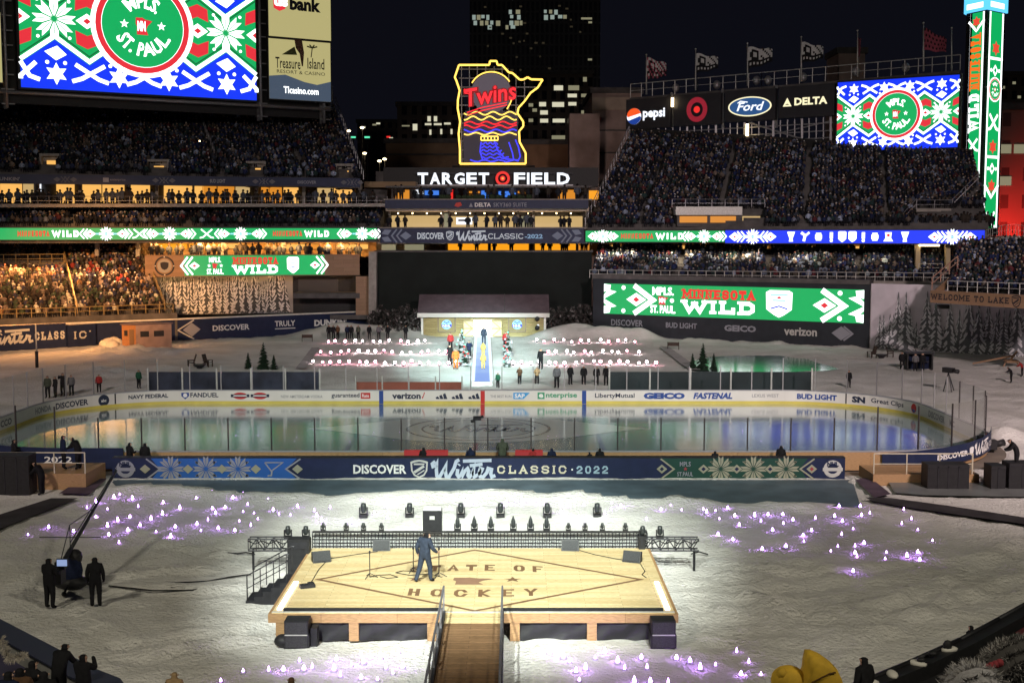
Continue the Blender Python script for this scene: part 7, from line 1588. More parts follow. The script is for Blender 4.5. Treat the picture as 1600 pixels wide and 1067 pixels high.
# cable on the snow
def cable(name, lab, pts, r=.03, z=.1, m=M_BLACK): mb = MB(); P = [gnd(x, y) + Vector((0, 0, z + .02 * math.sin(i * 2))) for i, (x, y) in enumerate(pts)]; mb.path(P, r, m, 5); tag(mb.build(name, loc=P[0]), lab, "cable")
cable("cable", "dark cable on the snow from the stage steps towards the camera crew", [(392, 901), (360, 906), (325, 911), (300, 913), (270, 915), (255, 918), (270, 922), (330, 920), (300, 926), (240, 926), (170, 920)])
cable("cable", "short dark cable on the snow below the left truss", [(356, 867), (372, 869), (385, 866), (398, 869)], .03); cable("cable", "short dark cable on the snow below the right truss", [(1080, 869), (1092, 866), (1106, 869)], .03)
# performer
person('walk', gnd(664, 909, ZS), R(-28), "performer in slate blue suit and dark hat walking on the stage with a microphone", 'slate', 'slate', 'black', 1.80, None, True, 2, gloves=False)

# ------------------------------------------------------------------ camera crane and crew, left
cp = gnd(112, 922)
CR = thing("camera_crane", "black camera crane with a long boom rising over the snow, between two crew", "camera crane", cp)
mb = MB(); [mb.tube(cp + Vector((0, 0, .55)), cp + Vector((.75 * math.cos(a), .75 * math.sin(a), .05)), .05, M_BLACK, n=5) for a in (.5, 2.6, 4.7)]; mb.tube(cp + Vector((0, 0, .1)), cp + Vector((0, 0, 1.5)), .08, M_BLACK, n=7)
[mb.ball(cp + Vector((.75 * math.cos(a), .75 * math.sin(a), .09)), .09, M_BLACK, 7, 5) for a in (.5, 2.6, 4.7)]; mb.build("dolly", CR)
piv = cp + Vector((0, 0, 1.5)); tip = at(182, 735, cp.y + 6.5); d = (tip - piv).normalized(); tail = piv - d * 1.5
mb = MB(); mb.tube(tail, piv, .09, M_BLACK, n=6); mb.tube(piv, tip, .075, M_DARK, .045, 6); mb.tube(piv + Vector((0, 0, .25)), tip + Vector((0, 0, .1)), .02, M_DARK, n=4); mb.build("boom", CR)
mb = MB(); [mb.tube(p_, q_, .018, M_DARK, n=4) for p_, q_ in ((piv, piv + Vector((0, 0, .9))), (piv + Vector((0, 0, .9)), tail), (piv + Vector((0, 0, .9)), lerp(piv, tip, .5)), (piv + Vector((-1.1, 0, .45)), piv + Vector((1.1, 0, .45))))]; mb.build("bracing", CR)
mb = MB(); mb.box(tail + Vector((-.1, 0, -.2)), (.55, .5, .5), M_BLACK); mb.box(tail + Vector((.1, 0, .2)), (.35, .3, .25), M_BLACK); mb.build("counterweight", CR)
mb = MB(); mb.ball(cp + Vector((-.02, 0, .75)), .45, CL['navy'], 10, 8, (1.0, .8, 1.25)); mb.ball(cp + Vector((.1, .1, 1.2)), .3, M_BLACK, 9, 6); mb.ball(cp + Vector((.0, 0, .3)), .55, M_BLACK, 10, 6, (1.1, .8, .5)); mb.build("weather_cover", CR)
mb = MB(); mb.box(tail + Vector((.25, -.3, .35)), (.34, .05, .22), emi("monitor_screen", srgb(150, 170, 215), .9)); mb.box(tail + Vector((.25, -.26, .35)), (.40, .05, .28), M_BLACK); mb.build("monitor", CR)
person('hold', gnd(78, 951), R(-20), "crew member in black winter clothes working the crane, left of it", 'black', 'black', 'black', 1.82, "camera crane crew", True, 1)
person('stand', gnd(150, 948), R(10), "crew member in black standing to the right of the camera crane", 'black', 'black', 'black', 1.80, "camera crane crew", True, 1)

# ------------------------------------------------------------------ platforms left and right of the rink's near side
def platform(lab, x0, x1, ytop, ybot, Y, depth, rails, cat="platform"):
    a, b = at(x0, ybot, Y), at(x1, ytop, Y); t = thing("camera_platform", lab, cat, (a.x, Y, 0)); mb = MB(); mb.bbox((a.x, Y, -.05), (b.x, Y + depth, b.z), W_PLY); mb.build("base", t)
    mb = MB(); rail_line(mb, [(rails[0], Y + .1, b.z), (rails[1], Y + .1, b.z)], 1.05, mat("cream_rail", (.55, .5, .38), .5), .035, 1.35); mb.tube((rails[1], Y + .1, b.z), (rails[1], Y + .1, b.z + 1.05), .04, MATS["cream_rail"], n=5); mb.build("rail", t); return b.z
Yp = gnd(100, 766).y
zl = platform("low plywood camera platform with cream rail at the left end of the rink", -60, 134, 740, 766, Yp, 3.0, (at(-60, 740, Yp).x, at(132, 740, Yp).x)); Yq = gnd(1440, 758).y
zr = platform("low plywood platform with cream rail at the right end of the rink", 1364, 1530, 741, 757, Yq, 2.6, (at(1366, 740, Yq).x, at(1520, 740, Yq).x))
def rack(x0, x1, y0, y1, Y, lab, n):
    a, b = at(x0, y1, Y), at(x1, y0, Y); t = thing("flight_case", lab, "case", (a.x, Y, 0), "black cases and racks beside the rink"); mb = MB(); mb.bbox((a.x, Y, .02), (b.x, Y + 1.0, b.z), M_BLACK); mb.build("body", t); mb = MB()
    for i in range(1, n): x = a.x + (b.x - a.x) * i / n; mb.bbox((x - .03, Y - .03, .1), (x + .03, Y - .002, b.z - .05), M_DARK)
    mb.bbox((a.x, Y - .03, b.z - .14), (b.x, Y - .004, b.z - .08), M_DARK); mb.build("trim", t)
Y1 = gnd(30, 771).y - .5; rack(-50, 44, 712, 771, Y1, "tall black equipment rack at the photo's left edge", 5); Y2 = gnd(1480, 766).y - .3; rack(1449, 1515, 726, 765, Y2, "pair of black flight cases in front of the right rail", 4); rack(1548, 1572, 728, 767, Y2, "narrow black case right of the pair of flight cases", 2); rack(1576, 1640, 724, 768, Y2, "black case at the right edge below the camera operator", 3)
for x, y, ps, h, l_ in ((48, 772, 'stand', 1.75, "crew member in black beside the tall rack, left of the pair"), (66, 773, 'lean', 1.8, "crew member in black beside the tall rack, nearer the rail")): person(ps, gnd(x, y), R(80), l_, 'black', 'black', 'black', h, "crew by the left rack")
Yw = 67.2
def curved_banner(lab, pts, txt):
    t = thing("event_banner", lab, "banner", Vector((pts[0][0].x, pts[0][0].y, 0))); mb = MB()
    for (a, ha), (b, hb) in zip(pts[:-1], pts[1:]): mb.prism([a, b, b + Vector((0, 0, hb)), a + Vector((0, 0, ha))], (0, .08, 0), M_NAVY)
    mb.build("cloth", t); return t
def bpt(s, off): p, n = bp_(s, off); return p
# right end: dark banner rising along the outside of the corner boards
s0 = ST_ + Q_ + SE_ + Q_
P = [(bpt(s0 - q, -.35) + Vector((0, 0, .15 + .04 * k)), 0.85 + .04 * k) for k, q in enumerate((.2, 2.0, 3.8, 5.6, 7.4, 9.2, 10.8))]
t = curved_banner("dark event banner curving up round the rink's near right corner", P, "")
def pband(pts):
    cum = [0]
    for (a, _), (b, _) in zip(pts[:-1], pts[1:]): cum.append(cum[-1] + (b - a).length)
    def f(x, y, k=0):
        for i in range(len(pts) - 1):
            if x <= cum[i + 1] or i == len(pts) - 2: break
        q = (x - cum[i]) / (cum[i + 1] - cum[i]); p = lerp(pts[i][0], pts[i + 1][0], q); h = pts[i][1] + (pts[i + 1][1] - pts[i][1]) * q; d = pts[i + 1][0] - pts[i][0]; d.z = 0; d.normalize(); n = Vector((d.y, -d.x, 0)); return p + Vector((0, 0, y * h)) + n * (.02 + .015 * k)
    return f, cum[-1]
f, L = pband(P); mb = MB(); D = Draw(mb, f); D.text("DISCOVER", L * .30, .3, L * .52, .62, M_WHITEP, 1, .03); shield(D, L * .56, .48, .5, .5, M_WHITEP, 1); script_winter(D, L * .59, .12, L * .80, .9, M_WHITEP, 1, .22); D.slab("CLASSIC", L * .81, .3, L * .97, .6, M_WHITEP, 1, .18, .3); mb.build("lettering", t)
s1 = s0 + ST_; P = [(bpt(s1 + q, -.35) + Vector((0, 0, .15)), 1.15) for q in (9.0, 7.0, 5.0, 3.0, 1.0, -1.0, -3.2)]; t = curved_banner("dark event banner round the rink's near left corner, by the photo's edge", P, ""); f, L = pband(P); mb = MB(); D = Draw(mb, f); D.slab("CLASSIC", L * .35, .3, L * .60, .6, M_WHITEP, 1, .18, .3); D.text("2022", L * .66, .3, L * .78, .6, M_WHITEP, 1, .02); mb.build("lettering", t)
# camera on its mount at the right corner
p = at(1540, 694, 72.0); t = thing("broadcast_camera", "black broadcast camera with long lens on the rink's near right corner", "camera", (p.x, p.y, 0)); mb = MB(); mb.box(p, (1.2, .5, .55), M_BLACK); mb.box(p + Vector((-.2, 0, .38)), (.5, .4, .3), M_BLACK); mb.build("body", t); mb = MB(); mb.tube(p + Vector((.6, 0, 0)), p + Vector((1.1, .1, .1)), .18, M_BLACK, .22, 8); mb.build("lens", t); mb = MB(); mb.tube(Vector((p.x, p.y, 0)), p, .09, M_DARK, n=6); [mb.tube(p + Vector((0, 0, -.4)), Vector((p.x + .6 * math.cos(a), p.y + .6 * math.sin(a), 0)), .05, M_DARK, n=5) for a in (.3, 2.4, 4.5)]; mb.build("tripod", t)
PP = [(100, 743, 'stand', Yp + 1.2, zl, 'navy', "person in dark blue coat standing on the left camera platform"), (124, 743, 'lean', Yp + 1.2, zl, 'black', "person in black bending forward on the left camera platform"), (22, 716, 'hold', 66.2, .0, 'black', "camera operator in black at the rink's near left corner"), (1588, 742, 'lean', Y2 + .6, .9, 'black', "camera operator in black leaning at the right edge above the cases")]
for x, y, ps, Y, z, c, l_ in PP: q = at(x, y, Y); person(ps, (q.x, Y, z), R(-60 if ps != 'lean' else 75), l_, c, 'black', 'black', 1.8)
# people along the near boards, seen from behind
for x, y, c, l_ in ((203, 0, 'black', "person in bulky black coat at the near boards, left of the pair"), (227, 0, 'black', "person in black with hood at the near boards, right of the pair"), (662, 0, 'black', "person in dark coat seated in the red bench, left end"), (735, 0, 'navy', "person in dark coat behind the near boards just left of centre"), (785, 0, 'olive', "large hooded person at the near boards right of the centre line"), (833, 0, 'red', "person in dark red coat by the right red bench"), (862, 0, 'navy', "person in navy by the right end of the right red bench"), (921, 0, 'black', "person crouching low behind the banner's top edge, left of two"), (937, 0, 'black', "person sitting up behind the banner's top edge, right of two"), (1117, 0, 'black', "person crouching behind the banner's green snowflake end"), (1220, 0, 'black', "person standing tall behind the banner's green snowflake end")):
    q = at(x, 712, 65.4); h = {785: 1.95, 203: 1.72, 227: 1.7, 1220: 1.55, 921: 1.2, 937: 1.4, 1117: 1.25, 662: 1.45, 735: 1.45, 833: 1.4, 862: 1.4}[x]; person('hold' if x in (785, 203) else 'stand', (q.x, 65.35, .05), R(random.Random(x).uniform(-50, 50)), l_, c, 'black', c if c != 'red' else 'black', h)
# overhead stick camera at centre ice
p = at(740, 705, 65.5); t = thing("pole_camera", "small black robotic camera on a thin pole at the near boards' centre", "camera", (p.x, p.y, 0)); q = at(742, 655, 65.5); mb = MB(); mb.tube((q.x, 65.5, 0), q, .035, M_BLACK, n=6); mb.build("pole", t); mb = MB(); mb.box(q + Vector((.12, 0, .06)), (.42, .25, .16), M_BLACK, rx=.2); mb.box(q + Vector((-.1, 0, -.1)), (.25, .2, .14), M_BLACK); mb.tube(q + Vector((.3, 0, .1)), q + Vector((.45, 0, .18)), .07, M_BLACK, n=7); mb.build("camera_head", t)

# ------------------------------------------------------------------ far side of the rink: cabin, forecourt, benches
Yc = gnd(754, 526).y; cl, cr = at(659, 500, Yc).x, at(852, 500, Yc).x; ze, zr_ = at(754, 490, Yc).z, at(754, 463, Yc + 3.4).z
CA = thing("log_cabin", "long log cabin with snowy roof and glowing white doorway", "cabin", ((cl + cr) / 2, Yc + 3.2, 0)); dl, dr = at(740, 500, Yc).x, at(768, 500, Yc).x
mb = MB(); mb.bbox((cl, Yc, 0), (dl - .3, Yc + .25, ze), W_LOG); mb.bbox((dr + .3, Yc, 0), (cr, Yc + .25, ze), W_LOG); zd = at(754, 500, Yc).z; mb.bbox((dl - .3, Yc, zd), (dr + .3, Yc + .25, ze), W_LOG); mb.bbox((cl, Yc + .25, 0), (cl + .25, Yc + 6.4, ze), W_LOG); mb.bbox((cr - .25, Yc + .25, 0), (cr, Yc + 6.4, ze), W_LOG); mb.bbox((cl + .25, Yc + 6.15, 0), (cr - .25, Yc + 6.4, ze), W_LOG)
for i in range(13):
    z = .15 + i * (ze - .2) / 13
    for a, b in ((cl, dl - .35), (dr + .35, cr)): mb.tube((a, Yc - .02, z), (b, Yc - .02, z), .10, W_LOG, n=6)
for x in (cl, cr): mb.prism([(x, Yc, ze), (x, Yc + 3.2, zr_), (x, Yc + 6.4, ze)], (.12 if x == cl else -.12, 0, 0), W_LOG)
mb.build("wall", CA)
mb = MB(); o = .5
for y0, y1 in ((Yc - .6, Yc + 3.2), (Yc + 7.0, Yc + 3.2)):
    zz0 = ze - .6 * (zr_ - ze) / 3.2; pr = [Vector((cl - o, y0, zz0)), Vector((cr + o, y0, zz0)), Vector((cr + o, y1, zr_)), Vector((cl - o, y1, zr_))]; mb.prism(pr, (0, 0, .25), mat("snowy_roof", (.12, .09, .105), .85, 0, .18, 1.2, .02))  # roof snow coloured dark to stand for the bright lamp missing it
rf = mb.build("roof", CA); mb = MB(); mb.bbox((cl - .5, Yc - .75, ze - .42), (cr + .5, Yc - .55, ze + .1), mat("fascia_white", (.6, .6, .56), .7)); mb.build("eave_board", rf)
for x in (cl + (cr - cl) / 3, cl + (cr - cl) * 2 / 3): mb = MB(); mb.prism([(x, Yc - .6, ze - .35 + .27), (x, Yc + 3.2, zr_ + .27), (x, Yc + 3.2, zr_ + .33), (x, Yc - .6, ze - .35 + .33)], (.08, 0, 0), M_DCONC); mb.build("roof_seam", rf)
for px in (698, 808):
    c = at(px, 508, Yc).x; mb = MB()
    for z in (ze * .22, ze * .84): mb.bbox((c - 1.1, Yc - .2, z - .09), (c + 1.1, Yc - .10, z + .09), W_DECK)
    for x in (-1.05, 1.05): mb.bbox((c + x - .09, Yc - .2, ze * .22), (c + x + .09, Yc - .10, ze * .84), W_DECK)
    wf = mb.build("window", CA); mb = MB(); mb.bbox((c - 1.0, Yc - .14, ze * .25), (c + 1.0, Yc - .11, ze * .81), emi("window_glow", srgb(215, 205, 120), .55)); mb.build("pane", wf)
    mb = MB(); D = Draw(mb, lambda x, y, k=0: Vector((c + x, Yc - .22 - .02 * k, y))); D.disc(0, ze * .53, .62, E_PALEBLUE, 1, ry=.60, n=20); D.rect(-.6, ze * .42, .6, ze * .54, E_BLUE, 2); D.text("NHL", -.5, ze * .435, .5, ze * .52, E_WHITE, 3, .03); D.stroke([(-.35, ze * .66), (0, ze * .6), (.35, ze * .66)], .09, E_BLUE, 2); mb.build("badge", wf)
mb = MB(); mb.bbox((dl, Yc + .5, .02), (dr, Yc + .6, zd), emi("door_glow", srgb(245, 255, 255), 5.0)); mb.build("glowing_doorway", CA)
for x0, x1 in ((dl - 1.25, dl - .05), (dr + .05, dr + 1.25)):
    mb = MB(); mb.bbox((x0, Yc - .22, .02), (x1, Yc - .14, zd), W_DECK); 
    for z in (.1, zd * .5, zd - .1): mb.bbox((x0, Yc - .27, z - .07), (x1, Yc - .222, z + .07), W_LOG)
    mb.tube((x0 + .1, Yc - .26, .15), (x1 - .1, Yc - .26, zd * .5), .06, W_LOG, n=4); mb.tube((x0 + .1, Yc - .26, zd - .15), (x1 - .1, Yc - .26, zd * .5), .06, W_LOG, n=4); mb.build("door", CA)
for x in (cl + .05, cr - .05): mb = MB(); mb.bbox((x - .14, Yc - .18, 0), (x + .14, Yc - .05, ze - .4), MATS["fascia_white"]); mb.build("corner_board", CA)
for k in (0, 1): p = at(840, 497 + 14 * k, Yc - .4); mb = MB(); mb.tube(p + Vector((0, .1, 0)), p + Vector((-.05, -.35, -.08)), .26, M_BLACK, .30, 10); mb.ball(p + Vector((.05, -.1, .2)), .16, E_LETTER, 7, 5); mb.build("cabin_speaker", CA)  # black speaker tube carrying a small glowing ball
# ramp of light from the door to the boards
pa_, pb_, pc_, pd_ = gnd(744, 526), gnd(764, 526), gnd(768, 604), gnd(739, 604)
RM = thing("light_ramp", "glowing pale blue runway from the cabin door to the rink", "runway", lerp(pa_, pd_, .5))
for i in range(8):
    u0, u1 = i / 8, (i + 1) / 8; mb = MB(); a, b, c, d_ = lerp(pd_, pa_, u0), lerp(pc_, pb_, u0), lerp(pc_, pb_, u1), lerp(pd_, pa_, u1); z = .45 + .05 * 0; k = i / 7
    col = emi("ramp_glow_%s" % "abcdefgh"[i], (lin(135 + 85 * k), lin(165 + 80 * k), lin(235 + 12 * k)), 1.1); mb.mesh([a + Vector((0, 0, z)), b + Vector((0, 0, z)), c + Vector((0, 0, z)), d_ + Vector((0, 0, z))], [(0, 1, 2, 3)], col); mb.build("lit_panel", RM)
mb = MB(); mb.prism([pd_ + Vector((-.1, -.1, 0)), pc_ + Vector((.1, -.1, 0)), pb_ + Vector((.1, 0, 0)), pa_ + Vector((-.1, 0, 0))], (0, 0, .42), M_PALE); mb.build("base", RM)
for a, b in ((pd_, pa_), (pc_, pb_)): mb = MB(); mb.tube(a + Vector((0, 0, .55)), b + Vector((0, 0, .55)), .16, emi("rail_white", srgb(235, 250, 255), 1.2), n=6); mb.build("edge_tube", RM)
# globe lamps on the snow
GR = "glowing globes in rows on the snow before the cabin"; gl = None; grng = random.Random(6)
E_GLOBE = emi("globe_light", srgb(255, 225, 233), 45.0); E_GLOBEP = emi("globe_pink", srgb(255, 160, 185), 45.0)
rows = ((536, list(range(512, 680, 14)) + list(range(838, 994, 14))), (553, list(range(503, 712, 14)) + list(range(856, 1008, 14))), (570, list(range(490, 720, 14)) + list(range(800, 1026, 14))))
for ri, (py, xs_) in enumerate(rows):
    for x in xs_:
        p = gnd(x + grng.uniform(-2.5, 2.5), py + grng.uniform(-2, 2)); pk = grng.random() < .5; mb = MB()
        t = thing("globe_lamp", ("pink tinted globe lamp" if pk else "white globe lamp") + " glowing on the snow in the " + ("row nearest the cabin", "middle row before the cabin", "row nearest the rink")[ri], "globe lamp", (p.x, p.y, 0), GR); s = grng.uniform(.10, .16)
        mb.lathe((p.x, p.y, -.05), [(s * .9, 0), (s * .9, .18), (s * .4, .2)], M_DARK, 8); mb.build("base", t); mb = MB(); mb.ball((p.x, p.y, .17 + s * .9), s, E_GLOBEP if pk else E_GLOBE, 9, 7); mb.build("globe", t)
# people and decorations in the forecourt
FOR = [(712, 577, 'stand', 'orange', 180, "person in orange costume left of the glowing runway"), (703, 570, 'stand', 'black', 150, "person in black beside the orange costume"), (733, 562, 'hold', 'navy', 200, "person in dark coat nearest the runway's left edge"), (704, 548, 'stand', 'red', 180, "person in red and white left of the decorated tree"), (790, 546, 'stand', 'red', 180, "person in red near the right decorated tree"), (845, 577, 'point', 'black', 150, "man in black with one arm raised right of the runway"), (755, 577, 'stand', 'yellow', 0, "person in yellow walking up the runway, nearer the rink"), (755, 558, 'stand', 'yellow', 0, "person in yellow on the runway nearer the cabin"), (756, 538, 'stand', 'slate', 180, "dim figure in the glowing doorway's light")]
for x, y, ps, c, rz, l_ in FOR:
    p = gnd(x, y, .45 if c in ('yellow', 'slate') else 0); person(ps, p, R(rz), l_, c, c if c in ('yellow', 'slate', 'orange') else 'black', 'black' if c != 'yellow' else 'yellow', 1.5 if c == 'yellow' else 2.0)
SEAT = [(494 - 0, 604), (778, 606), (812, 601), (839, 601), (870, 606), (891, 601), (912, 601), (932, 602), (947, 602)]
SLAB_ = ["person in dark green crouching right of the runway's foot", "person in brown cape seated behind the far boards, second right of the runway", "person in tan sash seated behind the far boards, third right of the runway", "person in grey jacket standing behind the far boards, tallest right of the runway", "person in black behind the far boards, left of the row of four", "person in black behind the far boards, second of the row of four", "person in black behind the far boards, third of the row of four", "person in dark coat behind the far boards, right end of the row of four"]
for (x, y), l_, c, h in zip(SEAT[1:], SLAB_, ('green', 'brown', 'tan', 'grey', 'black', 'black', 'black', 'black'), (1.3, 1.55, 1.55, 1.9, 1.7, 1.65, 1.65, 1.7)): p = gnd(x, y); person('hold' if c in ('brown', 'tan') else 'stand', p, R(random.Random(x).uniform(150, 210)), l_, c, 'black', 'black' if c != 'grey' else 'grey', h)
for x, y, c, h, l_ in ((75, 622, 'olive', 1.8, "person in olive coat by the far left curve of the rink, leftmost of four"), (87, 621, 'black', 1.7, "person in black by the far left curve, second of four"), (99, 619, 'black', 1.9, "person in black raising something by the far left curve, third of four"), (112, 618, 'grey', 1.7, "person in grey by the far left curve, right end of four"), (155, 613, 'red', 1.5, "person in dark red alone by the far left boards"), (217, 607, 'green', 1.6, "person in green behind the far boards by the blue bench"), (236, 609, 'black', .9, "person seated low behind the far boards by the blue bench's left end"), (250, 609, 'navy', 1.0, "person in navy seated by the blue bench"), (261, 609, 'black', 1.1, "person in black seated by the blue bench"), (285, 609, 'black', 1.05, "person in black seated by the blue bench's middle"), (307, 609, 'red', 1.0, "person in red trim seated by the blue bench's middle")):
    person('film' if 'raising' in l_ else 'stand', gnd(x, y), R(180 + random.Random(x).uniform(-60, 60)), l_, c, 'black', 'black', h)
for x, y, h, l_ in ((1326, 606, 1.5, "person in black behind the far boards, right of the green bench"), (1122, 604, 1.2, "seated player in dark kit behind the far boards, left of two"), (1142, 604, 1.3, "seated player in dark kit behind the far boards, right of two")): person('stand', gnd(x, y), R(190), l_, 'black', 'black', 'black', h)
def spruce(px, py, h, lab, deco=False, grp=None, snowy=0.0, name="spruce_tree", r=.30):
    p = gnd(px, py); t = thing(name, lab, "tree", (p.x, p.y, 0), grp); mb = MB(); mb.tube((p.x, p.y, 0), (p.x, p.y, h * .95), .07 * h / 2.5, M_BARK, .01, 6); mb.build("trunk", t)
    mb = MB(); g1 = mat("needles_dark", (.012, .03, .016), .9); g2 = mat("needles_mid", (.02, .05, .026), .9); sn = mat("needles_snow", (.5, .5, .52), .9); rg = random.Random(int(px * 7 + py)); n = 260
    for i in range(n):
        f = (i + rg.random()) / n; z = h * (.06 + .93 * f); rad = h * r * (1 - f) ** .85 * rg.uniform(.55, 1.1) + .03; a = rg.uniform(0, 6.283); d = Vector((math.cos(a), math.sin(a), 0)); s_ = Vector((-d.y, d.x, 0)); w_ = rad * .32 + .04; c = Vector((p.x, p.y, z))
        q = c + d * rad + Vector((0, 0, -rad * .35)); mb.poly([c, c + d * rad * .6 + s_ * w_ - Vector((0, 0, rad * .28)), q, c + d * rad * .6 - s_ * w_ - Vector((0, 0, rad * .28))], sn if rg.random() < snowy else rg.choice((g1, g1, g2)))
    mb.build("crown", t)
    if deco:
        mb = MB()
        for i in range(14): f = rg.random(); a = rg.uniform(0, 6.28); rr_ = h * r * (1 - f) ** .85; mb.ball((p.x + rr_ * math.cos(a), p.y + rr_ * math.sin(a) * .9 - .1, h * (.1 + .85 * f)), .10, rg.choice((E_LETTER, E_REDLIT, emi("tree_bulb", srgb(150, 255, 220), 1.6))), 6, 4)
        mb.build("baubles", t)
M_BARK = mat("bark", (.06, .04, .03), .9, 0, .3, 8)
for x, y, h, l_ in ((388, 577, 1.6, "small dark spruce behind the blue bench, leftmost of three"), (412, 577, 2.6, "tallest dark spruce of three behind the blue bench"), (428, 577, 1.4, "small dark spruce behind the blue bench, right of the tallest"), (1082, 578, 1.6, "small dark spruce at the pond's near edge, left of three"), (1098, 578, 2.6, "tallest dark spruce at the pond's near edge"), (1115, 578, 1.6, "small dark spruce at the pond's near edge, right of three")): spruce(x, y, h, l_, grp="small spruces behind the far boards", r=.33)
for x, y, h, l_ in ((722, 551, 2.6, "decorated spruce with lights left of the runway, by the cabin"), (727, 572, 2.2, "frosted spruce left of the runway, halfway to the rink"), (794, 556, 2.7, "decorated spruce with lights right of the runway"), (792, 573, 1.8, "small frosted spruce right of the runway, nearer the rink")): spruce(x, y, h, l_, True, "decorated spruces beside the runway", .45)
# frosted shrubs either side of the cabin
SHR = "frosted shrubs under the black wall"; srng = random.Random(31)
def shrub(px, lab):
    p = gnd(px, 524 + srng.uniform(-2, 2)); h = srng.uniform(2.6, 3.7); t = thing("shrub", lab, "shrub", (p.x, p.y, 0), SHR); mb = MB(); mb.tube((p.x, p.y, 0), (p.x, p.y, h * .6), .08, M_BARK, .02, 5); mb.build("stem", t); mb = MB()
    c1 = mat("shrub_dark", (.035, .032, .03), .9); c2 = mat("shrub_frost", (.17, .16, .16), .9)
    for i in range(150):
        a = srng.uniform(0, 6.28); f = srng.random(); rad = .95 * math.sin(math.pi * min(.97, .25 + f * .7)) * srng.uniform(.3, 1.05); c = Vector((p.x + rad * math.cos(a), p.y + rad * math.sin(a) * .8, .2 + h * f)); d1 = Vector((srng.gauss(0, 1), srng.gauss(0, 1), srng.gauss(0, 1.2))).normalized() * srng.uniform(.18, .38); d2 = Vector((srng.gauss(0, 1), srng.gauss(0, 1), srng.gauss(0, 1))).normalized() * .16; mb.poly([c - d1, c + d2, c + d1, c - d2], c2 if srng.random() < .22 else c1)
    mb.build("foliage", t)
for i, x in enumerate(range(583, 658, 11)): shrub(x, "frosted dark shrub in the row left of the log cabin")
for i, x in enumerate(range(862, 925, 11)): shrub(x, "frosted dark shrub in the row right of the log cabin")
# people standing in front of the left shrubs
for i, x in enumerate((514, 521, 528, 543, 549, 560, 577, 592, 606, 634)): person('stand', gnd(x, 530), R(180 + 30 * math.sin(i * 2.3)), "dark figure in winter coat standing before the frosted shrubs left of the cabin", ('black', 'black', 'brown', 'navy', 'black', 'olive', 'black', 'grey', 'black', 'black')[i], 'black', 'black', 1.75, "people waiting left of the cabin")
# players' benches behind the far boards
def bench(x0, x1, m, lab, posts):
    t = thing("players_bench", lab, "bench", (at((x0 + x1) / 2, 606, YF + 3.2).x, YF + 3.2, 0)); Yb = YF + 3.4; a, b = at(x0, 606, Yb).x, at(x1, 606, Yb).x; zt_ = at(700, 581, Yb).z; mb = MB(); mb.bbox((a, Yb, 0), (b, Yb + .12, zt_), m); mb.build("back_panel", t); mb = MB(); mb.bbox((a, YF + 1.6, .3), (b, YF + 2.1, .5), M_DARK); mb.build("seat", t); mb = MB(); [mb.bbox((a + (b - a) * i / posts - .06, Yb - .1, 0), (a + (b - a) * i / posts + .06, Yb - .005, zt_ + .3), M_PALE) for i in range(posts + 1)]; mb.build("frame", t)
bench(232, 500, mat("bench_blue", (.03, .035, .058), .4, 0, .5, .7), "long blue backed players' bench behind the far boards, left", 5); bench(952, 1268, mat("bench_dark", (.02, .03, .034), .4, 0, .35, .5), "long dark players' bench behind the far boards, right", 5)
t = thing("timekeeper_bench", "orange low bench behind the far boards left of the runway", "bench", at(630, 602, YF + 2.2)); mb = MB(); a, b = at(556, 602, YF + 2.2).x, at(722, 602, YF + 2.2).x; mb.bbox((a, YF + 2.2, 0), (b, YF + 2.4, at(600, 597, YF + 2.2).z), mat("bench_orange", (.32, .10, .07), .5, 0, .15, .6)); mb.build("panel", t); mb = MB(); [mb.bbox((a + (b - a) * i / 4 - .05, YF + 2.1, 0), (a + (b - a) * i / 4 + .05, YF + 2.195, 1.9), M_PALE) for i in range(5)]; mb.build("post", t)  # panel has a plain orange base colour
# booth, chairs, fire pit and other things on the outfield snow
p = gnd(190, 545); YO = p.y; t = thing("ice_fishing_shed", "small orange plywood shed on the snow by the left outfield fence", "shed", (p.x + 1.8, YO, 0)); xl, xr_ = at(191, 540, YO).x, at(214, 540, YO).x; zt_ = at(200, 508, YO).z
W_SHED = wood("shed_plywood", (.50, .22, .08), (.42, .18, .06), 1.0, 'XZ'); W_SHED2 = mat("shed_side", (.30, .21, .18), .8, 0, .2, 1)
pr = [Vector((xl, YO, 0)), Vector((xr_, YO - .3, 0)), Vector((xr_ + 3.4, YO + 1.7, 0)), Vector((xl + 1.4, YO + 2.4, 0))]; mb = MB(); mb.mesh([*pr[:2], pr[1] + Vector((0, 0, zt_)), pr[0] + Vector((0, 0, zt_))], [(0, 1, 2, 3)], W_SHED); mb.mesh([pr[1], pr[2], pr[2] + Vector((0, 0, zt_)), pr[1] + Vector((0, 0, zt_))], [(0, 1, 2, 3)], W_SHED2); mb.mesh([pr[2], pr[3], pr[3] + Vector((0, 0, zt_)), pr[2] + Vector((0, 0, zt_))], [(0, 1, 2, 3)], W_SHED2); mb.mesh([pr[3], pr[0], pr[0] + Vector((0, 0, zt_)), pr[3] + Vector((0, 0, zt_))], [(0, 1, 2, 3)], W_SHED2); mb.build("wall", t)
mb = MB(); mb.prism([q_ + Vector((0, 0, zt_ + .02)) + (q_ - (pr[0] + pr[2]) / 2).normalized() * .2 for q_ in pr], (0, 0, .16), mat("snowy_roof", (0, 0, 0))); mb.build("roof", t)
du = (pr[1] - pr[0]); dn = Vector((du.y, -du.x, 0)).normalized(); 
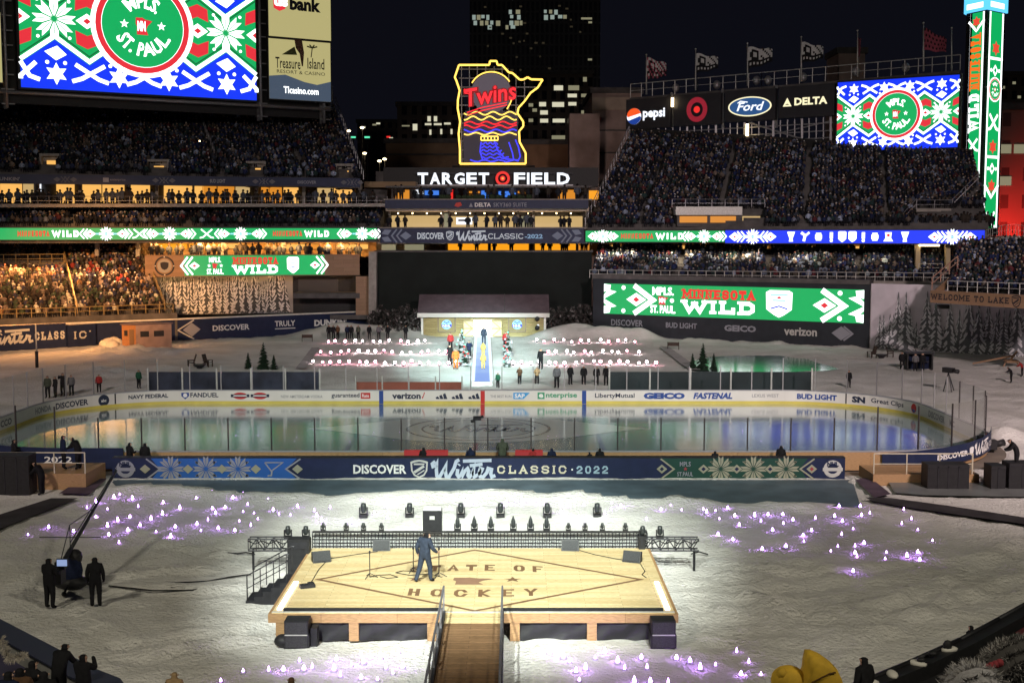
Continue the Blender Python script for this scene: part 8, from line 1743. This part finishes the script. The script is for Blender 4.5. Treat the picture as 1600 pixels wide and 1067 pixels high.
for u0, u1, z0_, z1_, nm in ((.18, .42, zt_ * .55, zt_ * .78, "window"), (.55, .88, .05, zt_ * .82, "door")): mb = MB(); a, b = lerp(pr[0], pr[1], u0) + dn * .04, lerp(pr[0], pr[1], u1) + dn * .04; mb.prism([a + Vector((0, 0, z0_)), b + Vector((0, 0, z0_)), b + Vector((0, 0, z1_)), a + Vector((0, 0, z1_))], dn * .03, M_DARK if nm == "window" else W_BROWN); mb.build(nm, t)
dv_ = pr[2] - pr[1]; dn2 = Vector((dv_.y, -dv_.x, 0)).normalized()
for u0, u1 in ((.12, .36), (.5, .78)): mb = MB(); a, b = lerp(pr[1], pr[2], u0) + dn2 * .04, lerp(pr[1], pr[2], u1) + dn2 * .04; mb.prism([a + Vector((0, 0, zt_ * .5)), b + Vector((0, 0, zt_ * .5)), b + Vector((0, 0, zt_ * .74)), a + Vector((0, 0, zt_ * .74))], dn2 * .03, M_DARK); mb.build("window", t)
for x, y, c, ps, l_ in ((152, 537, 'yellow', 'hold', "person in yellow jacket standing left of the orange shed"), (143, 539, 'black', 'lean', "person in black bending left of the orange shed")): person(ps, gnd(x, y), R(150), l_, c, 'black', 'black', 1.9)
for i, (x, y) in enumerate(((170, 540), (178, 538), (184, 541), (165, 543), (176, 544))):
    p = gnd(x, y); mb = MB(); mb.ball((p.x, p.y, .35), .75, mat("snow_block", (.72, .66, .56), .9, 0, .12, 3, .05), 7, 5, (1.1, .8, .75), Matrix.Rotation(i, 3, 'Z')); tag(mb.build("snow_block", loc=(p.x, p.y, 0)), "lump of cleared snow piled beside the orange shed", "snow lump", "snow lumps beside the orange shed")
def lawn_chair(px, py, rz, lab):
    p = gnd(px, py); t = thing("lawn_chair", lab, "chair", (p.x, p.y, 0), "wooden lawn chairs on the outfield snow"); Mx = Matrix.Rotation(rz, 3, 'Z'); m = M_DARKW
    def bx(nm, c, d, rx=0): mb = MB(); mb.box(p + Mx @ Vector(c), d, m, rz, rx); mb.build(nm, t)
    bx("seat", (0, 0, .40), (.6, .6, .06), -.15); bx("backrest", (0, .36, .80), (.6, .06, .85), -.3)
    for sx in (-.33, .33): bx("armrest", (sx, 0, .62), (.14, .7, .05)); bx("leg", (sx, -.28, .30), (.08, .08, .6)); bx("leg", (sx, .3, .2), (.08, .08, .4))
M_DARKW = mat("dark_timber", (.05, .035, .028), .8, 0, .3, 5)
for x, y, rz, l_ in ((299, 573, -1.2, "dark lawn chair on the left outfield snow, left of the fire bowl"), (325, 573, 1.2, "dark lawn chair on the left outfield snow, right of the fire bowl"), (1362, 559, -1.2, "dark lawn chair on the right outfield snow, left of the low table"), (1391, 558, 1.2, "dark lawn chair on the right outfield snow, right of the low table")): lawn_chair(x, y, rz, l_)
for x, y, l_, nm in ((312, 575, "low dark fire bowl between the two left lawn chairs", "fire_bowl"), (1377, 559, "low dark table between the two right lawn chairs", "fire_bowl")): p = gnd(x, y); mb = MB(); mb.lathe((p.x, p.y, -.05), [(.25, 0), (.3, .12), (.6, .35), (.62, .42), (.5, .4)], M_DARK, 12); tag(mb.build(nm, loc=(p.x, p.y, 0)), l_, "fire bowl")
def hurdle(px, py, lab): p = gnd(px, py); t = thing("goal_frame", lab, "frame", (p.x, p.y, 0)); mb = MB(); mb.bbox((p.x - .65, p.y, .45), (p.x + .65, p.y + .1, .85), M_DARKW); mb.build("board", t); mb = MB(); [mb.tube((p.x + s * .6, p.y + .05, 0), (p.x + s * .6, p.y + .05, .9), .05, M_DARKW, n=5) for s in (-1, 1)]; mb.build("leg", t)
hurdle(480, 534, "small brown barrier on the snow left of the globe rows"); hurdle(1052, 547, "small brown barrier on the snow right of the globe rows")
p = gnd(1433, 578); t = thing("control_booth", "dark open booth on the snow beyond the rink's right end", "booth", (p.x, p.y, 0)); a, b = at(1417, 575, p.y).x, at(1458, 575, p.y).x; zt_ = at(1430, 553, p.y).z; mb = MB(); mb.bbox((a, p.y + .8, 0), (b, p.y + 1, zt_), CL['navy']); mb.bbox((a, p.y, 0), (a + .15, p.y + .795, zt_), M_BLACK); mb.bbox((b - .15, p.y, 0), (b, p.y + .795, zt_), M_BLACK); mb.build("wall", t); mb = MB(); mb.bbox((a - .1, p.y - .1, zt_ + .005), (b + .1, p.y + 1.1, zt_ + .12), M_BLACK); mb.build("roof", t); mb = MB(); mb.bbox((a + .3, p.y + .2, .7), (b - .3, p.y + .6, .78), M_DARK); mb.build("desk", t)
for x, y, l_, c in ((1409, 577, "person in black left of the dark open booth", 'black'), (1430, 580, "person in grey in front of the dark open booth", 'grey'), (1441, 579, "person in black in front of the booth's right half", 'black')): person('stand', gnd(x, y), R(170), l_, c, 'black', 'black', 1.7)
p = gnd(1484, 612); t = thing("tripod_camera", "black camera on a tall tripod beyond the rink's right end", "camera", (p.x, p.y, 0)); q = at(1482, 582, p.y); mb = MB(); [mb.tube(q, (p.x + .5 * math.cos(a), p.y + .5 * math.sin(a), 0), .05, M_DARK, n=5) for a in (.5, 2.6, 4.7)]; mb.build("tripod", t); mb = MB(); mb.box(q + Vector((0, 0, .2)), (.5, .9, .4), M_BLACK, .5); mb.tube(q + Vector((.2, -.3, .2)), q + Vector((.5, -.8, .15)), .15, M_BLACK, .18, 8); mb.build("body", t)
p = gnd(1580, 573); t = thing("wooden_cannon", "brown timber launcher with a long arm on the right snow", "launcher", (p.x, p.y, 0)); mb = MB(); mb.box((p.x, p.y, .55), (1.2, .8, .2), W_SIGN, rx=.1); [mb.tube((p.x + sx * .5, p.y, .5), (p.x + sx * .75, p.y, 0), .08, W_SIGN, n=5) for sx in (-1, 1)]; mb.tube((p.x - .2, p.y, .5), (p.x + .5, p.y, 1.5), .1, W_SIGN, n=5); mb.build("frame", t); mb = MB(); mb.tube((p.x + .3, p.y, 1.1), at(1520, 568, p.y), .11, W_SIGN, .09, 6); mb.build("arm", t)
for x, y, l_ in ((1597, 588, "person in dark red at the right edge beyond the rink"), (1580, 598, "dark figure crouching on the right snow")): person('lean', gnd(x, y), R(60), l_, 'red' if x > 1590 else 'black', 'black', 'black', 1.5)
p = gnd(58, 575); t = thing("light_pole", "thin pole with a dark lower half near the left corner glass", "pole", (p.x, p.y, 0)); mb = MB(); mb.tube((p.x, p.y, 0), (p.x, p.y, 1.6), .16, M_BLACK, n=7); mb.build("sleeve", t); mb = MB(); mb.tube((p.x, p.y, 1.6), (p.x, p.y, 4.2), .07, M_PALE, n=6); mb.build("pole", t)

# ------------------------------------------------------------------ small lamps on the near snow
LAMPS = """44,837 76,824 115,831 136,794 150,787 178,778 187,773 207,779 168,795 150,808 168,824 170,836 186,849 184,814 203,806 200,830 216,792 219,822 236,812 244,831 255,785 261,769 254,803 274,824 267,838 281,794 293,769 307,778 308,818 314,829 325,812 332,795 332,771 341,824 352,793 337,802 364,779 367,827 374,814 380,800 380,773 387,789 397,804 403,811 392,821 419,782 427,797 436,804 453,773 454,806 465,791 477,777 491,798 495,808 503,814 516,794 565,785 596,781 608,789 585,801 605,807 549,814 660,778 687,774 703,793 722,772 737,784 754,774 784,775 794,775 791,785 815,782 843,785 876,800 874,782 885,790 899,784 912,789 903,810 945,804 956,787 955,798 970,792 1010,811 1033,798 1048,792 1065,799 1099,795 1104,802 1118,798 1137,795 1124,812 1122,835 1145,844 1148,807 1155,819 1179,808 1187,795 1201,794 1200,805 1189,815 1207,829 1223,806 1224,819 1232,792 1239,813 1255,838 1256,845 1268,828 1274,810 1191,858 1228,851 1304,808 1311,791 1316,815 1315,835 1309,854 1298,863 1333,825 1346,808 1344,790 1359,802 1350,849 1336,854 1336,865 1339,871 1333,893 1385,862 1383,874 1409,819 1412,798 1424,811 1434,827 1457,844 1434,864 1437,874 1417,868 345,1064 380,1054 420,1052 443,1050 468,1036 475,1049 488,1047 522,1049 526,1032 564,1022 568,1036 549,1040 594,1028 603,1045 614,1054 564,1061 590,1063 629,1042 623,1019 532,1057 859,1021 880,1029 890,1036 900,1049 915,1044 905,1063 930,1028 945,1019 965,1033 976,1042 991,1065 1002,1026 1011,1042 1016,1063 1044,1065 1057,1026 1078,1033 1094,1043 1118,1036 1151,1017 1170,1032 1158,1051 1189,1053"""
E_CORE = emi("lamp_lavender", srgb(195, 135, 255), 62.0); E_CORED = emi("lamp_lavender_dim", srgb(205, 150, 255), 13.0); lrng = random.Random(12); roots = []
for k, (mm, s) in enumerate(((E_CORE, .88), (E_CORED, .7))):
    for q in range(2):
        p = Vector((0, 0, 0)); t = thing("snow_lamp", "", "lamp", p); h = (.15 + .06 * q) * s; mb = MB(); mb.lathe((0, 0, -.02), [(.13 * s, 0), (.12 * s, .05), (.05 * s, .07)], mat("lamp_base", (.5, .45, .6), .6), 8); mb.build("base", t); mb = MB(); mb.lathe((0, 0, .045), [(.050 * s, 0), (.055 * s, h * .3), (.030 * s, h * .7), (.010, h)], mm, 8); mb.build("flame_shade", t); roots.append(t)
used = set()
pts_ = [tuple(map(float, s.split(','))) for s in LAMPS.split()]
for x, y in pts_:
    k = lrng.randrange(4) if lrng.random() < .8 else 0; p = gnd(x, y + 2); near = y > 1000
    reg = "in front of the stage, left of the walkway" if near and x < 700 else "in front of the stage, right of the walkway" if near else "on the left snow behind the camera crane" if x < 520 else "on the snow strip between stage and banner" if x < 1060 else "on the right snow beyond the stage"
    z = .10 * mnoise.noise((p.x * .35, p.y * .35, 0)) + .07 * mnoise.noise((p.x * 1.1, p.y * 1.1, 3)) + .04 * mnoise.noise((p.x * 2.3, p.y * 2.3, 7)); loc = (p.x, p.y, z)
    l_ = ("bright" if k < 2 else "dim") + " small lavender lamp " + reg; g_ = "small lavender lamps on the near snow"
    if k not in used: used.add(k); t = roots[k]; t.location = loc; t['label'] = l_; t['group'] = g_
    else: t = dup(roots[k], loc, lrng.uniform(0, 6), l_, g_)
for k in range(4):
    if k not in used:
        for c in list(roots[k].children): bpy.data.objects.remove(c)
        bpy.data.objects.remove(roots[k])

# ------------------------------------------------------------------ foreground: field walls and spectators at the bottom corners
def wall_poly(name, lab, cat, pts, z0, z1, th, m, extra=None):
    t = thing(name, lab, cat, pts[0]); mb = MB()
    for a, b in zip(pts[:-1], pts[1:]): mb.prism([Vector((a.x, a.y, z0)), Vector((b.x, b.y, z0)), Vector((b.x, b.y, z1)), Vector((a.x, a.y, z1))], th, m)
    mb.build("wall", t); return t
zw = .9; P = [gnd(-40, 948, zw), gnd(95, 1018, zw), gnd(150, 1047, zw), gnd(188, 1062, zw), gnd(205, 1085, zw)]
t = wall_poly("field_wall", "low pale field wall with dark pad at the bottom left corner", "wall", P, 0, zw, (-.25, -.25, 0), mat("wall_pale", (.26, .26, .25), .8, 0, .2, 2))
mb = MB(); [mb.prism([Vector((a.x, a.y, zw + .003)), Vector((b.x, b.y, zw + .003)), Vector((b.x - .5, b.y - .6, zw + .003)), Vector((a.x - .5, a.y - .6, zw + .003))], (0, 0, .05), mat("pad_navy", (.03, .035, .06), .5)) for a, b in zip(P[:-1], P[1:])]; mb.build("top_pad", t)
fl = MB(); fl.poly([(P[0].x - .6, P[0].y - .7, .6), (P[1].x - .6, P[1].y - .7, .6), (P[2].x - .6, P[2].y - .7, .6), (P[3].x - .6, P[3].y - .7, .6), (P[4].x - .6, P[4].y - 3, .6), (P[0].x - 6, P[0].y - 20, .6)], mat("aisle_violet", (.055, .05, .09), .7, 0, .3, 1)); tag(fl.build("aisle_floor"), kind="structure")
for x, y, ps, Y, h, l_ in ((90, 1012, 'lean', 31.5, 1.75, "spectator in black coat leaning over the bottom left wall, left of two"), (129, 1020, 'film', 31.0, 1.75, "spectator in black raising a phone at the bottom left wall, right of two")):
    q = at(x, y, Y); person(ps, (q.x, Y, q.z - h * (.99 if ps != 'lean' else .90)), R(-12), l_, 'black', 'black', 'black', h, None, False, 2)
for i, (x, y, Y) in enumerate(((50, 1028, 26), (12, 1045, 25), (30, 1040, 25.5), (68, 1045, 25))):
    q = at(x, y, Y); person('hold', (q.x, Y, q.z - 1.7), R(20 * i - 30), ("spectator with dark hood, tallest in the bottom left corner", "spectator in black at the photo's bottom left edge", "spectator in black between two others in the bottom left corner", "spectator in dark coat just left of the leaning pair")[i], ('black', 'navy', 'brown', 'black')[i], 'black', 'black', 1.7, None, False, 1)
p = at(10, 1012, 27); t = thing("fur_hood", "pale fur trim draped at the photo's bottom left edge", "fur", p); mb = MB(); frng = random.Random(5)
for i in range(420):
    u = frng.random(); c = lerp(at(2, 998, 27), at(14, 1030, 27), u) if i % 2 else lerp(at(14, 1030, 27), at(40, 1024, 27), u); d = Vector((frng.gauss(0, 1), frng.gauss(0, .6), frng.gauss(0, 1))).normalized() * .14; s_ = Vector((d.z, 0, -d.x)) * .12; mb.poly([c - s_, c + s_, c + d], mat("pale_fur", (.42, .38, .32), .9) if i % 3 else mat("pale_fur_grey", (.25, .23, .22), .9))
mb.build("trim", t)
for x, y, Y, c, l_ in ((272, 1050, 33, 'tan', "top of a tan hat at the bottom edge, left of the near lamps"), (455, 1058, 33, 'brown', "top of a brown hat among the near lamps at the bottom edge")): q = at(x, y, Y); person('stand', (q.x, Y, q.z - 1.6), 0, l_, c, 'black', c, 1.65)
# right: dugout wall
zw = .9; P = [gnd(1325, 1075, zw), gnd(1420, 1036, zw), gnd(1500, 1000, zw), gnd(1560, 968, zw), gnd(1660, 912, zw)]
t = wall_poly("dugout_rail", "dark padded dugout rail across the bottom right corner", "wall", P, 0, zw, (.3, -.3, 0), M_BLACK)
mb = MB(); [mb.tube(Vector((a.x, a.y, zw + .03)), Vector((b.x, b.y, zw + .03)), .07, M_DARK, n=6) for a, b in zip(P[:-1], P[1:])]; mb.build("top_rail", t)
for i, u in enumerate((.10, .28, .5, .8)): mb = MB(); a = lerp(P[0], P[2], u) + Vector((.25, -.1, .03)); mb.ball(a, .26, MATS["snow_cap"], 9, 5, (1.1, .6, .35), Matrix.Rotation(.5 + i, 3, 'Z')); mb.build("snow_patch", t)
DG = thing("dugout_roof", "dark dugout roof with a green panel and tan stripe at the bottom right", "roof", lerp(P[1], P[3], .5)); off = Vector((.45, -.45, 0)); mb = MB()
Q = [p_ + off + Vector((0, 0, -.25)) for p_ in P]; far = [q_ + Vector((3.5, -3.8, -.15)) for q_ in Q]
for i in range(4): mb.prism([Q[i], Q[i + 1], far[i + 1], far[i]], (0, 0, -.2), M_BLACK)
mb.build("slab", DG)
mb = MB(); a, b, c, d_ = lerp(Q[2], Q[3], .1), lerp(Q[3], Q[4], .7), lerp(far[3], far[4], .7), lerp(far[2], far[3], .1); up = Vector((0, 0, .02)); mb.poly([a + up, b + up, c + up, d_ + up], mat("roof_green", (.01, .05, .03), .6, 0, .2, 1)); mb.build("green_panel", DG)
mb = MB(); mb.poly([lerp(a, d_, .12) + up * 2, lerp(b, c, .35) + up * 2, lerp(b, c, .47) + up * 2, lerp(a, d_, .24) + up * 2], mat("roof_tan", (.30, .27, .20), .6)); mb.build("stripe", DG); mb = MB(); mb.poly([lerp(a, b, .35) + up * 2.2, lerp(a, b, .75) + up * 2.2, lerp(lerp(a, b, .75), lerp(d_, c, .75), .12) + up * 2.2, lerp(lerp(a, b, .35), lerp(d_, c, .35), .08) + up * 2.2], mat("roof_red", (.12, .03, .035), .6)); mb.build("red_mark", DG)
for x, y, Y, h, l_ in ((1351, 1023, 29, 1.75, "person in black coat standing alone at the bottom edge right of the yellow hat"), (1518, 975, 36.8, 1.3, "small dark figure with hand on hip by the dugout rail")): q = at(x, y, Y); person('stand', (q.x, Y, q.z - h), R(30), l_, 'black', 'black', 'black', h, None, True, 1)
for i, (x, y, l_) in enumerate(((1473, 1012, "dark pointed glove lying on the dugout rail"), (1450, 1024, "dark cap lying on the dugout rail"), (1432, 1034, "dark glove nearest the lone person on the dugout rail"))):
    q = gnd(x, y, .95); mb = MB(); mb.ball((q.x + .1, q.y - .1, 1.05), .10, M_BLACK, 7, 5, (1.4, .9, .8 if i else 1.8)); tag(mb.build("glove" if i != 1 else "cap", loc=(q.x, q.y, .95)), l_, "glove" if i != 1 else "cap")
# yellow foam hat near the camera
YH = 12.0; c = at(1262, 1050, YH); s = YH / FPX; FOAM = mat("yellow_foam", (.58, .36, .03), .75, 0, .18, 10, .01)
t = thing("foam_hat", "big yellow foam hat with a curved fin at the bottom edge", "hat", at(1262, 1100, YH)); 
out = [(1250, 1085), (1248, 1060), (1254, 1045), (1256, 1028), (1259, 1016), (1268, 1016), (1282, 1022), (1296, 1032), (1308, 1045), (1315, 1060), (1317, 1085)]
mb = MB(); N_ = len(out); lay = [(-.16, .72), (-.11, .92), (0, 1.0), (.11, .92), (.16, .72)]; cc = Vector((at(1283, 1060, YH).x, YH, at(1283, 1060, YH).z)); vs = []
for dy, k in lay:
    for x, y in out: q = at(x, y, YH); q = cc + (q - cc) * k; vs.append((q.x, YH + dy, q.z))
fs = [(j * N_ + i, j * N_ + (i + 1) % N_, (j + 1) * N_ + (i + 1) % N_, (j + 1) * N_ + i) for j in range(len(lay) - 1) for i in range(N_)] + [tuple(range(N_ - 1, -1, -1)), tuple(range((len(lay) - 1) * N_, len(lay) * N_))]
mb.mesh(vs, fs, FOAM, True); mb.build("fin", t); mb = MB(); mb.ball(at(1232, 1062, YH), .155, FOAM, 14, 10, (1.15, 1, .95)); mb.ball(at(1222, 1052, YH - .06), .06, FOAM, 8, 6); mb.build("lobe", t)
mb = MB(); mb.path([at(x, y, YH - .165) + Vector((0, -.0, 0)) for x, y in ((1268, 1066), (1280, 1060), (1296, 1052), (1306, 1050))], .008, mat("foam_seam", (.10, .05, .01), .8), 5); mb.build("seam", t)
person('stand', (at(1265, 1080, YH).x, YH + .02, at(1265, 1090, YH).z - 1.62), 0, "person under the yellow foam hat, mostly below the photo's edge", 'black', 'black', 'yellow', 1.7)
# fur hats at the bottom right
def furhat(lab, outline, Y, cols, n, seed):
    rg = random.Random(seed); q0 = at(*outline[0], Y); t = thing("fur_hat", lab, "hat", q0); mb = MB(); cx0 = sum(o[0] for o in outline) / len(outline); cy0 = sum(o[1] for o in outline) / len(outline); N_ = len(outline); vs = []; C = at(cx0, cy0, Y)
    lay = [(-.18, .6), (-.12, .88), (0, 1), (.12, .88), (.18, .6)]
    for dy, k in lay:
        for x, y in outline: q = at(x, y, Y); q = C + (q - C) * k; vs.append((q.x, Y + dy, q.z))
    fs = [(j * N_ + i, j * N_ + (i + 1) % N_, (j + 1) * N_ + (i + 1) % N_, (j + 1) * N_ + i) for j in range(4) for i in range(N_)] + [tuple(range(N_ - 1, -1, -1)), tuple(range(4 * N_, 5 * N_))]; mb.mesh(vs, fs, cols[0], True); mb.build("crown", t); mb = MB()
    for i in range(n):
        j = rg.randrange(5); a, b = rg.randrange(N_), 0; b = (a + 1) % N_; va, vb = Vector(vs[j * N_ + a]), Vector(vs[j * N_ + b]); p = va + (vb - va) * rg.random(); u = rg.random() ** .5; p = C + (p - C) * u if j in (0,) else p; p.y = (Y + lay[j][0]) if j else Y - .18
        nrm = (p - C); nrm.y = -abs(nrm.y) if j < 2 else nrm.y; nrm = (nrm.normalized() + Vector((rg.gauss(0, .5), rg.gauss(0, .4), rg.gauss(0, .5)))).normalized() * rg.uniform(.03, .07); sd = nrm.cross(Vector((0, 1, 0))).normalized() * .006; mb.poly([p - sd, p + sd, p + nrm], cols[rg.randrange(len(cols))])
    mb.build("fur", t)
GF = [mat("fur_dark", (.08, .075, .072), .9), mat("fur_grey", (.20, .19, .185), .9), mat("fur_pale", (.50, .48, .46), .9)]
furhat("dark grey fur hat at the bottom right corner of the photo", [(1500, 1090), (1520, 1060), (1545, 1030), (1568, 1012), (1600, 1000), (1640, 1005), (1660, 1090)], 9.0, GF, 2600, 3)
furhat("pale grey knitted hat lower left of the dark fur hat", [(1470, 1095), (1482, 1068), (1500, 1050), (1525, 1042), (1548, 1046), (1565, 1062), (1572, 1095)], 8.4, [mat("knit_grey", (.38, .37, .38), .9, 0, .25, 40, .004), GF[1], GF[2]], 900, 9)
mb = MB(); q = at(1549, 1040, 8.7); [mb.ball(q + Vector((.03 * i, 0, .012 * i)), .03, cloth("pom_red", (.30, .05, .06)), 7, 5) for i in range(-1, 3)]; tag(mb.build("red_pompom", loc=q), "small dark red knit patch between the two hats at the bottom right", "pompom")
